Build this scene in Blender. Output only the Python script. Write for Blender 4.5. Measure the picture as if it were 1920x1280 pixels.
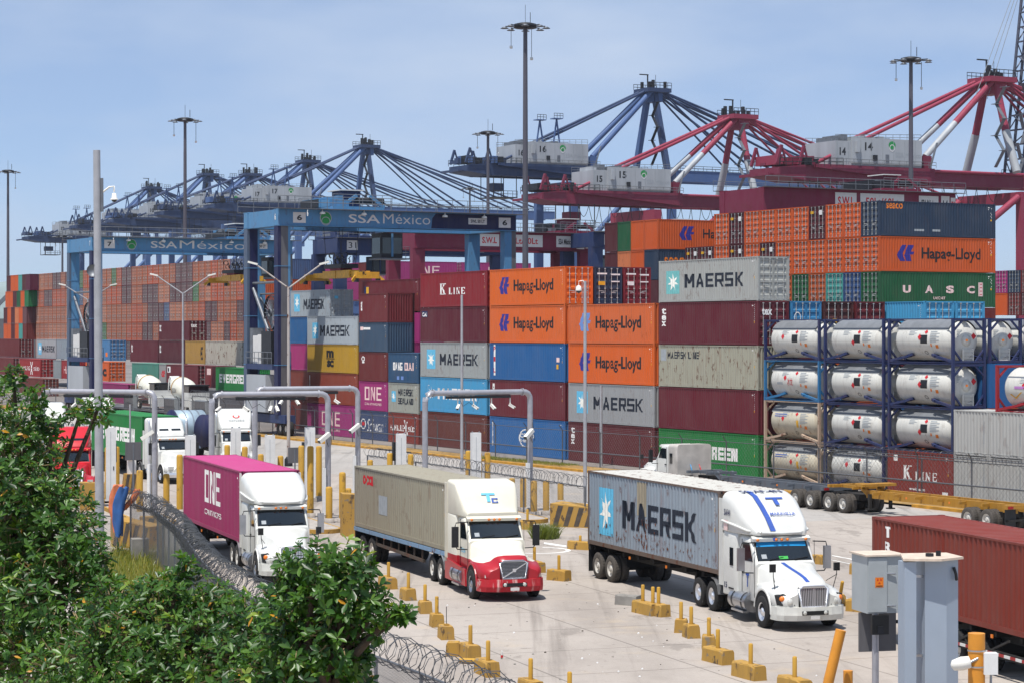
import bpy, bmesh, math, random
import numpy as np
from mathutils import Vector, Matrix
random.seed(7)
SC = bpy.context.scene
for _o in list(bpy.data.objects): bpy.data.objects.remove(_o)
COL = SC.collection
R = math.radians
# ------------------------------------------------------------------ camera
HC, FPX, CX, HOR = 9.63, 4200.0, 960.0, 620.4        # camera height (m), focal length and horizon of the photograph (1920 px wide)
cam = bpy.data.cameras.new('camera'); camo = bpy.data.objects.new('camera', cam); COL.objects.link(camo)
cam.sensor_width = 36; cam.lens = FPX / 1920 * 36; cam.shift_y = -(640 - HOR) / 1920
cam.clip_start = 1; cam.clip_end = 20000
camo.location = (0, 0, HC); camo.rotation_euler = (R(90), 0, 0); SC.camera = camo
# ------------------------------------------------------------------ light
SUN_EL, SUN_AZ = R(70), math.atan2(-0.45, -0.89)     # azimuth of the direction towards the sun: (x, y)
SUN_AZ_V = Vector((-0.45, -0.89, 0)).normalized()
W = bpy.data.worlds.new('World'); SC.world = W; W.use_nodes = True
wn = W.node_tree; wn.nodes.clear()
sky = wn.nodes.new('ShaderNodeTexSky'); sky.sky_type = 'NISHITA'; sky.sun_disc = False
sky.sun_elevation = SUN_EL
sky.sun_rotation = math.atan2(SUN_AZ_V.x, SUN_AZ_V.y)
sky.air_density = .6; sky.dust_density = 0; sky.ozone_density = 8
bg = wn.nodes.new('ShaderNodeBackground'); bg.inputs['Strength'].default_value = 0.105
wo = wn.nodes.new('ShaderNodeOutputWorld')
# thin veil of high cloud, soft and large
tc = wn.nodes.new('ShaderNodeTexCoord'); mp = wn.nodes.new('ShaderNodeMapping'); mp.inputs['Scale'].default_value = (2.2, 2.2, 7)
nz = wn.nodes.new('ShaderNodeTexNoise'); nz.inputs['Scale'].default_value = 1.6; nz.inputs['Detail'].default_value = 5; nz.inputs['Roughness'].default_value = .55
rp = wn.nodes.new('ShaderNodeValToRGB'); rp.color_ramp.elements[0].position = .45; rp.color_ramp.elements[1].position = .7
rp.color_ramp.elements[0].color = (.42, .42, .42, 1); rp.color_ramp.elements[1].color = (.96, .96, .96, 1)
mx = wn.nodes.new('ShaderNodeMixRGB'); mx.inputs['Color2'].default_value = (4.5, 5.4, 6.9, 1)
wn.links.new(tc.outputs['Generated'], mp.inputs['Vector']); wn.links.new(mp.outputs['Vector'], nz.inputs['Vector'])
wn.links.new(nz.outputs['Fac'], rp.inputs['Fac']); wn.links.new(rp.outputs['Color'], mx.inputs['Fac'])
wn.links.new(sky.outputs['Color'], mx.inputs['Color1']); wn.links.new(mx.outputs['Color'], bg.inputs['Color'])
wn.links.new(bg.outputs['Background'], wo.inputs['Surface'])
sl = bpy.data.lights.new('sun', 'SUN'); sl.energy = 4.7; sl.angle = R(.53); sl.color = (1, .96, .9)
so = bpy.data.objects.new('sun', sl); COL.objects.link(so)
sd = SUN_AZ_V * math.cos(SUN_EL) + Vector((0, 0, math.sin(SUN_EL)))
so.rotation_euler = sd.to_track_quat('Z', 'Y').to_euler()
so.location = (0, 0, 200)
SC.view_settings.view_transform = 'Standard'; SC.view_settings.look = 'None'
SC.view_settings.exposure = 0.25; SC.view_settings.gamma = 1
SC.cycles.max_bounces = 6; SC.cycles.diffuse_bounces = 3; SC.cycles.transparent_max_bounces = 6
# ------------------------------------------------------------------ places
TH = R(28.09)                                        # the stacks run along U, their depth along V
U = Vector((math.sin(TH), -math.cos(TH), 0)); V = Vector((math.cos(TH), math.sin(TH), 0)); O0 = Vector((-7.767, 189.8, 0))
ROT_U = math.atan2(U.y, U.x)                         # local +x -> U, local +y -> V
ROT_F = math.atan2(-V.y, -V.x)                       # local +x -> -V (towards us), local +y -> U
def P(s, d, z=0): return O0 + U * s + V * d + Vector((0, 0, z))
def S_at(px, d):                                     # s where the plane at depth d crosses a bearing
    k = (px - CX) / FPX; a = O0 + V * d
    return (k * a.y - a.x) / (U.x - k * U.y)
def D_at(px, s):
    k = (px - CX) / FPX; a = O0 + U * s
    return (k * a.y - a.x) / (V.x - k * V.y)
def Z_at(py, s, d): return HC + (HOR - py) * P(s, d).y / FPX
def G(px, py, z=0):
    y = FPX * (HC - z) / (py - HOR); return Vector(((px - CX) / FPX * y, y, z))
def XY(px, dist): return Vector(((px - CX) / FPX * dist, dist, 0))
def ZZ(py, dist): return HC + (HOR - py) * dist / FPX
# ------------------------------------------------------------------ materials
def lin(c):
    if isinstance(c, str): c = [int(c[i:i + 2], 16) / 255 for i in (0, 2, 4)]
    return tuple((v / 12.92 if v <= .04045 else ((v + .055) / 1.055) ** 2.4) for v in c)
MATS = {}
def M(name, col='808080', rough=.6, metal=0, var=.12, scale=3, bump=0, bscale=30, spec=.5, emit=None, k=1.0, stretch=None):
    if name in MATS: return MATS[name]
    m = bpy.data.materials.new(name); m.use_nodes = True; nt = m.node_tree; b = nt.nodes['Principled BSDF']
    c = tuple(min(.9, v * k) for v in lin(col)); b.inputs['Roughness'].default_value = rough; b.inputs['Metallic'].default_value = metal
    b.inputs['Specular IOR Level'].default_value = spec
    if var:
        t = nt.nodes.new('ShaderNodeTexCoord'); n = nt.nodes.new('ShaderNodeTexNoise'); n.inputs['Scale'].default_value = scale; n.inputs['Detail'].default_value = 6
        src = t.outputs['Object']
        if stretch:
            mp_ = nt.nodes.new('ShaderNodeMapping'); mp_.inputs['Scale'].default_value = stretch; nt.links.new(src, mp_.inputs['Vector']); src = mp_.outputs['Vector']
        nt.links.new(src, n.inputs['Vector'])
        r = nt.nodes.new('ShaderNodeValToRGB'); e = r.color_ramp.elements
        e[0].position = .3; e[1].position = .72
        e[0].color = (*[v * (1 - var) for v in c], 1); e[1].color = (*[min(.95, v * (1 + var)) for v in c], 1)
        nt.links.new(n.outputs['Fac'], r.inputs['Fac']); nt.links.new(r.outputs['Color'], b.inputs['Base Color'])
        if bump:
            n2 = nt.nodes.new('ShaderNodeTexNoise'); n2.inputs['Scale'].default_value = bscale; n2.inputs['Detail'].default_value = 4
            nt.links.new(t.outputs['Object'], n2.inputs['Vector'])
            bp = nt.nodes.new('ShaderNodeBump'); bp.inputs['Strength'].default_value = bump; bp.inputs['Distance'].default_value = .03
            nt.links.new(n2.outputs['Fac'], bp.inputs['Height']); nt.links.new(bp.outputs['Normal'], b.inputs['Normal'])
    else: b.inputs['Base Color'].default_value = (*c, 1)
    if emit: b.inputs['Emission Color'].default_value = (*c, 1); b.inputs['Emission Strength'].default_value = emit
    MATS[name] = m; return m
def worn(name, col, rust='5a2f1a', amount=.5, rough=.55, k=1.0, scale=2.2, wear=None, objcol=False):
    """Paint with streaky rust and chipped wear.  With objcol the paint is the object's own colour, its alpha the amount of rust."""
    if name in MATS: return MATS[name]
    m = bpy.data.materials.new(name); m.use_nodes = True; nt = m.node_tree; b = nt.nodes['Principled BSDF']; L = nt.links.new
    b.inputs['Roughness'].default_value = rough; b.inputs['Specular IOR Level'].default_value = .22
    t = nt.nodes.new('ShaderNodeTexCoord'); oi = nt.nodes.new('ShaderNodeObjectInfo')
    ad = nt.nodes.new('ShaderNodeVectorMath'); ad.operation = 'ADD'
    sc_ = nt.nodes.new('ShaderNodeVectorMath'); sc_.operation = 'SCALE'; sc_.inputs[0].default_value = (37, 53, 71)
    L(oi.outputs['Random'], sc_.inputs['Scale']); L(t.outputs['Object'], ad.inputs[0]); L(sc_.outputs['Vector'], ad.inputs[1])
    def noise(scale, stretch, det=5, rgh=.6):
        mp_ = nt.nodes.new('ShaderNodeMapping'); mp_.inputs['Scale'].default_value = stretch; L(ad.outputs['Vector'], mp_.inputs['Vector'])
        n = nt.nodes.new('ShaderNodeTexNoise'); n.inputs['Scale'].default_value = scale; n.inputs['Detail'].default_value = det; n.inputs['Roughness'].default_value = rgh
        L(mp_.outputs['Vector'], n.inputs['Vector']); return n.outputs['Fac']
    def ramp(f, a, b_):
        r = nt.nodes.new('ShaderNodeMapRange'); r.inputs['From Min'].default_value = a; r.inputs['From Max'].default_value = b_; r.clamp = True
        L(f, r.inputs['Value']); return r.outputs['Result']
    def mul(f, g):
        n = nt.nodes.new('ShaderNodeMath'); n.operation = 'MULTIPLY'
        L(f, n.inputs[0])
        if isinstance(g, (int, float)): n.inputs[1].default_value = g
        else: L(g, n.inputs[1])
        return n.outputs[0]
    def mix(f, c1, c2):
        n = nt.nodes.new('ShaderNodeMixRGB'); L(f, n.inputs['Fac'])
        for k_, c in (('Color1', c1), ('Color2', c2)):
            if isinstance(c, tuple): n.inputs[k_].default_value = (*c, 1)
            else: L(c, n.inputs[k_])
        return n.outputs['Color']
    if objcol: base = oi.outputs['Color']; am = oi.outputs['Alpha']
    else:
        rgb = nt.nodes.new('ShaderNodeRGB'); rgb.outputs[0].default_value = (*[v * k for v in lin(col)], 1); base = rgb.outputs[0]; am = amount
    fade = ramp(noise(.8, (1, 1, .5)), .35, .75)
    g = nt.nodes.new('ShaderNodeMixRGB'); g.blend_type = 'MIX'; L(mul(fade, .07), g.inputs['Fac']); L(base, g.inputs['Color1']); g.inputs['Color2'].default_value = (.36, .33, .3, 1)
    dirt = ramp(noise(5, (1, 1, .12)), .5, .78)
    c1 = mix(mul(dirt, .22), g.outputs['Color'], (.1, .085, .07))
    spots = mul(ramp(noise(scale, (1, 1, .55), 9, .68), .57, .63), am)
    c2 = mix(spots, c1, lin(rust))
    streak = mul(mul(ramp(noise(4.5, (1, 1, .1), 3), .56, .72), am), .6)
    c3 = mix(streak, c2, tuple(v * 1.6 for v in lin(rust)))
    if wear:
        c3 = mix(ramp(noise(wear[1], (1, 1, 1), 8, .65), wear[2], wear[2] + .03), c3, lin(wear[0]))
    L(c3, b.inputs['Base Color'])
    MATS[name] = m; return m
# ------------------------------------------------------------------ mesh building
class B:
    """collects primitives, links them as one mesh object"""
    def __init__(s): s.v = []; s.f = []; s.m = []; s.s = []; s.slots = []
    def mi(s, m):
        if m not in s.slots: s.slots.append(m)
        return s.slots.index(m)
    def add(s, vs, fs, m, smooth=False):
        o = len(s.v); s.v += [tuple(p) for p in vs]; i = s.mi(m)
        for f in fs: s.f.append([o + a for a in f]); s.m.append(i); s.s.append(smooth)
    def bx(s, x0, x1, y0, y1, z0, z1, m):
        s.add([(x0, y0, z0), (x1, y0, z0), (x1, y1, z0), (x0, y1, z0), (x0, y0, z1), (x1, y0, z1), (x1, y1, z1), (x0, y1, z1)],
              [(0, 3, 2, 1), (4, 5, 6, 7), (0, 1, 5, 4), (1, 2, 6, 5), (2, 3, 7, 6), (3, 0, 4, 7)], m)
    def quad(s, a, b, c, d, m): s.add([a, b, c, d], [(0, 1, 2, 3)], m)
    def poly(s, pts, m): s.add(pts, [tuple(range(len(pts)))], m)
    def frame(s, p, q, up=None):
        p, q = Vector(p), Vector(q); d = (q - p).normalized()
        up = Vector(up) if up else (Vector((0, 0, 1)) if abs(d.z) < .95 else Vector((1, 0, 0)))
        a = d.cross(up).normalized(); return p, q, a, a.cross(d).normalized()
    def beam(s, p, q, w, h, m, up=None):
        p, q, a, c = s.frame(p, q, up); a = a * w / 2; c = c * h / 2
        vs = [p - a - c, p + a - c, p + a + c, p - a + c, q - a - c, q + a - c, q + a + c, q - a + c]
        s.add(vs, [(0, 3, 2, 1), (4, 5, 6, 7), (0, 1, 5, 4), (1, 2, 6, 5), (2, 3, 7, 6), (3, 0, 4, 7)], m)
    def tube(s, p, q, r, m, n=8, r2=None, cap=True):
        p, q, a, c = s.frame(p, q); r2 = r if r2 is None else r2
        A = [math.tau * i / n for i in range(n)]
        vs = [p + (a * math.cos(t) + c * math.sin(t)) * r for t in A] + [q + (a * math.cos(t) + c * math.sin(t)) * r2 for t in A]
        s.add(vs, [(i, (i + 1) % n, n + (i + 1) % n, n + i) for i in range(n)], m, n > 4)
        if cap: s.add(vs[:n], [tuple(range(n))[::-1]], m); s.add(vs[n:], [tuple(range(n))], m)
    def path(s, pts, r, m, n=6, closed=False):
        pts = [Vector(p) for p in pts]; k = len(pts); rings = []
        for i, p in enumerate(pts):
            a = pts[(i - 1) % k] if (closed or i) else p; b = pts[(i + 1) % k] if (closed or i < k - 1) else p
            d = (b - a).normalized(); up = Vector((0, 0, 1)) if abs(d.z) < .9 else Vector((1, 0, 0))
            x = d.cross(up).normalized(); y = x.cross(d)
            rings.append([p + (x * math.cos(math.tau * j / n) + y * math.sin(math.tau * j / n)) * r for j in range(n)])
        s.loft(rings, m, smooth=n > 3, cap=not closed, closed=closed)
    def loft(s, rings, m, smooth=False, cap=True, closed=False):
        n = len(rings[0]); k = len(rings); vs = [v for r in rings for v in r]; fs = []
        for i in range(k if closed else k - 1):
            for j in range(n):
                a, b = i * n + j, i * n + (j + 1) % n; c, d = ((i + 1) % k) * n + (j + 1) % n, ((i + 1) % k) * n + j
                fs.append((a, b, c, d))
        s.add(vs, fs, m, smooth)
        if cap and not closed: s.add(rings[0], [tuple(range(n))[::-1]], m); s.add(rings[-1], [tuple(range(n))], m)
    def lathe(s, prof, c, axis, m, n=20, smooth=True, a0=0, a1=math.tau):
        c = Vector(c); ax = Vector(axis).normalized(); t = Vector((0, 0, 1)) if abs(ax.z) < .9 else Vector((1, 0, 0))
        x = ax.cross(t).normalized(); y = ax.cross(x); full = abs(a1 - a0 - math.tau) < 1e-6
        k = n if full else n + 1; vs = []
        for (r, h) in prof:
            for i in range(k):
                a = a0 + (a1 - a0) * i / n; vs.append(c + ax * h + (x * math.cos(a) + y * math.sin(a)) * r)
        fs = []
        for p_ in range(len(prof) - 1):
            for i in range(n):
                j = (i + 1) % k; fs.append((p_ * k + i, p_ * k + j, (p_ + 1) * k + j, (p_ + 1) * k + i))
        s.add(vs, fs, m, smooth)
    def prism(s, poly, axis, h0, h1, m):
        """2D polygon extruded along an axis: 'x' polys are (y,z), 'y' are (x,z), 'z' are (x,y)"""
        f = {'x': lambda a, b, h: (h, a, b), 'y': lambda a, b, h: (a, h, b), 'z': lambda a, b, h: (a, b, h)}[axis]; n = len(poly)
        s.add([f(a, b, h0) for a, b in poly] + [f(a, b, h1) for a, b in poly],
              [(i, (i + 1) % n, n + (i + 1) % n, n + i) for i in range(n)] + [tuple(range(n))[::-1], tuple(range(n, 2 * n))], m)
    def mesh(s, name):
        me = bpy.data.meshes.new(name); me.from_pydata(s.v, [], s.f)
        for x in s.slots: me.materials.append(MATS[x] if isinstance(x, str) else x)
        me.polygons.foreach_set('material_index', s.m); me.polygons.foreach_set('use_smooth', s.s)
        bm = bmesh.new(); bm.from_mesh(me); bmesh.ops.recalc_face_normals(bm, faces=bm.faces); bm.to_mesh(me); bm.free()
        me.update(); return me
def put(name, data, parent=None, loc=(0, 0, 0), rz=0, label=None, cat=None, group=None, kind=None, rot=None, color=None, scale=None):
    if isinstance(data, B): data = data.mesh(name)
    o = bpy.data.objects.new(name, data); COL.objects.link(o); o.location = loc
    o.rotation_euler = rot if rot else (0, 0, rz)
    if parent: o.parent = parent
    if label: o['label'] = label
    if cat: o['category'] = cat
    if group: o['group'] = group
    if kind: o['kind'] = kind
    if color: o.color = color
    if scale: o.scale = scale
    return o
def thing(name, label, cat, loc=(0, 0, 0), rz=0, group=None): return put(name, None, None, loc, rz, label, cat, group)
def clone(o, loc, rz=None, label=None, group=None, color=None):
    def cp(a, par):
        c = a.copy(); COL.objects.link(c)
        if par: c.parent = par
        if color and a.type == 'MESH': c.color = color
        for ch in a.children: cp(ch, c)
        return c
    c = cp(o, None); c.location = loc
    if rz is not None: c.rotation_euler = (0, 0, rz)
    if label: c['label'] = label
    if group: c['group'] = group
    return c
# ------------------------------------------------------------------ lettering: flat meshes in (x, z), fitted to a rectangle
_TX = {}
def glyphs(txt, bold=0.0, shear=0.0, spacing=1.0):
    key = (txt, bold, shear, spacing)
    if key in _TX: return _TX[key]
    cu = bpy.data.curves.new('lettering', 'FONT'); cu.body = txt; cu.offset = bold; cu.shear = shear; cu.space_character = spacing; cu.resolution_u = 3; cu.align_x = 'LEFT'
    ob = bpy.data.objects.new('lettering', cu); COL.objects.link(ob)
    me = bpy.data.meshes.new_from_object(ob.evaluated_get(bpy.context.evaluated_depsgraph_get()))
    vs = np.array([v.co[:2] for v in me.vertices]) if len(me.vertices) else np.zeros((1, 2)); fs = [tuple(p.vertices) for p in me.polygons]
    bpy.data.objects.remove(ob); bpy.data.curves.remove(cu); bpy.data.meshes.remove(me)
    vs = (vs - vs.min(0)) / np.maximum(vs.max(0) - vs.min(0), 1e-6)
    _TX[key] = (vs, fs); return _TX[key]
# block alphabets drawn as polygons on a 0..1 square
def _bar(x0, x1, z0, z1): return [(x0, z0), (x1, z0), (x1, z1), (x0, z1)]
def _dia(a, b, t): return [(a[0] - t / 2, a[1]), (a[0] + t / 2, a[1]), (b[0] + t / 2, b[1]), (b[0] - t / 2, b[1])]
def block(ch, t=.24, h=.17):
    b, d = _bar, _dia; T = t
    g = {'M': [b(0, T, 0, 1), b(1 - T, 1, 0, 1), d((T * .55, 1), (.5, .3), T), d((1 - T * .55, 1), (.5, .3), T)],
     'A': [d((T / 2, 0), (.5, 1), T), d((1 - T / 2, 0), (.5, 1), T), b(.25, .75, .22, .22 + h)],
     'E': [b(0, T, 0, 1), b(T, 1, 1 - h, 1), b(T, .92, .5 - h / 2, .5 + h / 2), b(T, 1, 0, h)],
     'R': [b(0, T, 0, 1), b(T, 1, 1 - h, 1), b(1 - T, 1, .45, 1 - h), b(T, 1, .45 - h / 2, .45 + h / 2), d((1 - T / 2, 0), (.62, .42), T)],
     'S': [b(0, 1, 1 - h, 1), b(0, T, .5, 1 - h), b(0, 1, .5 - h / 2, .5 + h / 2), b(1 - T, 1, h, .5), b(0, 1, 0, h)],
     'K': [b(0, T, 0, 1), d((1 - T / 2, 1), (T * 1.4, .52), T * 1.1), d((1 - T / 2, 0), (T * 1.5, .52), T * 1.1)],
     'O': [b(0, T, 0, 1), b(1 - T, 1, 0, 1), b(T, 1 - T, 1 - h, 1), b(T, 1 - T, 0, h)],
     'N': [b(0, T, 0, 1), b(1 - T, 1, 0, 1), d((T, 1), (1 - T, 0), T)],
     'V': [d((T / 2, 1), (.5, 0), T), d((1 - T / 2, 1), (.5, 0), T)],
     'G': [b(0, T, 0, 1), b(T, 1, 1 - h, 1), b(T, 1, 0, h), b(1 - T, 1, h, .52), b(.5, 1 - T, .36, .52)],
     'L': [b(0, T, 0, 1), b(T, 1, 0, h)], 'I': [b(.5 - T / 2, .5 + T / 2, 0, 1)],
     'D': [b(0, T, 0, 1), b(1 - T, 1, .1, .9), b(T, .9, 1 - h, 1), b(T, .9, 0, h)],
     'U': [b(0, T, 0, 1), b(1 - T, 1, 0, 1), b(T, 1 - T, 0, h)],
     'C': [b(0, T, 0, 1), b(T, 1, 1 - h, 1), b(T, 1, 0, h), b(1 - T, 1, .72, 1 - h), b(1 - T, 1, h, .28)], ' ': []}
    return g.get(ch, g['O'])
def blocks(txt, t=.24, h=.17, gap=.2, widths=None):
    key = ('blk', txt, t, h, gap)
    if key in _TX: return _TX[key]
    vs, fs, x = [], [], 0
    for i, ch in enumerate(txt):
        w = {'M': 1.25, 'I': .45, ' ': .5}.get(ch, 1.0)
        for p in block(ch, t / (w if w < 1 else 1), h):
            o = len(vs); vs += [(x + a * w, z) for a, z in p]; fs.append(tuple(range(o, o + len(p))))
        x += w + gap
    a = np.array(vs); a = (a - a.min(0)) / (a.max(0) - a.min(0)); _TX[key] = (a, fs); return _TX[key]
def serif(txt):                                      # first letter big, the rest small capitals with feet
    key = ('srf', txt)
    if key in _TX: return _TX[key]
    vs, fs, x = [], [], 0
    def put_(polys, x, w, z0, hh):
        for p in polys:
            o = len(vs); vs.extend([(x + a * w, z0 + z * hh) for a, z in p]); fs.append(tuple(range(o, o + len(p))))
    ft = lambda x0, x1: [_bar(x0, x1, 0, .08), _bar(x0, x1, .92, 1)]
    G_ = {'K': [_bar(.12, .36, 0, 1), _dia((.82, 1), (.34, .48), .16), _dia((.86, 0), (.46, .56), .26)] + ft(0, .48) + ft(.62, 1.05),
          'L': [_bar(.2, .45, 0, 1), _bar(.45, 1, 0, .1), _bar(.88, 1, .1, .3)] + ft(.05, .6), 'I': [_bar(.35, .65, 0, 1)] + ft(.15, .85),
          'N': [_bar(.1, .24, 0, 1), _bar(.8, .92, 0, 1), _dia((.2, 1), (.84, 0), .26)] + [_bar(0, .35, 0, .08), _bar(.66, 1.02, .92, 1)],
          'E': [_bar(.15, .42, 0, 1), _bar(.42, 1, .9, 1), _bar(.42, .8, .46, .56), _bar(.42, 1, 0, .1), _bar(.88, 1, .1, .28), _bar(.88, 1, .74, .9)]}
    for i, ch in enumerate(txt):
        if ch == ' ': x += .35; continue
        hh, w = (1, 1.1) if i == 0 else (.6, .72 if ch != 'I' else .4)
        put_(G_[ch], x, w, 0, hh); x += w + .14
    a = np.array(vs); a = (a - a.min(0)) / (a.max(0) - a.min(0)); _TX[key] = (a, fs); return _TX[key]
def star(n=7, r=.38):
    vs = [(.5, .5)]
    for i in range(2 * n):
        a = math.pi / 2 + math.pi * i / n; q = .5 if i % 2 == 0 else .5 * r; vs.append((.5 + q * math.cos(a), .5 + q * math.sin(a)))
    return np.array(vs), [(0, i, i % (2 * n) + 1) for i in range(1, 2 * n + 1)]
def shape(*polys):
    vs, fs = [], []
    for p in polys: o = len(vs); vs += p; fs.append(tuple(range(o, o + len(p))))
    return np.array(vs, float), fs
RECT = shape(_bar(0, 1, 0, 1))
def disc(n=20): return shape([(.5 + .5 * math.cos(math.tau * i / n), .5 + .5 * math.sin(math.tau * i / n)) for i in range(n)])
def ring(n=20, r=.8):
    vs = [(.5 + .5 * q * math.cos(math.tau * i / n), .5 + .5 * q * math.sin(math.tau * i / n)) for q in (1, r) for i in range(n)]
    return np.array(vs), [(i, (i + 1) % n, n + (i + 1) % n, n + i) for i in range(n)]
CHEV = shape([(0, .38), (.3, 1), (.55, 1), (.33, .45), (.47, 0), (.18, 0)], [(.62, 1), (.97, 1), (.8, .6), (.52, .6), (.44, .42)], [(.52, .595), (1, .595), (.94, .42), (.44, .415)], [(.44, .41), (.74, .41), (.84, 0), (.54, 0), (.4, .38)])
CHEV_OLD = shape([(.22, 1), (.5, 1), (.3, .55), (.5, 0), (.2, 0), (0, .45)], [(.56, 1), (.82, 1), (.72, .66), (.46, .66)], [(.42, .6), (1, .6), (.93, .4), (.36, .4)], [(.42, .36), (.68, .36), (.6, 0), (.34, 0)], [(.4, 1), (.62, 1), (.42, .5), (.6, 0), (.36, 0), (.22, .5)])
def decal(parent, sh, rect, mat, side='-y', off=0.0, name='lettering', prof=None, flip=False):
    """a flat print: sh=(verts01, faces) into rect (a0,a1,z0,z1); side says which way it faces; off is the plane; prof follows a profile"""
    vs, fs = sh; a0, a1, z0, z1 = rect
    A = a0 + vs[:, 0] * (a1 - a0); Zs = z0 + vs[:, 1] * (z1 - z0)
    bm = bmesh.new(); bv = [bm.verts.new((x, 0, z)) for x, z in zip(A, Zs)]
    for f in fs:
        try: bm.faces.new([bv[i] for i in f])
        except ValueError: pass
    if prof:
        cuts, dep = prof
        for c in cuts:
            c_ = c
            if min(a0, a1) < c_ < max(a0, a1):
                bmesh.ops.bisect_plane(bm, geom=bm.verts[:] + bm.edges[:] + bm.faces[:], plane_co=(c_, 0, 0), plane_no=(1, 0, 0))
    for v in bm.verts:
        a, z = v.co.x, v.co.z
        if side == '-y': v.co = (a, -off - (0 if not prof else -dep(a)), z)
        elif side == '+y': v.co = (-a, off - (0 if not prof else dep(a)), z)
        elif side == '+x': v.co = (off, a, z)
        elif side == '-x': v.co = (-off, -a, z)
        elif side == '+z': v.co = (a, z, off)
    me = bpy.data.meshes.new(name); bm.to_mesh(me); bm.free()
    me.materials.append(MATS[mat] if isinstance(mat, str) else mat)
    return put(name, me, parent)
for n_, c_, r_ in (('ink_white', 'e8e6e2', .6), ('ink_black', '14171c', .6), ('ink_navy', '1a2452', .6), ('ink_indigo', '2a2a86', .6), ('ink_skyblue', '62b6d8', .6), ('ink_star', 'f0efe6', .6),
                   ('ink_red', 'c4202a', .6), ('ink_orange', 'e07a1c', .6), ('ink_yellow', 'd8a41e', .6), ('ink_green', '1f8a44', .6), ('ink_pink', 'e8c9c4', .6), ('ink_paleblue', '6a8ac4', .6), ('ink_teal', '6fb4b4', .6),
                   ('ink_grey', '9aa0a4', .6), ('ink_lilac', 'b07ab8', .6), ('ink_royal', '2c4fa0', .6)):
    M(n_, c_, r_, var=.1, scale=4)
# ------------------------------------------------------------------ ground
def ground_mat(name, c1, c2, c3, joints=0.0, s=1.0):
    m = bpy.data.materials.new(name); m.use_nodes = True; nt = m.node_tree; b = nt.nodes['Principled BSDF']; L = nt.links.new
    b.inputs['Roughness'].default_value = .85; b.inputs['Specular IOR Level'].default_value = .25
    t = nt.nodes.new('ShaderNodeTexCoord')
    def noise(sc, det, st=(1, 1, 1), rot=0, w=0):
        mp_ = nt.nodes.new('ShaderNodeMapping'); mp_.inputs['Rotation'].default_value = (0, 0, rot); mp_.inputs['Scale'].default_value = st; mp_.inputs['Location'].default_value = (w, w, 0)
        L(t.outputs['Object'], mp_.inputs['Vector']); n = nt.nodes.new('ShaderNodeTexNoise'); n.inputs['Scale'].default_value = sc; n.inputs['Detail'].default_value = det; n.inputs['Roughness'].default_value = .6
        L(mp_.outputs['Vector'], n.inputs['Vector']); return n.outputs['Fac']
    def rmp(f, a, b_, lo=0, hi=1):
        r = nt.nodes.new('ShaderNodeMapRange'); r.inputs['From Min'].default_value = a; r.inputs['From Max'].default_value = b_; r.inputs['To Min'].default_value = lo; r.inputs['To Max'].default_value = hi; L(f, r.inputs['Value']); return r.outputs['Result']
    def mix(f, a, c):
        n = nt.nodes.new('ShaderNodeMixRGB'); L(f, n.inputs['Fac'])
        for k_, v in (('Color1', a), ('Color2', c)):
            if isinstance(v, tuple): n.inputs[k_].default_value = (*v, 1)
            else: L(v, n.inputs[k_])
        return n.outputs['Color']
    c = mix(rmp(noise(.06 * s, 6), .35, .68), lin(c1), lin(c2))
    c = mix(rmp(noise(.22 * s, 8, (1, .25, 1), R(20), 7), .48, .75, 0, .75), c, lin(c3))        # tyre grime drawn out along the lanes
    c = mix(rmp(noise(1.1 * s, 6, w=3), .5, .8, 0, .35), c, lin(c3))
    c = mix(rmp(noise(1.3 * s, 4, (1, .03, 1), R(20), 5), .55, .7, 0, .5), c, tuple(v * .66 for v in lin(c3)))      # dark wheel tracks
    c = mix(rmp(noise(.35 * s, 7, w=21), .58, .72, 0, .6), c, lin('b5a48e') if 'concrete' in name else lin(c1))                # blown sand
    c = mix(rmp(noise(9, 5), .3, .75, 0, .25), c, tuple(v * .6 for v in lin(c2)))
    c = mix(rmp(noise(.5, 9, (1, .4, 1), R(-35), 11), .62, .66, 0, .35), c, tuple(v * .45 for v in lin(c3)))
    c = mix(rmp(noise(2.2, 3, w=33), .66, .72, 0, .45), c, tuple(v * .35 for v in lin(c3)))      # oil drips
    if joints:
        br = nt.nodes.new('ShaderNodeTexBrick'); br.offset = 0; br.inputs['Scale'].default_value = 1; br.inputs['Mortar Size'].default_value = .035; br.inputs['Brick Width'].default_value = 4.5; br.inputs['Row Height'].default_value = 4.5
        br.inputs['Color1'].default_value = br.inputs['Color2'].default_value = (0, 0, 0, 1); br.inputs['Mortar'].default_value = (1, 1, 1, 1)
        mp_ = nt.nodes.new('ShaderNodeMapping'); mp_.inputs['Rotation'].default_value = (0, 0, R(-20)); L(t.outputs['Object'], mp_.inputs['Vector']); L(mp_.outputs['Vector'], br.inputs['Vector'])
        f = nt.nodes.new('ShaderNodeMath'); f.operation = 'MULTIPLY'; f.inputs[1].default_value = joints; L(br.outputs['Color'], f.inputs[0]); c = mix(f.outputs[0], c, tuple(v * .3 for v in lin(c3)))
    L(c, b.inputs['Base Color'])
    n2 = noise(14, 5); bp = nt.nodes.new('ShaderNodeBump'); bp.inputs['Strength'].default_value = .25; bp.inputs['Distance'].default_value = .02; L(n2, bp.inputs['Height']); L(bp.outputs['Normal'], b.inputs['Normal'])
    MATS[name] = m; return m
ground_mat('concrete_apron', 'aea59c', 'a0978f', '80776f', .5)
ground_mat('road_concrete', 'aaa6a1', '9e9994', '86827d', .2)
ground_mat('yard_asphalt', '8a8480', '79736f', '5c5754')
ground_mat('dry_earth', 'a88a5a', '8e6f42', '6f5a38', s=5)
ground_mat('green_earth', '6f7038', '4f5a26', '6f5a38', s=5)
M('kerb_yellow', 'b8862a', .8, var=.35, scale=1.5)
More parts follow.
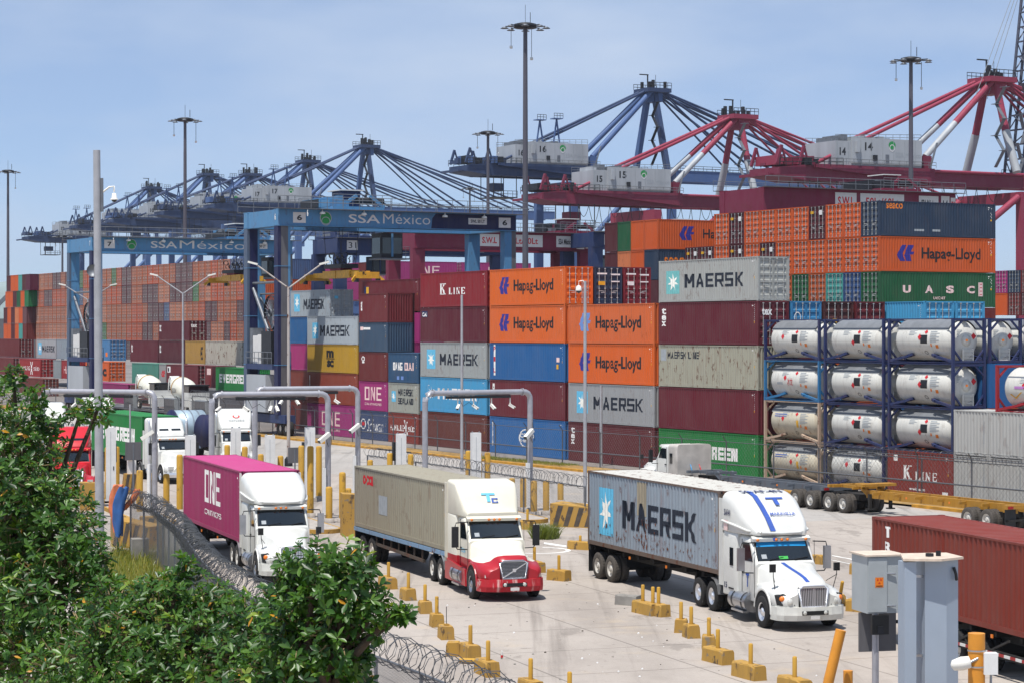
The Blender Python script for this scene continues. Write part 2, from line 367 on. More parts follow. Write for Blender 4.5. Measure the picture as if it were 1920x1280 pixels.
M('kerb_concrete', 'a09890', .85, var=.2)
M('paint_white', 'd8d6d0', .8, var=.2, scale=2)
def sheet(name, pts, z, m, kind='structure'):
    b = B(); b.poly([(p[0], p[1], z) for p in pts], m); o = put(name, b, kind=kind); return o
sheet('ground', [(-4000, -200), (4000, -200), (4000, 6000), (-4000, 6000)], 0, 'concrete_apron')
def strip(name, d0, d1, s0, s1, z, m): return sheet(name, [P(s0, d0), P(s1, d0), P(s1, d1), P(s0, d1)], z, m)
strip('container_yard', -3.9, 420, -900, 260, .004, 'yard_asphalt')
strip('far_road', -22, -6.5, -400, 78, .004, 'road_concrete')
# raised verge of dry grass between the far road and the yard fence, edged by a kerb
b = B(); n = 60; ss = [-330 + 410 * i / n for i in range(n + 1)]
def vd(s): return 0 if s < 25 else 1.8 * min(1, (s - 25) / 42)           # the verge bends away on the right
pts0 = [P(s, -6.3 + vd(s) * .55) for s in ss]; pts1 = [P(s, -3.9 + vd(s)) for s in ss]
for i in range(n):
    a, c = pts0[i], pts0[i + 1]; e, g = pts1[i], pts1[i + 1]
    b.add([(a.x, a.y, .12), (c.x, c.y, .12), (g.x, g.y, .12), (e.x, e.y, .12)], [(0, 1, 2, 3)], 'dry_earth')
put('verge', b, kind='structure')
b = B()
for i in range(n):
    if i % 9 == 4: continue
    b.beam((pts0[i].x, pts0[i].y, .08), (pts0[i + 1].x, pts0[i + 1].y, .08), .25, .17, 'kerb_yellow')
put('kerb', b, kind='structure')
# painted hook arrow on the apron
def ground_ring(c, r, w, a0, a1, name, m='paint_white', n=24):
    b = B()
    for i in range(n):
        t0, t1 = a0 + (a1 - a0) * i / n, a0 + (a1 - a0) * (i + 1) / n
        b.quad(*[(c.x + math.cos(t) * q, c.y + math.sin(t) * q, .008) for t, q in ((t0, r), (t1, r), (t1, r + w), (t0, r + w))], m)
    put(name, b, kind='structure')
ground_ring(G(1008, 1031), 1.25, .22, R(-150), R(80), 'road_marking')
sheet('road_marking', [G(1020, 1016), G(1062, 1022), G(1062, 1025), G(1020, 1019)], .008, 'paint_white')
sheet('road_marking', [G(1560, 1040), G(1640, 1055), G(1640, 1056.5), G(1560, 1041.5)], .008, 'paint_white')
sheet('road_marking', [G(1546, 1046), G(1700, 1078), G(1700, 1079), G(1546, 1047)], .012, 'paint_white')
M('hill_green', '7f8f8c', .9, var=.25, scale=.01)
b = B(); hp = [(-2600, 0)]
random.seed(3)
for i in range(41): hp.append((-2600 + 65 * i, 62 + 60 * math.exp(-((i - 26) / 9) ** 2) + 7 * math.sin(i * 1.3) + random.uniform(-3, 3)))
rows = []
for k, (dy, f) in enumerate(((0, 0), (90, .45), (230, .85), (420, 1), (800, .7), (1300, 0))): rows.append([(x, 4300 + dy, max(0, h * f - (0 if k else 1))) for x, h in hp[1:]])
for i in range(5): b.add(rows[i] + rows[i + 1], [(j, j + 1, 41 + j + 1, 41 + j) for j in range(40)], 'hill_green', True)
put('hills', b, kind='structure')
# ------------------------------------------------------------------ shipping containers
worn('container_paint', '808080', objcol=True, rough=.5)
M('galvanised', 'b4b4b0', .45, .2, var=.25, scale=8)
M('dark_rubber', '15151a', .8, var=.2); M('casting_steel', '3a2c28', .6, .2, var=.4, scale=6); M('under_dark', '0d0d10', .9, var=0)
CW = 2.438
KV = .92                                            # photographed wall colour -> paint colour
def pc(hexs, rust=.15): return (*[min(.85, v * KV) for v in lin(hexs)], rust)
def corr(L, pitch=.278, deep=.036, edge=.13):
    a, c = -L / 2 + edge, L / 2 - edge; n = max(1, round((c - a) / pitch)); p = (c - a) / n; xs = []
    for i in range(n):
        x = a + i * p; xs += [(x, 0), (x + p * .26, 0), (x + p * .5, deep), (x + p * .76, deep)]
    xs.append((c, 0)); px, pd = [q[0] for q in xs], [q[1] for q in xs]
    return px, (lambda x: float(np.interp(x, px, pd))), xs
_CM = {}
STUFF = B()
def stuff_box(loc, rz, L, H, hexs, ru=.2, detail=False):
    """a container past the count limit: real geometry joined into one object"""
    mt = 'stuff_' + hexs; worn(mt, hexs, k=KV, amount=ru); mat_ = Matrix.Translation(loc) @ Matrix.Rotation(rz, 4, 'Z')
    if detail:
        me = cmesh('all', L, H); names = [m.name for m in me.materials]; vs = [mat_ @ v.co for v in me.vertices]
        for i, nm in enumerate(names): STUFF.add([], [], mt)
        o = len(STUFF.v); STUFF.v += [tuple(v) for v in vs]
        for p in me.polygons:
            STUFF.f.append([o + a for a in p.vertices]); nm = names[p.material_index]; STUFF.m.append(STUFF.mi(mt if nm == 'container_paint' else nm)); STUFF.s.append(False)
    else:
        b = B(); w = CW / 2; b.bx(-L / 2, L / 2, -w, w, .0, H, mt)
        for sy in (-1, 1):
            for q in range(12): x = -L / 2 + .3 + (L - .6) * q / 12; b.bx(x, x + .2, min(sy * w, sy * (w + .03)), max(sy * w, sy * (w + .03)), .2, H - .1, mt)
        STUFF.v_off = len(STUFF.v)
        STUFF.add([mat_ @ Vector(v) for v in b.v], b.f, mt)
def cmesh(kind, L, H):
    key = (kind, round(L, 2), round(H, 2))
    if key in _CM: return _CM[key]
    b = B(); w = CW / 2; x0, x1 = -L / 2, L / 2; m = 'container_paint'
    def side(b, sg):
        _, _, xs = corr(L); o = w - .012
        vs = [(x, sg * (o - d), z) for z in (.17, H - .05) for x, d in xs]; n = len(xs)
        b.add(vs, [(i, i + 1, n + i + 1, n + i) for i in range(n - 1)], m)
    def frame(b, cast='casting_steel'):
        for sx in (-1, 1):
            for sy in (-1, 1):
                b.bx(min(sx * (L / 2 - .004), sx * (L / 2 - .15)), max(sx * (L / 2 - .004), sx * (L / 2 - .15)), min(sy * (w - .005), sy * (w - .12)), max(sy * (w - .005), sy * (w - .12)), .11, H - .11, m)
                for z0 in (0, H - .118): b.bx(min(sx * L / 2, sx * (L / 2 - .178)), max(sx * L / 2, sx * (L / 2 - .178)), min(sy * w, sy * (w - .162)), max(sy * w, sy * (w - .162)), z0, z0 + .118, m)
                for z0 in (.03, H - .09): b.bx(min(sx * L / 2, sx * (L / 2)) - (.004 if sx < 0 else -.001), max(sx * L / 2, sx * L / 2) + (.003 if sx > 0 else -.001), sy * (w - .08) - .03, sy * (w - .08) + .03, z0, z0 + .06, 'under_dark')
        for sy in (-1, 1):
            b.bx(x0 + .17, x1 - .17, min(sy * w * .998, sy * (w - .07)), max(sy * w * .998, sy * (w - .07)), H - .075, H - .012, m)
            b.bx(x0 + .17, x1 - .17, min(sy * (w - .004), sy * (w - .06)), max(sy * (w - .004), sy * (w - .06)), .03, .185, m)
        for sx in (-1, 1):
            b.bx(min(sx * (L / 2 - .01), sx * (L / 2 - .08)), max(sx * (L / 2 - .01), sx * (L / 2 - .08)), -w + .155, w - .155, H - .11, H - .008, m)
            b.bx(min(sx * (L / 2 - .01), sx * (L / 2 - .08)), max(sx * (L / 2 - .01), sx * (L / 2 - .08)), -w + .155, w - .155, .02, .17, m)
        b.bx(x0 + .1, x1 - .1, -w + .08, w - .08, .06, .16, 'under_dark')
    def endp(b):
        xs = []; n = 9; a = w - .13
        for i in range(n):
            y = -a + 2 * a * i / n; p = 2 * a / n; xs += [(y, 0), (y + p * .28, 0), (y + p * .5, .045), (y + p * .78, .045)]
        xs.append((a, 0)); k = len(xs)
        b.add([(x0 + .018 + d, y, z) for z in (.17, H - .1) for y, d in xs], [(i, i + 1, k + i + 1, k + i) for i in range(k - 1)], m)
    def roof(b):
        n = max(4, round(L / .42)); xs = []
        for i in range(n):
            x = x0 + .15 + (L - .3) * i / n; p = (L - .3) / n; xs += [(x, 0), (x + p * .4, 0), (x + p * .5, .02), (x + p * .9, .02)]
        xs.append((x1 - .15, 0)); k = len(xs)
        b.add([(x, y, H - .03 + d) for y in (-w + .07, w - .07) for x, d in xs], [(i, i + 1, k + i + 1, k + i) for i in range(k - 1)], m)
    def door(b, sy):                                 # one leaf, ribs across
        y0, y1 = (.015, w - .12) if sy > 0 else (-w + .12, -.015); xx = x1 - .045; zs = [(.17, 0), (.27, 0)]; n = 5; h = (H - .12 - .37) / n
        for i in range(n):
            z = .27 + h * i; zs += [(z + h * .22, 0), (z + h * .36, -.035), (z + h * .8, -.035), (z + h * .94, 0)]
        zs.append((H - .12, 0)); k = len(zs)
        b.add([(xx + d, y, z) for y in (y0 + .06, y1 - .06) for z, d in zs], [(i, i + 1, k + i + 1, k + i) for i in range(k - 1)], m)
        b.bx(xx - .04, xx + .012, y0, y0 + .065, .165, H - .115, m); b.bx(xx - .04, xx + .012, y1 - .065, y1, .165, H - .115, m)
    def bars(b, sy, which=(0, 1)):
        for i in which:
            y = sy * (.28 if i == 0 else .8); xx = x1 - .018
            b.tube((xx, y, .1), (xx, y, H - .09), .024, 'galvanised', 6)
            for z in (.16, .55, 1.25, H - .55, H - .14): b.bx(xx - .03, xx + .022, y - .06, y + .06, z - .035, z + .035, 'galvanised')
            z = .95 + .12 * i; b.beam((xx + .012, y, z), (xx + .012, y + sy * (-.42 if i else .36), z - .04), .02, .05, 'galvanised')
    if kind == 'frame': frame(b)
    elif kind == 'side': side(b, -1)
    elif kind == 'end': endp(b)
    elif kind == 'roof': roof(b)
    elif kind == 'doorR': door(b, 1)
    elif kind == 'doorL': door(b, -1)
    elif kind[:3] == 'bar': bars(b, 1 if kind[3] == 'R' else -1, (int(kind[4]),))
    elif kind == 'all':
        frame(b); side(b, -1); side(b, 1); endp(b); b.bx(x0 + .1, x1 - .1, -w + .06, w - .06, H - .06, H - .02, m)
        for sy in (-1, 1): door(b, sy); bars(b, sy)
    _CM[key] = b.mesh('container_' + kind); return _CM[key]
def container(loc, rz, L, H, color, label, prints=(), group=None, full=True, doors=True, tags=True, panel_color=None, side='-y', roof_color=None):
    if not full:
        o = put('shipping_container', cmesh('all', L, H), None, loc, rz, label, 'shipping container', group, color=color)
    else:
        o = thing('shipping_container', label, 'shipping container', loc, rz, group)
        put('frame', cmesh('frame', L, H), o, color=color)
        pcx = panel_color or color
        put('side_panel', cmesh('side', L, H), o, color=pcx); put('side_panel', cmesh('side', L, H), o, rz=math.pi, color=pcx)
        put('roof_panel', cmesh('roof', L, H), o, color=roof_color or color); put('end_panel', cmesh('end', L, H), o, color=color)
        if doors:
            for h in 'LR':
                dd = put('door', cmesh('door' + h, L, H), o, color=color)
                for i in (0, 1): put('locking_bar', cmesh('bar%s%d' % (h, i), L, H), dd)
        else: put('end_panel', cmesh('end', L, H), o, rz=math.pi, color=color)
    cuts, dep, _ = corr(L); off = CW / 2 - .012 + .004
    for pi, pr in enumerate(prints):
        sh, (f0, f1, g0, g1), mat = pr[:3]; sd = pr[3] if len(pr) > 3 else side; nm = pr[4] if len(pr) > 4 else 'lettering'
        if sd in ('-y', '+y'):
            dc_ = decal(o, sh, (-L / 2 + f0 * L, -L / 2 + f1 * L, g0 * H, g1 * H), mat, sd, off + .004 * pi, nm, (cuts, dep))
            if nm == 'rust_flecks': dc_['kind'] = 'stuff'
        else: decal(o, sh, (-CW / 2 + f0 * CW, -CW / 2 + f1 * CW, g0 * H, g1 * H), mat, sd, L / 2 + .006 + .004 * pi, nm)
    if tags and full:                                # small stencilled codes at the end of the wall, too small to read
        rnd = random.Random(label); polys = []
        for k in range(9):
            if rnd.random() < .8: polys.append(_bar(.6 + .12 * (k % 2), .7 + .12 * (k % 2), .95 - .07 * k, .985 - .07 * k))
        polys += [_bar(.05, .2, .92, .96), _bar(.28, .42, .92, .96), _bar(.1, .2, .84, .87)]
        lightp = sum(color[:3]) > 1.1
        decal(o, shape(*polys), (L / 2 - min(.8, .11 * L), L / 2 - .3, .3 * H, .93 * H), 'ink_black' if lightp else 'ink_white', side, off, 'stencil', (cuts, dep))['kind'] = 'stuff'
        decal(o, RECT, (L / 2 - .52, L / 2 - .4, .5 * H, .55 * H), 'ink_yellow', side, off, 'warning_sticker', (cuts, dep))
    return o
def STARBOX(f0, f1, g0, g1, box='ink_skyblue', st='ink_star', side='-y'):
    w_, h_ = (f1 - f0), (g1 - g0)
    return [(RECT, (f0, f1, g0, g1), box, side, 'emblem'), (star(), (f0 + w_ * .08, f1 - w_ * .08, g0 + h_ * .1, g1 - h_ * .1), st, side, 'emblem')]
def MAERSK(f0=.32, f1=.9, g0=.38, g1=.68, ink='ink_navyblack'): return [(blocks('MAERSK', .25, .18), (f0, f1, g0, g1), ink)]
M('ink_navyblack', '18202e', .6, var=.15, scale=4)
def STARMAERSK(s0=.1, s1=.23, f0=.3, f1=.87, g0=.36, g1=.68, v0=.24, v1=.8): return STARBOX(s0, s1, v0, v1) + MAERSK(f0, f1, g0, g1)
def HAPAG(c='ink_indigo', f0=.13, f1=.27, t0=.33, t1=.85, side='-y'): return [(CHEV, (f0, f1, .32, .78), c, side, 'emblem'), (glyphs('Hapag-Lloyd', .022), (t0, t1, .3, .7), 'ink_black', side)]
def ONE(f0, f1, g0, g1, side='-y', ink='ink_pink', sub=True):
    r = [(blocks('ONE', .22, .14, .3), (f0, f1, g0, g1), ink, side)]
    if sub: r.append((glyphs('OCEAN NETWORK EXPRESS', .01), (f0, f1, g0 - .17, g0 - .09), ink, side))
    return r
TEXV = lambda f0=.03, f1=.075: [(glyphs('t', .03), (f0, f1, .72, .88), 'ink_white'), (glyphs('e', .03), (f0, f1, .58, .7), 'ink_white'), (glyphs('x', .03), (f0, f1, .44, .56), 'ink_white')]
TEXD = [(glyphs('tex', .03), (.12, .45, .68, .84), 'ink_white', '+x')]
TIER = ['bottom', 'second from the bottom', 'third from the bottom', 'fourth from the bottom', 'fifth from the bottom', 'sixth from the bottom', 'seventh from the bottom']
HQ, STD = 2.896, 2.591
def stack(s0, L, d, items, where, doors=False, z=0, top_doors=True, group='containers in the front stacks'):
    """a column from the ground up: (H, colour, rust, look, prints)"""
    n = len(items)
    for i, it in enumerate(items):
        if it is None: z += HQ; continue
        H, c, r, look, pr = it[:5]
        pos = 'top of' if i == n - 1 else ['bottom', 'second', 'third', 'fourth', 'fifth'][i] + ' in'
        container(P(s0 + L / 2, d + CW / 2, z + .003), ROT_U, L, H - .012, pc(c, r), '%s, %s %s' % (look, pos, where), pr, group, True, doors or (i == n - 1 and top_doors) or (len(it) > 5 and it[5]))
        z += H
    return z
G_, ORA, MAR, BRN, BLU, GRN, MAG, NVY = '9ea3a2', 'd8662a', '64222e', '6e2f2a', '235f98', '1c7c3c', 'a03272', '28405e'
kl = [(serif('K LINE'), (.3, .68, .36, .68), 'ink_white')]
stack(0, 12.19, 0, [(HQ, '683028', .2, 'red-brown container without lettering', []),
    (HQ, '4a9cc8', .1, 'sky-blue container with white lettering and a star in an outline', [(blocks('MAERSK', .25, .18), (.27, .86, .38, .7), 'ink_white'), (star(), (.12, .22, .34, .74), 'ink_white', '-y', 'emblem'),
        (shape(_bar(.1, .25, .22, .24), _bar(.1, .25, .84, .86), _bar(.1, .108, .24, .84), _bar(.2, .25, .22, .24)), (.1, .25, .22, .86), 'ink_white', '-y', 'emblem')]),
    (HQ, G_, .35, 'light grey container with a star panel and dark block lettering', STARMAERSK()),
    (HQ, '5c202c', .12, 'maroon container with a small navy square sticker at its upper left', [(RECT, (.02, .11, .72, .9), 'ink_navy', '-y', 'emblem'), (glyphs('CAI', .04), (.03, .1, .74, .86), 'ink_white')]),
    (HQ, '862029', .15, 'bright red container with white serif lettering', kl)], 'red-topped stack')
OX = .53
stack(12.19 + OX, 12.19, 0, [(HQ, '2f6ca8', .1, 'blue container with a white globe emblem', [(ring(20, .86), (.4, .58, .22, .72), 'ink_white', '-y', 'emblem'), (glyphs('COSCO', .03), (.42, .6, .48, .6), 'ink_white'), (glyphs('SHIPPING', .02), (.42, .57, .36, .44), 'ink_white'), (blocks('FLORENS', .3, .2), (.03, .045, .2, .85), 'ink_white')]),
    (HQ, '6a2630', .12, 'maroon container with a tiny white tag at its upper left', [(RECT, (.04, .065, .74, .9), 'ink_white', '-y', 'emblem'), (RECT, (.045, .06, .77, .82), 'ink_black', '-y', 'emblem')]),
    (HQ, '235f98', .08, 'blue container with a white upright name panel at left', [(RECT, (.05, .08, .12, .96), 'ink_white', '-y', 'sign_panel')] + [(glyphs(ch, .04), (.055, .075, z_, z_ + .13), 'ink_red') for ch, z_ in (('P', .78), ('I', .5), ('L', .2))] + [(RECT, (.89, .93, .52, .64), 'ink_pink', '-y', 'sticker'), (RECT, (.89, .92, .34, .46), 'ink_yellow', '-y', 'sticker')]),
    (HQ, ORA, .12, 'orange container with indigo emblem, lower of two alike', HAPAG()),
    (HQ, 'd8641f', .06, 'bright orange container with an indigo chevron emblem', HAPAG())], 'tall orange stack')
stack(2 * (12.19 + OX), 12.19, 0, [(HQ, '642c30', .15, 'dull maroon container with upright white letters at its left end', TEXV()),
    (HQ, '9b9d9e', .2, 'grey container with a pale star panel and dark lettering', STARMAERSK()),
    (HQ, 'd8611f', .06, 'orange container with a deep indigo emblem behind a white pole', HAPAG()),
    (HQ, 'd26632', .2, 'faded orange container with a bleached blue emblem', HAPAG('ink_paleblue'))], 'lower orange stack', top_doors=False)
stack(3 * (12.19 + OX) + .05, 12.19, 0, [(HQ, '1c7c3a', .08, 'green container with white block letters behind the white cab', [(blocks('EVERGREEN', .34, .24, .12), (.22, .8, .36, .66), 'ink_white')]),
    (HQ, '65202c', .1, 'plain maroon container below the rust-pitted grey one', []),
    (HQ, 'a3a190', .75, 'rust-pitted pale grey container with small dark lettering', [(RECT, (.02, .08, .62, .9), 'ink_grey', '-y', 'sticker'), (blocks('MAERSK LINE', .25, .18), (.09, .42, .68, .84), 'ink_navyblack')]),
    (HQ, '5f1f2b', .08, 'dark maroon container with upright white letters and lettered doors', TEXV() + TEXD, True),
    (HQ, 'a6a8a4', .35, 'weathered light grey container with a teal star panel', STARBOX(.08, .22, .2, .75, 'ink_teal') + [(blocks('MAERSK', .25, .18), (.27, .86, .34, .66), 'ink_navyblack')] )], 'stack beside tanks')
# doors of the next rows, seen above the third stack
z4 = 4 * HQ
for k, (c, look) in enumerate((('22344e', 'navy container with yellow sticker on its closed doors'), ('7a202c', 'dark red container with stickers on its closed doors'))):
    o = container(P(12.19 + OX + 6.1, CW / 2 + (k + 1) * 2.56, z4), ROT_U, 12.19, HQ - .012, pc(c, .1), look + ', behind bright orange one',
        [(RECT, (.14, .38, .52, .62), 'ink_yellow' if k == 0 else 'ink_white', '+x', 'sticker'), (RECT, (.1, .45, .8, .84), 'ink_white', '+x', 'sticker'), (RECT, (.6, .92, .78, .82), 'ink_white', '+x', 'sticker'), (RECT, (.6, .9, .6, .63), 'ink_white', '+x', 'sticker')], 'containers in the front stacks of the yard')
# second and third rows behind the front (their tops and ends show through the gaps)
rnd = random.Random(11)
for j in range(1, 6):
    for k, c0 in enumerate((0, 12.72, 25.44, 38.2)):
        nt_ = [4, 4, 4, 4][k]
        for t in range(0, 3 if k == 3 else nt_):
            if k == 3 and j < 6: continue
            c = rnd.choice(['5f1f2b', ORA, '235f98', MAR, '2a4a3a', G_, NVY])
            stuff_box(P(c0 + 6.1, CW / 2 + j * 2.56, t * HQ + .003), ROT_U, 12.1, HQ - .02, c, .15)
for k, (j, c, lk, p) in enumerate(((2, '2d74a8', 'light blue', 'ink_white'), (4, '5a2626', 'brown', 'ink_yellow'), (6, '6a2228', 'maroon', 'ink_white'), (8, '4aa0cc', 'pale sky-blue', 'ink_white'))):
    pass
# 20-foot columns and the 40-foot ones left of them
sA = S_at(673, 0); sB = S_at(728, 0)
stack(sA, 6.06, 0, [(STD, '3a4c70', .15, 'slate-blue short container with white script', [(glyphs('Schwan', -.01, .3), (.28, .85, .3, .72), 'ink_white'), (ring(16, .8), (.06, .24, .35, .72), 'ink_white', '-y', 'emblem'), (RECT, (.11, .19, .48, .6), 'ink_red', '-y', 'emblem')]),
    (STD, 'a02f72', .08, 'magenta short container with white block letters', ONE(.2, .78, .36, .82)),
    (STD, '6a2a2a', .12, 'brown-red short container with a small white crest', [(ring(12, .6), (.08, .2, .68, .86), 'ink_white', '-y', 'emblem'), (RECT, (.1, .18, .62, .68), 'ink_white', '-y', 'emblem')]),
    (STD, '3c5268', .12, 'slate-grey short container with a small white logo', [(RECT, (.04, .14, .74, .86), 'ink_pink', '-y', 'emblem'), (RECT, (.16, .4, .76, .84), 'ink_white', '-y', 'emblem')]),
    (STD, '6e2a2e', .1, 'maroon short container with lettered doors', [(glyphs('tex', .03), (.05, .12, .4, .8), 'ink_white')])], 'left short stack', False, 0, False)
stack(sB, 6.06, 0, [(STD, '8a3428', .15, 'brick-red short container with white capital letters', [(glyphs('HAMBURG', .015), (.06, .52, .4, .6), 'ink_white'), (glyphs('SÜD', .015), (.66, .88, .4, .6), 'ink_white'), (_TX.get('z') or shape(_dia((.2, 1), (.8, 0), .16), _bar(.1, .7, .45, .58), _dia((.7, .9), (.3, .1), .14)), (.5, .68, .25, .78), 'ink_white', '-y', 'emblem')]),
    (STD, 'a0a298', .4, 'pale grey short container with two lines of dark lettering', STARBOX(.1, .24, .36, .72) + [(blocks('MAERSK', .25, .18), (.32, .82, .58, .8), 'ink_navyblack'), (blocks('SEALAND', .25, .18), (.32, .82, .3, .5), 'ink_navyblack')]),
    (STD, '2c5070', .15, 'dark blue short container with faded white and red letters', [(blocks('YANG', .3, .2), (.16, .46, .42, .68), 'ink_white'), (blocks('HAI', .3, .2), (.54, .84, .42, .68), 'ink_pink'), (RECT, (.28, .36, .1, .22), 'ink_paleblue', '-y', 'sticker'), (RECT, (.42, .5, .1, .22), 'ink_paleblue', '-y', 'sticker')])], 'right short stack', False, 0, False)
for k, (c, look, pr) in enumerate((('1e2740', 'navy container seen by its closed doors', []), ('3c1a22', 'dark maroon container with lettered closed doors', [(glyphs('tex', .03), (.06, .36, .62, .8), 'ink_white', '+x')]))):
    container(P(sA + 6.06 - 3.03 + .001, CW / 2 + 2.56, (3 + k) * STD), ROT_U, 6.06, STD - .012, pc(c, .1), look + ', second row behind short stacks', pr, 'containers in the rows behind the front stacks')
# doors seen beside the short stack: row one closes with its own doors
for k in range(2):
    o = bpy.data.objects
sM = S_at(576, 0)
mscp = [(glyphs('m', .05), (.39, .53, .54, .8), 'ink_black'), (glyphs('sc', .05), (.4, .53, .2, .46), 'ink_black'), (RECT, (.38, .55, .49, .52), 'ink_black')]
stack(sM, 11.6, 0, [(HQ, 'a23076', .1, 'magenta container low in the stack behind the gantry posts', ONE(.3, .66, .32, .78)),
    (HQ, '8c4030', .15, 'rust-brown container with white upright letters at the left', [(blocks('CRONOS', .3, .2), (.04, .055, .2, .9), 'ink_white')]),
    (STD, 'b8902e', .08, 'mustard yellow container with two-line black letters', mscp),
    (STD, 'a9b2b8', .25, 'pale grey container with a sky-blue star panel and bold letters', STARMAERSK(.1, .22, .26, .84, .3, .68, .2, .78))], 'yellow box stack', True)
sC = S_at(544, 2.6)
stack(sC - 4, 12.4, 2.62, [(HQ, '6a2c28', .2, 'brown container in shade', []), (HQ, '7a3428', .15, 'red-brown container half behind the crane leg', []), (STD, 'a5306e', .08, 'magenta container half behind the crane leg', []), (STD, '1f5c90', .08, 'blue container half behind the crane leg', [])], 'row behind', True)
zt = 2 * HQ + 2 * STD
container(P(sC + 4.9, 2.62 + CW / 2, zt + .02), ROT_U, 9.8, STD, pc('a0aab0', .4), 'weathered grey container with star panel on top behind the crane leg, doors lit', STARMAERSK(.1, .24, .34, .86, .28, .66, .2, .86) + [(RECT, (.2, .36, .66, .76), 'ink_skyblue', '+x', 'sticker')], 'containers in the front stacks of the yard')
sD = S_at(678, 2.6)
container(P(sD + 6.1, 2.62 + CW / 2, 11.33), ROT_U, 12.19, HQ - .01, pc('6a242c', .12), 'long maroon container with a yellow and navy logo behind the short stacks', [(RECT, (.04, .13, .4, .82), 'ink_navy', '-y', 'emblem'), (RECT, (.08, .12, .55, .8), 'ink_yellow', '-y', 'emblem')], 'containers in the front stacks of the yard')
for k, (zz_, c, lk) in enumerate(((0, '7a2f2a', 'brown'), (HQ, '235f98', 'blue'), (2 * HQ, '8a2a5e', 'magenta'), (3 * HQ - .3, 'a82f74', 'bright magenta'))):
    stuff_box(P(sD + 6.1, 2.62 + CW / 2, zz_ + .003), ROT_U, 12.19, HQ - .06, c, .12)
# ------------------------------------------------------------------ the second line of blocks
GRP2 = 'containers in the second line of blocks'
ordn = lambda n: ['first', 'second', 'third', 'fourth', 'fifth', 'sixth', 'seventh', 'eighth', 'ninth', 'tenth', 'eleventh', 'twelfth', 'thirteenth', 'fourteenth', 'fifteenth', 'sixteenth', 'seventeenth', 'eighteenth', 'nineteenth', 'twentieth'][n - 1] if n <= 20 else '%dth' % n
# block with the navy box at its upper right corner, door ends towards us
pal = {'o': ('cc5a26', 'orange', .12), 'p': ('d07a4e', 'pale orange', .25), 'm': ('55242a', 'maroon', .1), 'n': ('2a3c52', 'navy', .1), 'g': ('1f5a38', 'green', .1), 't': ('4a9a92', 'teal', .2), 'b': ('33507c', 'blue', .15), 'r': ('b0562c', 'rust-orange', .3), 'l': ('4aa0c8', 'sky-blue', .1), 'k': ('6e2a28', 'brown', .2)}
sR = 23.9; cw = 2.436 + .012
rowsR = {6: 'pomoooomoon'[-10:], 5: 'mmomomoooooo', 4: 'kromobgrgrtbg'[-12:], 3: 'mommbrommrok'}
for t, row in rowsR.items():
    n = len(row)
    for i, ch in enumerate(row):
        c, cn, ru = pal[ch]; last = i == n - 1; pos = ordn(n - i)
        pr = []
        if last and t == 6: pr = [(glyphs('seaco', .02), (.06, .2, .78, .94), 'ink_orange', '+y'), (RECT, (.3, .38, .16, .22), 'ink_grey', '+y', 'sticker'), (RECT, (.45, .52, .16, .22), 'ink_grey', '+y', 'sticker')]
        if last and t == 5: pr = [(CHEV, (.15, .3, .3, .76), 'ink_indigo', '+y', 'emblem'), (glyphs('Hapag-Lloyd', .02), (.36, .87, .28, .7), 'ink_black', '+y')]
        if last and t == 4: pr = [(glyphs(ch_, .05), (x_, x_ + .07, .4, .62), 'ink_pink', '+y') for ch_, x_ in zip('UASC', (.2, .39, .57, .75))] + [(RECT, (.85, .89, .32, .72), 'ink_pink', '+y', 'sign_panel')] + [(RECT, (.86, .88, .36 + .1 * q, .38 + .1 * q), 'ink_red', '+y') for q in range(4)] + [(glyphs('UASC.NET', .02), (.46, .56, .22, .3), 'ink_pink', '+y')]
        if ch == 'm': pr = [(RECT, (.12, .3, .76, .84), 'ink_yellow', '+x', 'sticker'), (RECT, (.62, .8, .72, .86), 'ink_white', '+x', 'sticker')]
        look = {6: 'navy container with orange lettering at the upper corner of the block', 5: 'orange container with chevron emblem below the navy corner one', 4: 'dark green container with widely spaced pale letters'}.get(t) if last and t > 3 else '%s container end, %s from the right in the %s layer of the right block' % (cn, pos, {6: 'top', 5: 'second', 4: 'third', 3: 'fourth'}[t])
        full = t > 3
        if not full: stuff_box(P(sR - CW / 2 - cw * (n - 1 - i), 30 + 6.1, t * HQ + .003), ROT_F, 12.19, HQ - .03, c); continue
        container(P(sR - CW / 2 - cw * (n - 1 - i), 30 + 6.1, t * HQ + .003), ROT_F, 12.19, HQ - .012, pc(c, ru), look, pr, GRP2, full, True, last, side='+y')
# block with the half-hidden orange box: blank ends towards us
sMb = -10.3
for t, row in ((6, 'mgoo'), (5, 'mpon'), (4, 'mopm')):
    for i, ch in enumerate(row):
        c, cn, ru = pal[ch]; last = i == 3; pr = []
        if t == 4: stuff_box(P(sMb - CW / 2 - 2.5 * (3 - i), 30 + 6.1, t * HQ + .003), ROT_F, 12.19, HQ - .03, c); continue
        if last and t == 6: pr = HAPAG('ink_indigo', .2, .34, .42, .95)
        if last and t == 5: pr = [(glyphs('seaco', .02), (.06, .3, .45, .75), 'ink_orange')]
        container(P(sMb - CW / 2 - 2.5 * (3 - i), 30 + 6.1, t * HQ + .003), ROT_F + math.pi, 12.19, HQ - .012, pc(c, ru),
                  ('orange container with a chevron emblem behind the right block' if t == 6 else 'navy container with orange lettering under the emblem one') if last and t > 4 else '%s blank container end, %s from left, %s layer of the middle block' % (cn, ordn(i + 1), {6: 'top', 5: 'second', 4: 'third'}[t]), pr, GRP2, t > 4, True, False)
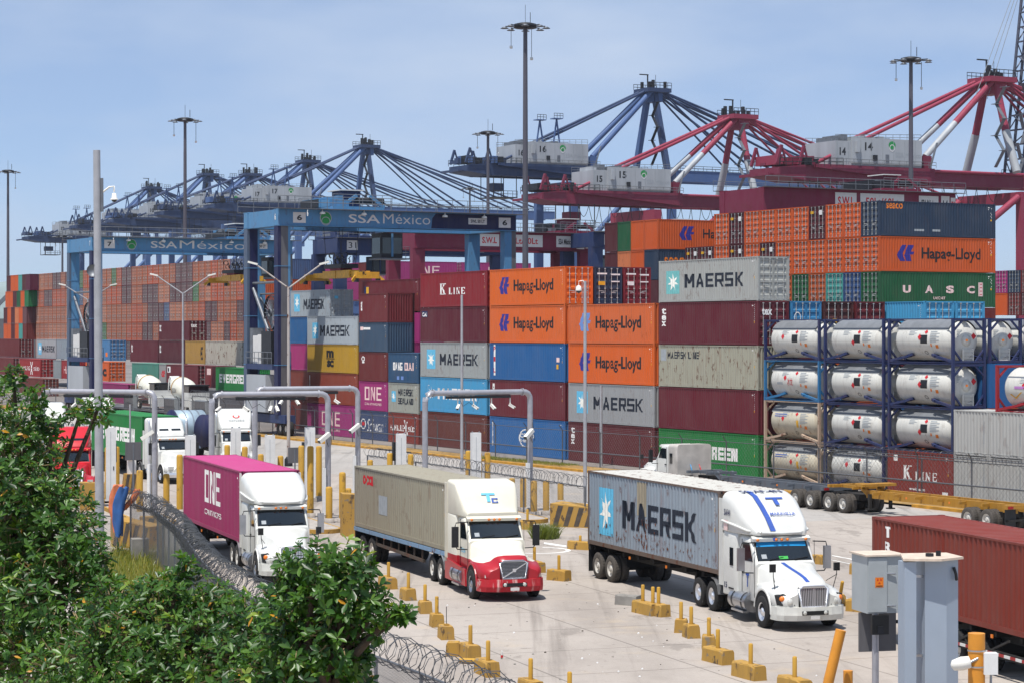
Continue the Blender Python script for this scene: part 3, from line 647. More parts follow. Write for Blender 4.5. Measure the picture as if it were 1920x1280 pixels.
# third line: magenta boxes and an orange one
for k, dd in enumerate((61, 74.2)):
    sO = S_at(722, 61) if k == 0 else S_at(866, 74.2)
    for i in range(11 if k == 0 else 2):
        for t in (5, 6):
            ch = 'kMMokMMkMMM'[10 - i] if k == 0 else 'MM'[i]
            if k == 0 and i in (2, 3) and t == 6: ch = 'k'
            c = MAG if ch == 'M' else pal[ch][0]; cn = 'magenta' if ch == 'M' else pal[ch][1]
            if t == 5 and i: stuff_box(P(sO - CW / 2 - 2.47 * i, dd + 6.1, t * HQ + .003), ROT_F, 12.19, HQ - .03, c); continue
            container(P(sO - CW / 2 - 2.47 * i, dd + 6.1, t * HQ + .003), ROT_F + (0 if i == 0 else math.pi), 12.19, HQ - .012, pc(c, .12),
                      '%s container of the %s block behind the blue crane, %s from right, %s layer' % (cn, 'lettered magenta' if k == 0 else 'further', ordn(i + 1), 'top' if t == 6 else 'next'),
                      ONE(.38, .76, .3, .76, '+y') if i == 0 and t == 6 else [], 'containers in the third line of blocks', i == 0, True, False, side='+y')
sH = S_at(468, 55)
for t in (4, 5, 6):
    container(P(sH - CW / 2, 55 + 6.1, t * HQ + .003), ROT_F + math.pi, 12.19, HQ - .012, pc('d2621f' if t == 6 else '5f1f2b' if t == 5 else '7a2f2a', .1),
              ['brown container third down behind the crane legs', 'dark maroon container under the lettered orange one behind the crane legs', 'orange lettered container partly hidden behind the blue crane legs'][t - 4],
              [(CHEV, (.12, .26, .3, .76), 'ink_indigo', '-y', 'emblem'), (glyphs('Hapag-Lloyd', .02), (.32, .88, .26, .68), 'ink_black', '-y')] if t == 6 else [], 'containers in the third line of blocks', True, False, False)
# far right
sX = S_at(1865, 109)
for t in (4, 5):
    for i, ch in enumerate('Mnk' if t == 5 else 'okm'):
        c = MAG if ch == 'M' else pal[ch][0]
        container(P(sX + CW / 2 + 2.5 * i, 109 + 6.1, t * HQ + .003), ROT_F + (math.pi if ch == 'o' else 0), 12.19, HQ - .012, pc(c, .12), '%s container end at the right edge behind the tank containers, %s layer' % ({'M': 'magenta'}.get(ch) or pal[ch][1], 'upper' if t == 5 else 'lower'), [], 'containers behind the tanks', True, True, False)
# rows behind the tanks, doors to the right
for j, c, cn, pr in ((1, '3a84b4', 'light blue', [(ring(14, .8), (.1, .32, .5, .76), 'ink_white', '+x', 'emblem')]), (2, '4e2626', 'dark brown', [(RECT, (.3, .44, .3, .6), 'ink_yellow', '+x', 'sticker')]), (3, '6a2228', 'maroon', []), (4, '4aa0cc', 'pale blue', []), (5, '4aa0cc', 'second pale blue', [])):
    container(P(3 * 12.72 + 6.15 + (4 if j > 3 else 0), CW / 2 + j * 2.6, 3 * HQ + .004), ROT_U, 12.19, HQ - .014, pc(c, .12), cn + ' container whose closed doors show above the tank containers', pr, 'containers behind the tanks')
    for t in (0, 1, 2): stuff_box(P(3 * 12.72 + 6.15 + (4 if j > 3 else 0), CW / 2 + j * 2.6, t * HQ + .004), ROT_U, 12.1, HQ - .02, ('5f1f2b', 'd8662a', '235f98')[(t + j) % 3])
# ------------------------------------------------------------------ the long far wall of door ends
s0w, s1w = S_at(67, 30), S_at(456, 30); nW = 40; cwW = (s1w - s0w) / nW; rnd = random.Random(5)
hs = [STD, STD] + [HQ] * 5; zs = [sum(hs[:i]) for i in range(8)]
wallc = {'r': ('b4623c', 'rust-orange', .35), 'o': ('c05428', 'orange', .3), 'p': ('c47a58', 'pale rust', .4), 'd': ('6a4448', 'grey-maroon', .3), 'm': ('63353a', 'maroon', .3), 't': ('5f9a8c', 'sea-green', .2), 'g': ('3f7a4a', 'green', .2), 'b': ('4a6088', 'blue-grey', .2)}
ncol = {}
for t in range(2, 7):
    run = None; left = 0
    for i in range(nW):
        if left == 0: run = rnd.choices('ropdmtgb', (34, 16, 15, 12, 9, 3, 2, 4))[0]; left = rnd.choice((1, 1, 2, 2, 3)) if run in 'ropdm' else 1
        left -= 1; c, cn, ru = wallc[run]
        if i < 17: stuff_box(P(s0w + cwW * (i + .5), 30 + 6.1, zs[t] + .003), ROT_F, 12.19, hs[t] - .012, c, ru, True); continue
        container(P(s0w + cwW * (i + .5), 30 + 6.1, zs[t] + .003), ROT_F, 12.19, hs[t] - .012, pc(c, ru), '%s container door end, %s column from left, %s layer of the long far wall' % (cn, ordn(i + 1), ['', '', 'fifth', 'fourth', 'third', 'second', 'top'][t]), [], 'containers in the long far wall', False)
# its stepped left end: blank fronts and one dark green side
for t, row, nx in ((6, 'mootmM', 0), (5, 'oomgoG', 0), (4, 'mompod', 0), (3, 'oomotk', 0)):
    x0 = s0w - .3
    for i, ch in enumerate(row[::-1]):
        c, cn, ru = {'M': ('5a2038', 'maroon', .1), 'G': ('1f7044', 'green', .1), 't': ('6aa892', 'sea-green', .1), 'k': ('5a2a2e', 'brown', .2), **pal, **{'d': ('6a4448', 'grey-maroon', .2)}}.get(ch)
        container(P(x0 - CW / 2 - 2.5 * i + (2.2 if t == 6 else 1.2 if t == 5 else 0), 28.4 + 6.1, zs[t] + .004), ROT_F + math.pi, 12.19, hs[t] - .014, pc(c, ru), '%s blank container end beside long far wall, %s from right, %s layer' % (cn, ordn(i + 1), ['', '', '', 'fourth', 'third', 'second', 'top'][t]), [], 'containers left of the long far wall', False)
# lower containers in front of the far wall
def left_row(d, items, z, tier):
    for x0, x1, h, c, ru, look, pr, dr in items:
        a, e = S_at(x0, d), S_at(x1, d); L = e - a - .12
        container(P((a + e) / 2, d + CW / 2, z + .003), ROT_U, L, h - .012, pc(c, ru), look, pr, 'lower containers in front of the far wall', True, dr, False)
damage = [(shape(_bar(.05, .3, .1, .5), _bar(.5, .7, .3, .8)), (.1, .8, .2, .8), 'ink_grey', '-y', 'sticker')]
z1, z2, z3, z4_ = 2.6, 5.35, 8.35, 11.0
left_row(18, [(297, 355, z4_ - z3, '5a202a', .12, 'maroon container with dark lettered doors on top of the low row', [(glyphs('tex', .03), (.03, .09, .45, .85), 'ink_white'), (glyphs('tex', .03), (.1, .45, .66, .84), 'ink_white', '+x')], True)], z3, 4)
left_row(18, [(-30, 36, z3 - z2, '6a2628', .15, 'maroon container with its doors showing at the far left of the row', [], True),
    (68, 105, z3 - z2, 'a3a8aa', .3, 'light grey container with star panel and black letters left of the light blue crane legs', STARMAERSK(.1, .26, .3, .94, .34, .66, .2, .82), False), (106, 150, z3 - z2, '8f9aa2', .25, 'grey container with an orange and navy sign panel', [(RECT, (.42, .6, .34, .62), 'ink_navy', '-y', 'emblem'), (RECT, (.6, .95, .36, .62), 'ink_orange', '-y', 'emblem')], False),
    (150, 206, z3 - z2, '4a80ae', .12, 'mid-blue container with dark blue doors beside the tall grey pole', [(RECT, (.86, .92, .2, .4), 'ink_orange', '-y', 'sticker')], True),
    (244, 296, z3 - z2, '62242e', .1, 'maroon container with upright white letters, left of two in the low row', [(glyphs('tex', .03), (.04, .09, .45, .85), 'ink_white')], False), (297, 346, z3 - z2, '58202a', .1, 'dark maroon container under the one with dark doors', [(glyphs('tex', .03), (.04, .1, .45, .85), 'ink_white')], False),
    (347, 384, z3 - z2, 'b08a44', .2, 'tan yellow container between maroon and white ones', [(blocks('MSC', .3, .2), (.78, .9, .2, .75), 'ink_black')], False), (385, 454, z3 - z2, 'b8b4a6', 1.0, 'battered white container with rust streaks', [], False)], z2, 3)
left_row(15, [(-20, 25, z2 - z1, '6e2c2c', .2, 'brown container at the far left edge, second tier', [], True), (36, 76, z2 - z1, '9a2a2c', .2, 'red container with white script beside the portal post', [(glyphs('HAMBURG', 0), (.06, .5, .36, .6), 'ink_white'), (glyphs('SÜD', 0), (.68, .94, .36, .6), 'ink_white'), (shape(_dia((.2, 1), (.8, 0), .16), _dia((.8, 1), (.2, 0), .16)), (.5, .66, .12, .85), 'ink_white', '-y', 'emblem')], True),
    (100, 114, z2 - z1, '8e9698', .2, 'grey container end behind the light blue crane leg', [], False), (115, 136, z2 - z1, '96282c', .15, 'red container with faint script behind the crane leg', [(glyphs('HAM', 0), (.2, .9, .3, .7), 'ink_pink')], False),
    (160, 204, z2 - z1, 'd0602a', .15, 'orange container with ribbed orange doors', [(glyphs('sc', .05), (.6, .9, .25, .65), 'ink_black')], True), (247, 297, z2 - z1, '4a8a78', .2, 'plain teal container behind the left concrete mixer', [], False),
    (298, 311, z2 - z1, '9a9a98', .2, 'grey container with a red logo between teal and maroon ones', [(CHEV, (.3, .9, .4, .7), 'ink_red', '-y', 'emblem')], False), (312, 371, z2 - z1, '6c2a30', .12, 'maroon container with a white square logo behind the right mixer', [(RECT, (.02, .12, .62, .9), 'ink_white', '-y', 'emblem'), (RECT, (.04, .08, .66, .84), 'ink_black', '-y', 'emblem')], True),
    (384, 408, z2 - z1, '7a2c30', .15, 'dull red container with a white sheet stuck on', [(RECT, (.15, .45, .6, .88), 'ink_pink', '-y', 'sticker')], False)], z1, 2)
left_row(12.4, [(404, 470, z2 - z1, '1c7a3a', .06, 'green container with white block letters by the crane leg', [(blocks('EVERGREEN', .34, .24, .12), (.1, .98, .34, .72), 'ink_white')], False)], z1, 2)
left_row(12, [(36, 80, z1, '6a3028', .2, 'brown container at ground level behind the mixers, far left', [], True), (160, 240, z1, '8a2a5e', .15, 'plum container at ground level behind the mixers', [], True), (245, 330, z1, '5f2a2a', .2, 'dark brown container at ground level, middle', [], True), (335, 470, z1, '5a5a5e', .2, 'grey container at ground level under the green one', [], False)], 0, 1)
# ------------------------------------------------------------------ tank containers
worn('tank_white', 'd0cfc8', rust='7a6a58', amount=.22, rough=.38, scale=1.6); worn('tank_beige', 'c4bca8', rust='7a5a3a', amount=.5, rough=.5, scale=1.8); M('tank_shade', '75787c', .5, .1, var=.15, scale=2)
worn('frame_navy', '232f58', amount=.25); worn('frame_cyan', '2a6a98', amount=.3); worn('frame_rust', 'b09a86', amount=.8); worn('frame_red', '96202c', amount=.35); M('ladder_grey', 'b0b2b2', .5, .3, var=.1)
def tank(s_left, d, z, look, frame='frame_navy', skin='tank_white', square=True, shade=True, extra=()):
    L, H, w, r = 6.058, 2.591, CW / 2, 1.165; zc = 1.32
    o = thing('tank_container', look, 'tank container', P(s_left + L / 2, d + w, z + .003), ROT_U, 'stacked tank containers')
    b = B(); f = frame
    for sx in (-1, 1):
        x = sx * (L / 2 - .09)
        for sy in (-1, 1):
            b.bx(x - .08, x + .08, sy * (w - .08) - .08, sy * (w - .08) + .08, 0, H - .006, f)
            b.beam((x, sy * (w - .1), H - .75), (x, sy * .42, H - .1), .1, .1, f); b.beam((x, sy * (w - .1), .8), (x, sy * .5, .1), .1, .1, f)
        b.bx(x - .06, x + .06, -w + .16, w - .16, H - .16, H - .02, f); b.bx(x - .06, x + .06, -w + .16, w - .16, .02, .15, f)
    for sy in (-1, 1):
        for sx in (-1, 1):
            b.beam((sx * (L / 2 - .2), sy * (w - .09), .12), (sx * 1.1, sy * (w - .22), .42), .16, .14, f)
            b.beam((sx * 1.3, sy * (w - .22), .4), (sx * .95, sy * (w - .3), .5), .34, .14, f)
        b.bx(-L / 2 + .17, L / 2 - .17, sy * (w - .06) - .04, sy * (w - .06) + .04, .02, .07, f); b.bx(-L / 2 + .17, L / 2 - .17, sy * (w - .06) - .03, sy * (w - .06) + .03, H - .07, H - .02, f)
    put('frame', b, o)
    b = B(); hl = L / 2 - .32
    b.lathe([(0, -hl - .02), (.45, -hl), (.85, -hl + .1), (1.05, -hl + .28), (r, -hl + .5), (r, hl - .5), (1.05, hl - .28), (.85, hl - .1), (.45, hl), (0, hl + .02)], (0, 0, zc), (1, 0, 0), skin, 40)
    put('tank_shell', b, o)
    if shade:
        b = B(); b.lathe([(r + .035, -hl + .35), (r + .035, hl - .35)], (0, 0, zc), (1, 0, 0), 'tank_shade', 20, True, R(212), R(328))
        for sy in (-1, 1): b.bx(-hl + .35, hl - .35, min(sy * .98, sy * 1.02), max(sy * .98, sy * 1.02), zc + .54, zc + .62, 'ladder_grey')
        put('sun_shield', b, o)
    b = B(); b.bx(-L / 2 + .3, L / 2 - .3, -.24, .24, H - .1, H - .07, 'ladder_grey'); b.lathe([(.26, 0), (.26, .1), (0, .12)], (.4, 0, H - .16), (0, 0, 1), 'ladder_grey', 14); put('walkway', b, o)
    b = B(); b.lathe([(.34, 0), (.34, .05), (0, .06)], (hl - .005, 0, zc), (1, 0, 0), skin, 18); b.bx(hl + .06, hl + .07, -.08, .08, zc - .06, zc + .06, 'ink_orange'); put('manhole_cover', b, o)
    b = B()
    for k in range(9): b.bx(hl + .12, hl + .2, -.38, .38, .12 + k * .08, .16 + k * .08, 'ladder_grey')
    for sy in (-.38, .36): b.bx(hl + .11, hl + .21, sy, sy + .03, .08, .82, 'ladder_grey')
    put('step_grating', b, o)
    def curved(sh, rect, mat, nm):
        oo = decal(o, sh, rect, mat, '-y', 0, nm); rr = r + .012; bm = bmesh.new(); bm.from_mesh(oo.data); q = int(rect[2] / .07)
        while q * .07 < rect[3]: bmesh.ops.bisect_plane(bm, geom=bm.verts[:] + bm.edges[:] + bm.faces[:], plane_co=(0, 0, q * .07), plane_no=(0, 0, 1)); q += 1
        bm.to_mesh(oo.data); bm.free()
        for v in oo.data.vertices: v.co.y = -math.sqrt(max(.01, rr * rr - (v.co.z - zc) ** 2))
    if square: curved(RECT, (.0, .62, 1.12, 1.62), 'ink_black', 'data_plate')
    rn = random.Random(look); dx = rn.choice((-1.15, -.9, -.25)); dz = rn.choice((.95, 1.15, 1.3))
    diamond = shape([(.5, 0), (1, .5), (.5, 1), (0, .5)]); curved(diamond, (dx, dx + .34, dz, dz + .4), 'ink_red', 'hazard_placard')
    curved(diamond, (.3, .62, 1.66, 1.92), 'ink_red', 'hazard_placard')
    curved(RECT, (.9, 1.02, .95, 1.12), 'ink_orange', 'sticker'); curved(RECT, (1.35, 1.6, .86, 1.06), 'ink_orange', 'sticker')
    curved(shape(*[_bar(0, .7 + .3 * (k % 2), k * .14, k * .14 + .06) for k in range(7)]), (.86, 1.7, 1.2, 1.9), 'ink_grey', 'stencil'); curved(shape(*[_bar(0, .7 + .3 * (k % 2), k * .25, k * .25 + .1) for k in range(4)]), (-1.1, -.4, 1.62, 1.95), 'ink_grey', 'stencil')
    curved(ring(14, .75), (.15, .45, .5, .72), 'ink_black', 'emblem')
    for sh, rc, mt in extra: curved(sh, rc, mt, 'lettering')
    decal(o, diamond, (.35, .75, 1.35, 1.75), 'ink_red', '+x', hl - .0, 'hazard_placard'); decal(o, shape(*[_bar(0, .7 + .3 * (k % 2), k * .2, k * .2 + .1) for k in range(5)]), (-.65, -.1, 1.5, 1.95), 'ink_grey', '+x', hl - .03, 'stencil')
    return o
dT = .12; t1, t2, t3 = S_at(1432, dT), S_at(1544, dT), S_at(1664, dT); HT = STD
col = 'in the left tank column'
tank(t1, dT, 3 * HT, 'white tank container at the top of the left tank column')
tank(t1, dT, 2 * HT, 'white tank with red characters in a brighter blue frame, left column', 'frame_cyan', 'tank_white', False, True, [(glyphs('冰龙', 0), (-.5, .1, 1.0, 1.5), 'ink_red'), (RECT, (-1.6, -1.0, 1.05, 1.2), 'ink_grey')])
tank(t1, dT, HT, 'beige stained tank in a rusty frame with a lime sticker, left column', 'frame_rust', 'tank_beige', False, True, [(RECT, (.5, .72, .95, 1.4), 'ink_yellow'), (shape(*[_bar(0, 1, k * .5, k * .5 + .2) for k in range(2)]), (-1.9, -.6, 1.6, 1.85), 'ink_royal')])
tank(t1, dT, 0, 'beige tank in a rusty frame at the foot of the left column', 'frame_rust', 'tank_beige', False, True, [(RECT, (.5, .72, .95, 1.4), 'ink_yellow'), (shape(*[_bar(0, 1, k * .5, k * .5 + .2) for k in range(2)]), (-1.9, -.6, 1.6, 1.85), 'ink_royal')])
for k, w_ in enumerate(('at the foot of', 'second up in', 'third up in', 'at the top of')): tank(t2, dT, k * HT, 'white tank container in a navy frame %s the middle tank column' % w_)
for k, w_ in ((1, 'above the red-brown lettered container'), (2, 'with its ladder end showing, middle of right column'), (3, 'at the top of the right tank column')): tank(t3, dT, k * HT, 'white tank in a navy frame ' + w_)
container(P(t3 + 3.03, dT + CW / 2, .003), ROT_U, 6.058, STD - .01, pc('84342e', .2), 'red-brown short container with white serif letters under the tanks', [(serif('K LINE'), (.24, .76, .36, .68), 'ink_white'), (RECT, (.09, .16, .76, .9), 'ink_white', '-y', 'emblem'), (glyphs('www.kline.com', .02), (.34, .58, .12, .19), 'ink_white'), (RECT, (.84, .92, .04, .14), 'ink_white', '-y', 'sticker')], 'containers in the front stacks of the yard')
tank(t3 + .1, dT + 2.6, 3 * HT, 'white tank container end-on in the second row at top right'); tank(t3 + .2, dT + 5.2, 3 * HT, 'white tank container end-on in the third row at the right edge')
for q_ in (2.6, 5.2):
    for k in range(3): stuff_box(P(t3 + 3.15, dT + q_ + CW / 2, k * HT + .003), ROT_U, 6.0, HT - .02, ('5f1f2b', 'd8662a', '235f98')[k])
t4 = S_at(1866, dT - .3); tank(t4, dT - .3, 2 * HT - .02, 'big white tank with a yellow tick mark in a red frame', 'frame_red', 'tank_white', False, False, [(shape([(0, .6), (.12, .7), (.4, .2), (.95, 1), (1, .9), (.42, 0)]), (-1.9, -.9, .75, 1.15), 'ink_yellow'), (RECT, (-1.5, -.2, 1.3, 1.45), 'ink_lilac')])
w1 = S_at(1788, dT - .3)
for k in range(2):
    for q in range(2):
        o = container(P(w1 + 1.5 + q * 3.02, dT - .3 + CW / 2, k * STD + .003), ROT_U, 2.99, STD - .012, pc('b4b4b0', .25), 'pale grey ten-foot container, %s of four by the red-framed tank' % (['lower left', 'lower right', 'upper left', 'upper right'][k * 2 + q]),
            [(RECT, (.1, .3, .045, .075), 'ink_black', '-y', 'forklift_pocket'), (RECT, (.6, .82, .045, .075), 'ink_black', '-y', 'forklift_pocket'), (shape(*[_bar(0, 1, i * .1, i * .1 + .05) for i in range(10)]), (.86, .89, .3, .8), 'ink_grey', '-y', 'stencil')], 'four ten-foot containers', True, False, False)
put('packed_containers', STUFF, kind='stuff', label='tightly packed containers behind and beyond the stacks in front', cat='containers')
# ------------------------------------------------------------------ yard gantry cranes on tyres
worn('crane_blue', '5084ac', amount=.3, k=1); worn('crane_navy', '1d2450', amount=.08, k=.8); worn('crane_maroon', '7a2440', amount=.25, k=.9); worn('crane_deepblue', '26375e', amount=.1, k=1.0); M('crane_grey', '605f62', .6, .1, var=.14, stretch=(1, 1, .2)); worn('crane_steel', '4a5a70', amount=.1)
M('quay_white', 'a4a8ac', .55, var=.16, scale=.35, stretch=(1, 1, .15)); M('steel_dark', '22242a', .55, .3, var=.3); M('steel_grey', '70747a', .5, .4, var=.2); M('lamp_white', 'e2e0d8', .5, var=.05); M('plate_white', 'd2d0cc', .6, var=.05); M('spreader_yellow', 'd09a26', .55, var=.2); M('cab_glass', '1a2a30', .1, .0, var=0, spec=.8); M('tyre_black', '1d1c1c', .85, var=.25, scale=8); M('tyre_dusty', '4a4540', .9, var=.25, scale=6); M('rim_white', 'c8c4bc', .5, .1, var=.15); M('chrome', 'e2e3e6', .3, .7, var=.05)
def rails(b, p, q, h, m, n, posts=True, r=.03):
    p, q = Vector(p), Vector(q)
    for f in (.5, 1): b.tube(p + Vector((0, 0, h * f)), q + Vector((0, 0, h * f)), r, m, 4)
    for i in range(n + 1): c = p.lerp(q, i / n); b.tube(c, c + Vector((0, 0, h)), r, m, 4)
def tyre_crane(s, d, span, wb, zt, label, main='crane_blue', legm=None, number='6', swl=None, name=True, trolley=.35, spreader_z=None, lamps=True, dark_part=False, lw=1.25, depth=1.55, far_dark=False):
    """local x across the rows (V), local -y towards us (U); near frame at y=0, far frame at y=wb"""
    o = thing('gantry_crane', label, 'gantry crane', P(s, d), TH, 'rubber-tyred gantry cranes'); zb = zt - depth
    for yy, far in ((0, False), (wb, True)):
        for xx in (.6, span - .6):
            b = B(); X0, X1 = xx - lw / 2, xx + lw / 2; left = xx < span / 2
            seg = [(0, 1, main)]
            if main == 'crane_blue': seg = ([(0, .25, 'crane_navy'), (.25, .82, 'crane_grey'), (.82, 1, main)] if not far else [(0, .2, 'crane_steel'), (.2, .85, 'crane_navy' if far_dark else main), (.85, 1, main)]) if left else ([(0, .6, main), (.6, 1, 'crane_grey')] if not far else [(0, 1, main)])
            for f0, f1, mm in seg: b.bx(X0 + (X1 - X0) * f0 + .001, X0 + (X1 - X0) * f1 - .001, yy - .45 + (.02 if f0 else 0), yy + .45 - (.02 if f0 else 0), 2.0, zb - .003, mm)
            for z in (6.5, 11, 15.5): b.bx(X0 - .02, X1 + .02, yy - .47, yy + .47, z, z + .06, main)
            for k in range(int((zb - 3) / .45)): b.bx(X1 + .05, X1 + .08, yy - .2, yy + .2, 2.5 + k * .45, 2.53 + k * .45, 'steel_grey')
            for y_ in (-.2, .2): b.bx(X1 + .05, X1 + .09, yy + y_ - .02, yy + y_ + .02, 2.4, zb - .2, 'steel_grey')
            put('leg', b, o)
        b = B(); b.bx(0, span, yy - .5, yy + .5, zb, zt, main); b.bx(0, span, yy - .62, yy + .62, zb, zb + .07, main); b.bx(0, span, yy - .62, yy + .62, zt - .05, zt + .02, main); put('girder', b, o)
        b = B()
        b.bx(-.3, span + .8, yy - 1.3 if not far else yy + .63, yy - .63 if not far else yy + 1.3, zt + .0, zt + .06, 'crane_grey')
        rails(b, (-.3, yy - 1.28 if not far else yy + 1.28, zt + .06), (span + .8, yy - 1.28 if not far else yy + 1.28, zt + .06), 1.1, 'steel_grey', 16)
        put('walkway', b, o)
    for xx in (.6, span - .6):
        b = B(); b.bx(xx - .55, xx + .55, .51, wb - .51, zb + .02, zt - .03, main); put('tie_beam', b, o)
        b = B(); b.bx(xx - .5, xx + .5, -1.9, wb + 1.9, 1.25, 1.995, 'crane_deepblue' if main == 'crane_blue' else main); put('sill_beam', b, o)
        b = B(); b.tube((xx, wb - .45, 13.6), (xx, .5, 6.7), .17, 'steel_grey', 8); b.tube((xx, .45, 14.1), (xx, wb - .45, 14.1), .13, 'steel_grey', 6); put('brace', b, o)
        for yy in (-1.5, -.2, wb + .2, wb + 1.5):
            w = put('wheel', _rtgw(), o, (xx, yy, .78))
    # electric house and cable reel on the near-side sill
    b = B(); b.bx(-.2, 1.7, .5, wb - .5, 6.1, 6.6, 'crane_deepblue' if main == 'crane_blue' else main); b.bx(-.1, 1.5, 1.0, wb * .45, 6.62, 9.6, 'steel_dark'); b.bx(0, 1.4, wb * .47, wb * .6, 6.62, 9.3, 'plate_white'); b.bx(.1, 1.4, wb * .63, wb - 1.6, 6.62, 9.2, 'plate_white'); b.bx(.1, 1.3, wb - 1.5, wb - .8, 6.62, 9.9, 'steel_grey'); rails(b, (-.2, .6, 6.6), (-.2, wb - .6, 6.6), 1.1, 'steel_grey', 6); rails(b, (1.7, .6, 6.6), (1.7, wb - .6, 6.6), 1.1, 'steel_grey', 6)
    b.bx(-.4, 1.5, 1.6, wb - 1.2, 2.2, 5.6, 'quay_white'); put('electric_house', b, o)
    b = B(); ry, rz_ = 2.7, 11.3; b.lathe([(1.6, -.12), (1.6, .12)], (.6, ry, rz_), (1, 0, 0), 'steel_dark', 24); b.lathe([(.35, -.2), (.35, .2)], (.6, ry, rz_), (1, 0, 0), 'steel_grey', 12)
    for k in range(24): a = math.tau * k / 24; b.tube((.6, ry, rz_), (.6, ry + 1.6 * math.cos(a), rz_ + 1.6 * math.sin(a)), .035, 'steel_grey', 4)
    put('cable_reel', b, o)
    # trolley on top, cab hanging below, spreader on ropes
    tx = span * trolley; b = B()
    b.bx(tx - 2.6, tx + 2.6, -.3, wb + .3, zt + .12, zt + .4, main); b.bx(tx - .6, tx + 1.3, wb * .3, wb * .6, zt + .41, zt + 2.0, 'crane_deepblue' if main == 'crane_blue' else main); b.bx(tx - .9, tx + 1.5, wb * .25, wb * .65, zt + 2.01, zt + 2.12, 'plate_white')
    b.tube((tx + .2, .8, zt + 1.0), (tx + 3, .8, zt + 1.0), .3, 'steel_dark', 12); b.beam((tx - 1.4, .6, zt + .4), (tx + .2, .6, zt + 1.5), .2, .3, main); b.beam((tx + 3, .6, zt + .4), (tx + 1.5, .6, zt + 1.5), .2, .3, main)
    for k in range(10): b.bx(tx - 2.5 + random.uniform(-.3, .9), tx - 2.0 + random.uniform(.2, 1.6), random.uniform(0, wb * .5), random.uniform(wb * .5, wb), zt + .41, zt + random.uniform(.7, 1.5), random.choice(['steel_dark', 'steel_grey', main]))
    rails(b, (tx - 2.6, -.3, zt + .4), (tx + 3.4, -.3, zt + .4), 1.1, 'steel_grey', 6); rails(b, (tx - 2.6, wb + .3, zt + .4), (tx + 3.4, wb + .3, zt + .4), 1.1, 'steel_grey', 6)
    put('trolley', b, o)
    b = B(); cx = tx + 4.1; b.bx(cx - 1.1, cx + 1.1, 1.2, 3.4, zb - 2.7, zb - .35, 'steel_dark'); b.bx(cx - 1.14, cx - 1.12, 1.4, 3.2, zb - 2.3, zb - .8, 'cab_glass'); b.bx(cx - 1.0, cx + 1, 1.17, 1.19, zb - 2.3, zb - .8, 'cab_glass'); b.bx(cx - .1, cx + .1, 1.1, 1.165, zb - 2.6, zb - .4, main)
    b.bx(cx - 1.3, cx + 1.8, 1.0, 3.6, zb - 2.85, zb - 2.72, 'steel_grey'); rails(b, (cx + 1.75, 1, zb - 2.72), (cx + 1.75, 3.6, zb - 2.72), 1.1, 'steel_grey', 3)
    put('operator_cab', b, o)
    if spreader_z:
        z = spreader_z; x = tx; y = wb / 2; b = B()
        for sy in (-1, 1): b.bx(x - .55, x + .55, y + sy * .1 if sy > 0 else y - 3.1, y + 3.1 if sy > 0 else y - .1, z, z + .7, 'spreader_yellow')
        for sy in (-1, 1):
            b.bx(x - 1.15, x + 1.15, y + sy * 6 - .18, y + sy * 6 + .18, z - .15, z + .45, 'spreader_yellow'); b.bx(x - .38, x + .38, min(y + sy * 3.1, y + sy * 5.8), max(y + sy * 3.1, y + sy * 5.8), z + .1, z + .55, 'spreader_yellow')
            for sx in (-1, 1): b.bx(x + sx * 1.1 - .12, x + sx * 1.1 + .12, y + sy * 6 - .3, y + sy * 6 + .3, z - .5, z - .152, 'steel_dark'); b.beam((x + sx * 1.2, y + sy * 6, z), (x + sx * 1.6, y + sy * 6.2, z - .4), .12, .3, 'spreader_yellow')
        put('spreader', b, o)
        b = B(); b.bx(x - .9, x + .9, y - 2, y + 2, z + .9, z + 1.3, 'steel_dark')
        for k in range(14): b.lathe([(.28, -.12), (.28, .12)], (x + random.uniform(-.8, .8), y + random.uniform(-1.9, 1.9), z + random.uniform(1.3, 2.2)), (random.choice([0, 1]), 1, 0), 'steel_dark', 10)
        b.bx(x - .6, x + .6, y - 1.2, y + 1.2, z + .71, z + .899, 'crane_maroon'); put('head_block', b, o)
        b = B()
        for sx in (-.7, .7):
            for sy in (-1.8, 1.8): b.tube((x + sx, y + sy, z + 1.2), (x + sx * 1.6, y + sy, zt + .1), .03, 'steel_dark', 4)
        put('hoist_rope', b, o)
        decal(o, glyphs('ZPMC', .03), (x - .48, x + .48, z + .16, z + .54), 'ink_black', '-y', -(y - 3.1) + .01) ; decal(o, glyphs('ZPMC', .03), (y - 2.3, y - .6, z + .14, z + .56), 'ink_black', '-x', -(x - .55) + .012)
    # plates and name on the near girder
    def plate(x0, x1, z0, z1, txt, ink='ink_black', bold=.03):
        bb = B(); bb.bx(x0, x1, -.535, -.505, z0, z1, 'plate_white'); pl = put('sign_plate', bb, o); m_ = .12 * (z1 - z0)
        mg = .3 if len(txt) < 2 else .2 if len(txt) < 3 else .12; decal(pl, glyphs(txt, bold), (x0 + (x1 - x0) * mg, x1 - (x1 - x0) * mg, z0 + 2 * m_, z1 - 2 * m_), ink, '-y', .545)
    if name:
        plate(1.45, 2.7, zb + .3, zt - .28, number); plate(span - 1.9, span - .6 if not dark_part else span - .62, zb + .3, zt - .28, number)
        dk = span * .63
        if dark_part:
            bb = B(); bb.prism([(dk, zb + .08), (span - .05, zb + .08), (span - .05, zt - .06), (dk + .5, zt - .06), (dk + .12, zt - .5)], 'y', -.508, -.502, 'crane_navy'); put('navy_area', bb, o)  # right end of the near girder overlaid in navy
        plate(span * .79, span * .87, zb + .55, zt - .4, 'SWL 50 LT')
        decal(o, glyphs('SSA', .012), (7.0, 10.2, zb + .42, zt - .33), 'plate_white', '-y', .512); decal(o, glyphs('México', -.004), (10.5, dk - .1 if dark_part else 18.6, zb + .42, zt - .2), 'plate_white', '-y', .512)
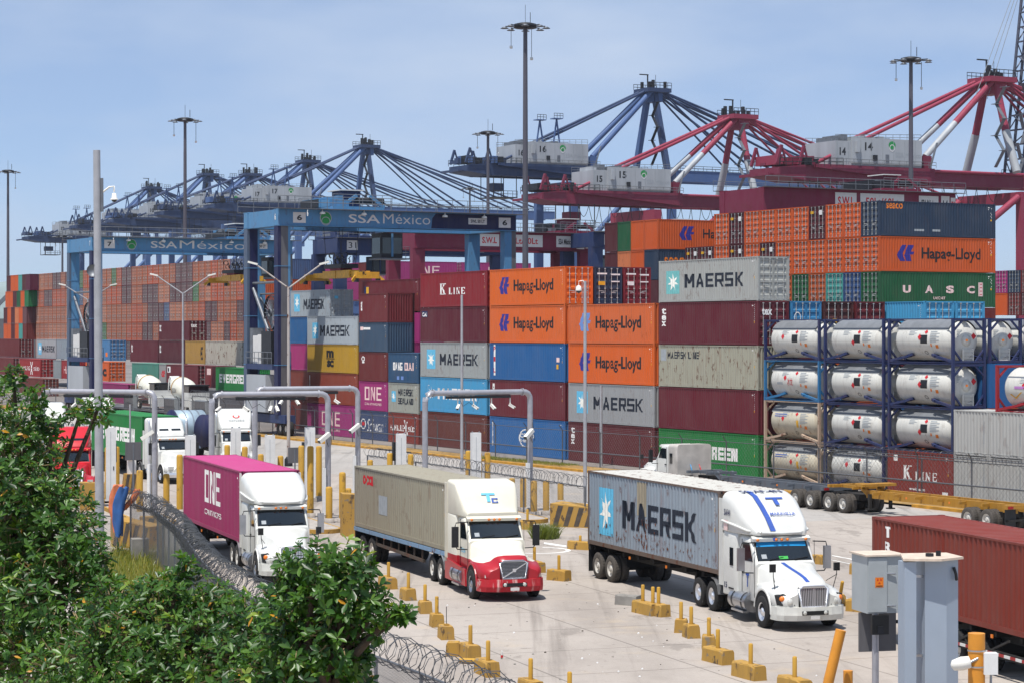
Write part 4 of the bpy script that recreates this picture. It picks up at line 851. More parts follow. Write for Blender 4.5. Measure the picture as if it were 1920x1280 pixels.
        decal(o, disc(), (4.1, 5.3, zb + .2, zt - .14), 'ink_grey', '-y', .51, 'emblem'); decal(o, disc(), (4.18, 5.22, zb + .28, zt - .22), 'ink_green', '-y', .516, 'emblem')
        decal(o, ring(20, .82), (4.25, 5.15, zb + .1, zt - .62), 'ink_grey', '-y', .522, 'emblem')
        for yy in (-.0, wb): decal(o, glyphs(number, .03), (yy - .35, yy - .05, zt - 1.0, zt - .4), 'ink_white', '-x', .02)
    if swl:
        plate(span * .36, span * .47, zb + .45, zt - .3, 'S.W.L', 'ink_red'); plate(span * .49, span * .72, zb + .45, zt - .3, '50Lt/60Lt', 'ink_red', .02); plate(span * .8, span * .905, zb + .5, zt - .35, 'SSA México'); plate(span * .92, span * .965, zb + .3, zt - .3, number); plate(span * .972, span * .998, zb + .4, zt - .45, 'ZPMC', 'ink_red')
    if lamps:
        for f in (.17, .34, .68, .85):
            b = B(); b.lathe([(.28, 0), (.24, .16), (.08, .22), (.05, .4), (0, .4)], (span * f, -.95, zt - .4), (0, 0, 1), 'lamp_white', 12); put('floodlight', b, o)
    return o
_RW = []
def _rtgw():
    if not _RW:
        b = B(); b.lathe([(.3, -.3), (.7, -.3), (.78, -.2), (.78, .2), (.7, .3), (.3, .3)], (0, 0, 0), (1, 0, 0), 'tyre_black', 20); b.lathe([(0, -.25), (.3, -.26)], (0, 0, 0), (1, 0, 0), 'rim_white', 12); b.lathe([(.3, .26), (0, .25)], (0, 0, 0), (1, 0, 0), 'rim_white', 12); _RW.append(b.mesh('wheel'))
    return _RW[0]
random.seed(21)
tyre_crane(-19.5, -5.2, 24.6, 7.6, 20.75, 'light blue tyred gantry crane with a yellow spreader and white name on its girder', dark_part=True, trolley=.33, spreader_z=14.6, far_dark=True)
tyre_crane(-77, -4.6, 24.6, 8.6, 20.3, 'light blue tyred gantry crane at left, its yellow spreader before the far wall', number='7', trolley=.78, spreader_z=15.6)
tyre_crane(-84, 39.5, 25.5, 7.2, 22.3, 'maroon tyred gantry crane with white load plates behind the blue one', 'crane_maroon', number='40', swl=True, name=False, trolley=.93, depth=2.3, lamps=False, lw=1.7)
tyre_crane(-28, 54, 26, 7.6, 25, 'large maroon gantry crane behind the block with the navy corner box', 'crane_maroon', number='14', swl=True, name=False, trolley=.72, depth=2.6, lamps=False, lw=1.7)
oC = tyre_crane(-78, 62, 25, 7.4, 22.3, 'navy tyred gantry crane with a white plate reading 51', 'crane_deepblue', name=False, trolley=.6, lamps=False, lw=1.7, depth=1.9)
bb = B(); bb.bx(1.6, 3.2, -.54, -.51, 20.7, 22.0, 'plate_white'); pl = put('sign_plate', bb, oC); decal(pl, glyphs('51', .0), (1.9, 2.9, 20.95, 21.75), 'ink_black', '-y', .55)
oC = tyre_crane(-106, 38.5, 25, 7.4, 22.1, 'navy tyred gantry crane seen through the maroon one', 'crane_deepblue', name=False, trolley=.12, lamps=False, lw=1.7, depth=2.0)
for x0 in (1.4, 20.6):
    bb = B(); bb.bx(x0, x0 + 1.6, -.54, -.51, 20.5, 21.8, 'plate_white'); pl = put('sign_plate', bb, oC); decal(pl, glyphs('31', .0), (x0 + .25, x0 + 1.35, 20.75, 21.55), 'ink_black', '-y', .55)
bb = B(); bb.bx(9.8, 15.0, -.54, -.51, 20.6, 21.7, 'plate_white'); pl = put('sign_plate', bb, oC); decal(pl, glyphs('SSA México.', .0), (10.1, 14.7, 20.8, 21.5), 'ink_black', '-y', .55)
# ------------------------------------------------------------------ quay cranes
worn('quay_blue', '46618f', amount=.05, k=1.0); worn('quay_navy', '2c3e60', amount=.05, k=1.0); worn('quay_red', '8e3048', amount=.08, k=1.0); M('quay_white_', 'c9ccd0')
def quay_crane(s, d, num, label, main='quay_blue', dark='quay_navy', za=69.5, zg=46, red=False, boom=66, full=True):
    o = thing('quay_crane', label, 'quay crane', P(s, d), TH, 'ship-to-shore quay cranes'); zt = zg + 2.8; ys = (-3.2, 3.2); ky = 8.5
    xl, xt = -27, -53
    for x in (xl, 0):
        for y in (-ky, ky):
            b = B(); b.bx(x - .9, x + .9, y - .8, y + .8, 3, zg - 1, main); put('leg', b, o)
        b = B(); b.bx(x - .8, x + .8, -ky + .81, ky - .81, zg - 3.2, zg - 1.01, main); put('portal_beam', b, o); b = B(); b.bx(x - .8, x + .8, -ky + .81, ky - .81, 15, 17, main); put('portal_beam', b, o)
        b = B(); b.bx(x - 1, x + 1, -ky - 3, ky + 3, 1.2, 2.99, dark); put('sill_beam', b, o)
    for y in (-ky, ky):
        b = B(); b.bx(xl + .91, -.91, y - .6, y + .6, 15, 17.2, main); b.tube((xl, y, 17), (-1, y, zg - 2), .65, main, 10); put('diagonal_brace', b, o)
    for y in ys:
        b = B(); b.bx(xt + 5, 4, y - .8, y + .8, zg, zt, dark); put('girder', b, o)
        b = B(); b.bx(4.2, boom, y - .7, y + .7, zg + .2, zt, main); rails(b, (4.2, y - .9, zt), (boom, y - .9, zt), 1.2, 'steel_dark', 24, r=.06); put('boom', b, o)
    b = B(); b.prism([(xt, zg + .8), (xt + 6, zg), (xt + 6, zt), (xt, zt - .6)], 'y', -4.6, 4.6, dark)
    for k in range(26): x = xt + random.uniform(-.6, 9); b.bx(x, x + random.uniform(.3, 1.4), random.uniform(-4.8, 1), random.uniform(1, 4.8), zt, zt + random.uniform(.4, 1.9), random.choice([dark, 'steel_dark', main]))
    for x in (xt + .6, xt + 5.5):
        for y in (-4, 4): b.beam((x - .6, y, zt), (x + .5, y, zt + 3.4), .5, .5, dark); b.beam((x + 1.6, y, zt), (x + .5, y, zt + 3.4), .3, .3, dark)
    for y in (-5, 5): rails(b, (xt, y, zt - .4), (xt + 14, y, zt), 1.4, 'steel_dark', 10, r=.07)
    b.beam((xt - 2, -4.6, zg + .9), (xt - 2, 4.6, zg + .9), .5, .5, dark); b.beam((xt - 2, 0, zg + 1), (xt + 1, 0, zg + 1), 6, .2, dark)
    put('tail_platform', b, o)
    b = B(); b.prism([(-45, zt - .4), (-18, zt - 2.6), (-18, zt + .19), (-45, zt + .19)], 'y', -5, 5, dark); put('house_platform', b, o)
    b = B(); b.bx(-40.5, -21, -4.7, 4.7, zt + .2, zt + 4.6, 'quay_white'); b.bx(-37, -21.1, -5.1, -4.71, zt + .6, zt + 5.3, 'quay_white')
    for k in range(7): x = -40 + k * 2.1; b.bx(x, x + 1.3, -3, 2 + k % 3, zt + 4.61, zt + 5.4 + .5 * (k % 2), random.choice(['quay_white', 'steel_grey', 'ink_grey']))
    for y in (-4.7, 4.7): rails(b, (-40.5, y, zt + 4.6), (-21, y, zt + 5.3), 1.1, 'steel_grey', 12, r=.05)
    for k in range(8): b.bx(-40.2 + k * 2.5, -40.12 + k * 2.5, -4.76 if k < 2 else -5.14, -4.7 if k < 2 else -5.1, zt + .6, zt + (4.5 if k < 2 else 5.2), 'ink_grey')
    b.bx(-32.4, -31.6, -5.5, -5.101, zt + 1.2, zt + 2.2, 'steel_dark'); b.bx(-36.4, -35.6, -5.6, -5.101, zt + 2.6, zt + 4.6, 'quay_white'); b.bx(-29.5, -28.7, -5.15, -5.101, zt + .9, zt + 2.4, 'steel_grey')
    rails(b, (-42, -5.4, zt + .2), (-18, -5.4, zt + .2), 1.1, 'steel_grey', 14, r=.05)
    for k in range(4): b.beam((-19.4 + k * .4, -5.4, zt + .2 + k * 1.2), (-19 + k * .4, -5.4, zt + 1.4 + k * 1.2), .5, .1, 'steel_grey')
    for k in range(6): b.lathe([(.5, 0), (.5, .5), (0, .6)], (-36 + k * 2.4, 1, zt + 4.6), (0, 0, 1), 'steel_grey', 10)
    hs_ = put('machinery_house', b, o)
    decal(hs_, glyphs(num, .03), (-34.2, -32.4, zt + 3.0, zt + 4.5), 'ink_black', '-y', 5.12); decal(hs_, glyphs(num, .03), (-39.6, -38.2, zt + 2.0, zt + 3.4), 'ink_black', '-y', 4.72)
    decal(hs_, disc(), (-28.8, -27.2, zt + 3.4, zt + 4.9), 'ink_green', '-y', 5.12, 'emblem'); decal(hs_, ring(20, .8), (-28.6, -27.4, zt + 3.0, zt + 4.3), 'ink_white', '-y', 5.14, 'emblem'); decal(hs_, glyphs('SSA México', 0), (-27.2, -21.4, zt + 2.0, zt + 2.9), 'ink_grey', '-y', 5.12)
    # mast: two splayed legs under the apex, big back stays, thin tie bars behind and in front
    for y in (-1, 1):
        b = B(); fy = 7.5
        if red: b.tube((-.5, y * 1.4, za - 2), (-.5, y * 4.4, zt + 8), .75, main, 10); b.tube((-.5, y * 4.4, zt + 8), (-.5, y * fy, zt), .8, 'quay_white', 10)
        else: b.beam((-.5, y * 1.4, za - 2), (-.5, y * fy, zt - .5), 1.5, 1.1, main if y > 0 else dark, up=(1, 0, 0))
        put('mast_leg', b, o)
        b = B(); A = Vector((-1.5, y * 1.6, za - 2)); E = Vector((-19, y * 3.4, zt + 2.5)); mid = A.lerp(E, .56)
        if red: b.tube(A, mid, .62, main, 12); b.tube(mid, E, .62, 'quay_white', 12)
        else: b.tube(A, E, .68, main, 12)
        put('back_stay', b, o)
        b = B(); b.bx(-20, -18, y * 3.4 - .7, y * 3.4 + .7, zg, zt + 2.6, main if not red else dark); put('stay_post', b, o)
        b = B(); b.tube((-1.8, y * 1.2, za - 1.4), (xt + 9.5, y * 3.2, zt + .6), .32 if not red else .36, dark if not red else main, 8); put('tie_bar', b, o)
        for xe in (24, 33, 50, 60):
            if xe > boom: continue
            b = B(); b.tube((1.2, y * 1.4, za - 1.6), (xe, y * 3.2, zt + .8), .3 if xe > 30 else .24, dark if not red else main, 6); put('fore_stay', b, o)
    b = B(); b.bx(-3.4, 3.2, -3.4, 3.4, za - 2.2, za - 1.2, dark if not red else main); b.bx(-1.2, 1.4, -2.2, 2.2, za - 4.4, za - 2.21, main)
    for k in range(9): x = random.uniform(-3, 2.4); y = random.uniform(-3, 2.6); b.bx(x, x + .6, y, y + .6, za - 1.2, za + random.uniform(-.4, 1.4), 'steel_dark')
    for y in (-3.4, 3.4): rails(b, (-3.4, y, za - 1.2), (3.2, y, za - 1.2), 1.3, 'steel_dark', 6, r=.07)
    b.beam((-1.5, 0, za - 1.2), (-1.5, 0, za + 2.2), .25, .25, 'steel_dark'); b.beam((-3.8, 0, za + 2.2), (-1.3, 0, za + 2.2), .25, .25, 'steel_dark'); b.tube((2, 2, za), (2, 2, za + 2.6), .06, 'steel_dark', 4)
    put('mast_head', b, o)
    # zigzag stairs up the mast, cable festoon and cage below the girder
    b = B(); z = zt + 1; k = 0
    while z < za - 6:
        y0, y1 = (-7, -4.6) if k % 2 else (-4.6, -7); x = -3.2 + (z - zt) * .02
        b.beam((x, y0, z), (x, y1, z + 3), .7, .15, 'steel_grey' if red else 'steel_dark'); b.bx(x - .6, x + .6, min(y1, y1 - .8), max(y1, y1 + .8), z + 2.95, z + 3.05, 'steel_grey' if red else 'steel_dark'); z += 3; k += 1
    put('stairway', b, o)
    b = B()
    for x in (-46, -44, -40): b.beam((x, -4.4, zg - 5), (x, -4.4, zg), .15, .15, 'steel_dark'); b.beam((x, 2, zg - 5), (x, 2, zg), .15, .15, 'steel_dark')
    b.bx(-46.2, -39.8, -4.6, 2.2, zg - 5.1, zg - 4.9, 'steel_dark'); rails(b, (-46.2, -4.6, zg - 4.9), (-39.8, -4.6, zg - 4.9), 1.4, 'steel_dark', 5, r=.06); b.bx(-45, -42, -2, 1, zg - 3.4, zg - 1.6, dark)
    put('hanging_cage', b, o)
    for sx in (-30, -10, 12, 40):
        pass
    b = B()
    for sx, h in ((-33, 5), (-28.5, 5.5)): b.beam((sx - .8, -3, zt + 5.6), (sx, -3, zt + 5.6 + h), .3, .3, main); b.beam((sx + .8, -3, zt + 5.6), (sx, -3, zt + 5.6 + h), .3, .3, main); b.bx(sx - 1.2, sx + 1.2, -4, -2, zt + 5.6 + h, zt + 5.8 + h, main); rails(b, (sx - 1.2, -4, zt + 5.8 + h), (sx + 1.2, -4, zt + 5.8 + h), 1.1, 'steel_dark', 3, r=.06)
    if not red: put('tie_bar_support', b, o)
    if red:
        b = B(); b.bx(-38, -24, -3.9, -3.85, zg + .3, zg + 2.4, 'quay_white'); b.bx(-12, 2, -3.95, -3.9, zg + .4, zg + 2.2, 'quay_white'); put('white_panel', b, o)
        b = B(); b.tube((-18, -4.3, zg + 2.6), (boom, -4.3, zg + 2.6), .3, main, 8); put('cable_tray', b, o)
        b = B()
        for k in range(16):
            x0 = -44 + k * 2.6; pts = [(x0 + 2.6 * t, -4.4, zg - .2 - 5 * 4 * t * (1 - t) * (.5 + .5 * (k % 3) / 2)) for t in [i / 8 for i in range(9)]]; b.path(pts, .07, 'steel_dark', 4)
        put('festoon_cable', b, o)
    return o
random.seed(33)
quay_crane(-293, 204, '16', 'tall blue quay crane with a white machinery house, nearest of the blue ones', zg=45.6)
q = quay_crane(S_at(688, 211), 211, '17', 'blue quay crane behind the light blue gantry girder, second nearest blue', zg=46)
for k, (px, num, zz, lab) in enumerate(((578, '10', 70, 'blue quay crane just left of the second nearest blue one'), (470, '10', 70, 'blue quay crane in the middle of the far row'), (390, '12', 70, 'blue quay crane, second from the far left end of the row'), (285, '12', 69, 'blue quay crane farthest left in the row'))):
    dd = 214 + k * 2; quay_crane(S_at(px, dd), dd, num, lab, za=ZZ(300 if k == 0 else 325 if k < 3 else 350, P(S_at(px, dd), dd).y) + 1, zg=46.5 if k < 3 else 45)
quay_crane(-250, 200, '15', 'red and white quay crane with a white machinery house, left of two', 'quay_red', 'crane_maroon', 59.3, 36.8, True)
quay_crane(-165, 201.5, '14', 'red and white quay crane at the right edge, nearer of two', 'quay_red', 'crane_maroon', 59.3, 36.8, True)
# a raised lattice boom of a quay crane, attached to the right-hand crane
M('lattice_dark', '4a4d5c', .6, .2, var=.2)
q14 = [x for x in bpy.data.objects if x.get('label', '').startswith('red and white quay crane at the right edge')][0]; zg = 36.8 + 3
b = B(); A, E = Vector((6, 0, zg)), Vector((12.5, 0, zg + 52))
for y in (-2.6, 2.6):
    for dx in (-.9, .9): b.tube(A + Vector((dx, y, 0)), E + Vector((dx, y, 0)), .3, 'lattice_dark', 6)
for k in range(18):
    p0, p1 = A.lerp(E, k / 18), A.lerp(E, (k + 1) / 18)
    for y in (-2.6, 2.6): b.tube(p0 + Vector((-.9 if k % 2 else .9, y, 0)), p1 + Vector((.9 if k % 2 else -.9, y, 0)), .14, 'lattice_dark', 4)
    b.tube(p0 + Vector((0, -2.6 if k % 2 else 2.6, 0)), p1 + Vector((0, 2.6 if k % 2 else -2.6, 0)), .14, 'lattice_dark', 4); b.beam(p0 + Vector((-1, -2.6, 0)), p0 + Vector((-1, 2.6, 0)), .3, .3, 'lattice_dark')
    b.beam(p0 + Vector((-2.2, -3.2, 0)), p1 + Vector((-3.4 if k % 2 else -1.6, -3.2, 0)), .9, .15, 'steel_grey')
put('raised_boom', b, q14); b = B()
for dx in (-9, -10.5, -12): b.tube(E + Vector((dx * .1, -2, 0)), A + Vector((dx, -2, 14)), .07, 'steel_grey', 4)
put('hoist_rope', b, q14)
# scaffold-like ship gear on the far left horizon
b = B(); b.bx(-9, 12, 0, 10, 0, 13, 'crane_grey'); b.bx(6, 14, 0, 10, 13, 20, 'crane_grey'); b.beam((-8, 5, 12), (4, 5, 24), 1, 1, 'steel_grey'); b.beam((10, 5, 19), (70, 5, 11.5), 2, 1.2, 'crane_grey')
o = thing('ship_loader', 'grey ship loader on the far left horizon beside the light mast', 'ship loader', XY(10, 620), 0); put('loader_body', b, o)
# ------------------------------------------------------------------ light masts and lamps
M('mast_grey', '5c5a62', .55, .4, var=.12, stretch=(1, 1, .1))
def mast(px, dist, py, label, h_=None):
    zt = ZZ(py, dist); o = thing('light_mast', label, 'light mast', XY(px, dist), random.uniform(0, 1), 'high light masts'); b = B(); b.tube((0, 0, 0), (0, 0, zt - .5), .42, 'mast_grey', 14, .24); put('pole', b, o)
    b = B(); b.lathe([(0, 0), (1.3, 0), (1.3, .45), (.7, .6), (0, .6)], (0, 0, zt - .7), (0, 0, 1), 'steel_dark', 16)
    for k in range(8): a = math.tau * k / 8; b.tube((0, 0, zt - .5), (2.3 * math.cos(a), 2.3 * math.sin(a), zt - .5), .07, 'steel_dark', 4)
    b.tube((.8, 0, zt), (.8, 0, zt + 1.2), .05, 'steel_dark', 4); b.tube((0, 0, zt), (0, 0, zt + 2), .03, 'steel_dark', 4); put('head_ring', b, o)
    for k in range(8):
        a = math.tau * k / 8; b = B(); c, s_ = math.cos(a), math.sin(a); b.lathe([(0, .22), (.2, .2), (.5, 0), (0, 0)], (2.4 * c, 2.4 * s_, zt - .75), (0, 0, 1), 'steel_grey', 10); put('floodlight', b, o)
    b = B()
    for a, l in ((.4, 3.2), (2.9, 2.2)): b.tube((1.9 * math.cos(a), 1.9 * math.sin(a), zt - .6), (1.9 * math.cos(a), 1.9 * math.sin(a), zt - .6 - l), .04, 'steel_dark', 4); b.lathe([(0, 0), (.18, .05), (.18, .35), (0, .4)], (1.9 * math.cos(a), 1.9 * math.sin(a), zt - 1 - l), (0, 0, 1), 'lamp_white', 8)
    put('hanging_camera', b, o)
mast(985, 258, 42, 'tallest light mast, rising above the orange containers in the middle'); mast(347, 371, 220, 'light mast behind the far wall, right of the grey camera pole'); mast(915, 394, 245, 'light mast between the two blue crane groups'); mast(1708, 288, 106, 'light mast in front of the right-hand machinery house'); mast(15, 491, 318, 'light mast at the far left edge'); mast(881, 640, 351, 'smallest light mast, above the blue girder'); mast(117, 600, 440, 'distant thin mast under the left crane tail')
M('pole_pale', 'a9a9ac', .5, .3, var=.1); worn('pole_rusty', 'b4aca6', amount=1.0)
def street_lamp(px, dist, pyj, label, m='pole_pale', rz=0.0, span=5.2):
    zj = ZZ(pyj, dist); o = thing('street_lamp', label, 'street lamp', XY(px, dist), rz, 'twin-arm street lamps'); b = B(); b.tube((0, 0, 0), (0, 0, zj), .13, m, 10, .09); b.lathe([(.3, 0), (.3, .5), (.14, .7)], (0, 0, 0), (0, 0, 1), 'steel_dark', 10); put('pole', b, o)
    for sx in (-1, 1):
        b = B(); b.tube((0, 0, zj - .1), (sx * span * .78, 0, zj + 1.55), .06, m, 6); put('arm', b, o); b = B(); b.beam((sx * span * .76, 0, zj + 1.6), (sx * span, 0, zj + 1.78), .3, .14, 'lamp_white'); put('lamp_head', b, o)
street_lamp(343, 212, 549, 'twin-arm street lamp beside the right concrete mixer', span=3.1); street_lamp(541, 160, 538, 'twin-arm street lamp with a rust-streaked pole by the blue crane', 'pole_rusty', span=2.9); street_lamp(165, 262, 561, 'twin-arm street lamp in front of the left blue crane leg', span=3.4)
def cam_pole(px, dist, pyt, label, r=.11, m='pole_pale', dome=True, dx=-1):
    zt = ZZ(pyt, dist); o = thing('camera_pole', label, 'camera pole', XY(px, dist)); b = B(); b.tube((0, 0, 0), (0, 0, zt), r, m, 12, r * .75); put('pole', b, o)
    if dome:
        b = B(); b.path([(0, 0, zt - .2), (dx * .12, -.05, zt + .02), (dx * .35, -.05, zt - .02), (dx * .36, -.05, zt - .25)], .03, 'lamp_white', 6); b.lathe([(0, .3), (.12, .26), (.17, .05), (.17, 0)], (dx * .36, -.05, zt - .55), (0, 0, 1), 'lamp_white', 14); b.lathe([(.15, 0), (.12, -.1), (0, -.16)], (dx * .36, -.05, zt - .55), (0, 0, 1), 'cab_glass', 14); put('dome_camera', b, o)
    return o
cam_pole(1097, 126, 527, 'slim pole with a white dome camera in front of the faded orange container'); cam_pole(866, 154, 553, 'plain slim pole rising past the red container', dome=False); cam_pole(1127, 160, 722, 'short pale pole in front of the grey container', .12, dome=False)
o = cam_pole(188, 80, 282, 'thick grey camera pole standing behind the trees at left', .17, dome=False); b = B(); zt = ZZ(282, 80)
o.rotation_euler = (0, R(-.45), 0); b.bx(.13, .22, -.05, .05, zt - 2.2, zt - 1, 'steel_grey'); b.path([(.2, 0, zt - 1.5), (.45, -.05, zt - 1.32), (.62, -.05, zt - 1.3), (.62, -.05, zt - 1.5)], .035, 'lamp_white', 6); b.lathe([(0, .22), (.07, .2), (.09, .04), (.14, 0), (.14, -.03)], (.62, -.05, zt - 1.75), (0, 0, 1), 'lamp_white', 14); b.lathe([(.1, 0), (.08, -.06), (0, -.09)], (.62, -.05, zt - 1.78), (0, 0, 1), 'cab_glass', 12)
put('dome_camera', b, o); b = B(); b.lathe([(0, 0), (.22, .02), (.22, .06)], (-.16, -.05, zt - 4.3), (0, -1, 0), 'steel_grey', 14); put('dish', b, o)
# ------------------------------------------------------------------ lorries
M('truck_white', 'cfcfca', .28, var=.09, scale=1.3, spec=.6); M('truck_cream', 'd4cfbe', .3, var=.1, scale=.8, spec=.6); M('truck_red', 'c01f2a', .3, var=.1, spec=.6); M('glass_dark', '141c22', .05, var=0, spec=1.0); M('black_plastic', '17181a', .5, var=.15); M('bumper_white', 'cfcfc8', .4, var=.12, scale=3)
worn('bumper_red', 'b01d2a', rust='d8d4cc', amount=.7, scale=1.6); M('aluminium', 'b4b6ba', .3, .85, var=.12); M('amber', 'e07a28', .35, var=.05); M('tail_red', '9a1418', .35, var=.1); M('lens', 'cfcfc8', .1, .2, var=.05); M('dash_blue', '1f8ac4', .3, var=0); M('dash_green', '3fae4c', .5, var=0); M('steel_grime', '262422', .8, .1, var=.35, scale=5); worn('trailer_rust', '4a423c', amount=.8); worn('deck_blue', '7a98b4', amount=.9); worn('chassis_yellow', 'a87a2a', amount=.5); worn('chassis_grey', '5a6068', amount=.25); M('cab_dirty', 'b8b2aa', .5, var=.22, scale=1.2)
def twotone(name, hi, lo, z0, nose):
    m = bpy.data.materials.new(name); m.use_nodes = True; nt = m.node_tree; b = nt.nodes['Principled BSDF']; b.inputs['Roughness'].default_value = .28; L = nt.links.new
    t = nt.nodes.new('ShaderNodeTexCoord'); sp = nt.nodes.new('ShaderNodeSeparateXYZ'); L(t.outputs['Object'], sp.inputs[0])
    r = nt.nodes.new('ShaderNodeMapRange'); r.inputs['From Min'].default_value = -.8; r.inputs['From Max'].default_value = -.3; r.inputs['To Min'].default_value = z0; r.inputs['To Max'].default_value = z0 + nose; L(sp.outputs['X'], r.inputs['Value'])
    c = nt.nodes.new('ShaderNodeMath'); c.operation = 'LESS_THAN'; L(sp.outputs['Z'], c.inputs[0]); L(r.outputs['Result'], c.inputs[1])
    x = nt.nodes.new('ShaderNodeMixRGB'); L(c.outputs[0], x.inputs['Fac']); x.inputs['Color1'].default_value = (*lin(hi), 1); x.inputs['Color2'].default_value = (*lin(lo), 1); L(x.outputs['Color'], b.inputs['Base Color']); MATS[name] = m
twotone('white_over_red', 'dedacb', 'a81f2b', 1.33, .33)
def rr(x, hy, z0, z1, r, k=4, x1=None):
    r = min(r, hy * .9, (z1 - z0) * .49); pts = []
    for cy, cz, a0 in ((hy - r, z1 - r, 0), (-hy + r, z1 - r, 90), (-hy + r, z0 + .05, 180), (hy - r, z0 + .05, 270)):
        rad = r if a0 < 180 else .05
        if a0 >= 180: cy = math.copysign(hy - .05, cy)
        for i in range(k + 1):
            a = R(a0 + 90 * i / k); z = cz + rad * math.sin(a); f = (z - z0) / (z1 - z0)
            pts.append((x if x1 is None else x + (x1 - x) * f, cy + rad * math.cos(a), z))
    return pts
_WH = {}
def wheel(par, x, y, r=.51, w=.28, rim='rim_white', out=1, tyre='tyre_black', dual=False):
    key = (r, w, rim, out, tyre)
    if key not in _WH:
        b1 = B(); b1.lathe([(r * .58, w * .5), (r * .9, w * .52), (r, w * .4), (r, -w * .4), (r * .9, -w * .52), (r * .58, -w * .5)], (0, 0, 0), (0, out, 0), tyre, 28)
        for k in range(28): a = math.tau * k / 28; b1.beam((math.cos(a) * r, -w * .36, math.sin(a) * r), (math.cos(a + .1) * r, w * .36, math.sin(a + .1) * r), .05, .02, tyre, up=(math.cos(a), 0, math.sin(a)))
        b2 = B(); b2.lathe([(r * .6, w * .46), (r * .56, w * .48), (r * .52, w * .2), (r * .3, w * .12), (r * .24, w * .42), (r * .1, w * .5), (0, w * .5)], (0, 0, 0), (0, out, 0), rim, 22); b2.lathe([(r * .6, -w * .46), (0, -w * .4)], (0, 0, 0), (0, out, 0), 'steel_grime', 14)
        b3 = B(); b3.lathe([(r * .2, w * .44), (r * .2, w * .46), (0, w * .47)], (0, 0, 0), (0, out, 0), 'steel_grime' if rim != 'chrome' else 'chrome', 10)
        for k in range(10): a = math.tau * k / 10; b3.lathe([(.045, w * .145), (0, w * .15)], (math.cos(a) * r * .41, 0, math.sin(a) * r * .41), (0, out, 0), 'under_dark', 6)
        _WH[key] = (b3.mesh('wheel'), b1.mesh('tyre'), b2.mesh('rim'))
    h, t, m = _WH[key]; o = put('wheel', h, par, (x, y, r)); put('tyre', t, o); put('rim', m, o)
    if dual: o2 = put('wheel', h, par, (x, y - out * (w + .06), r)); put('tyre', t, o2); put('rim', m, o2)
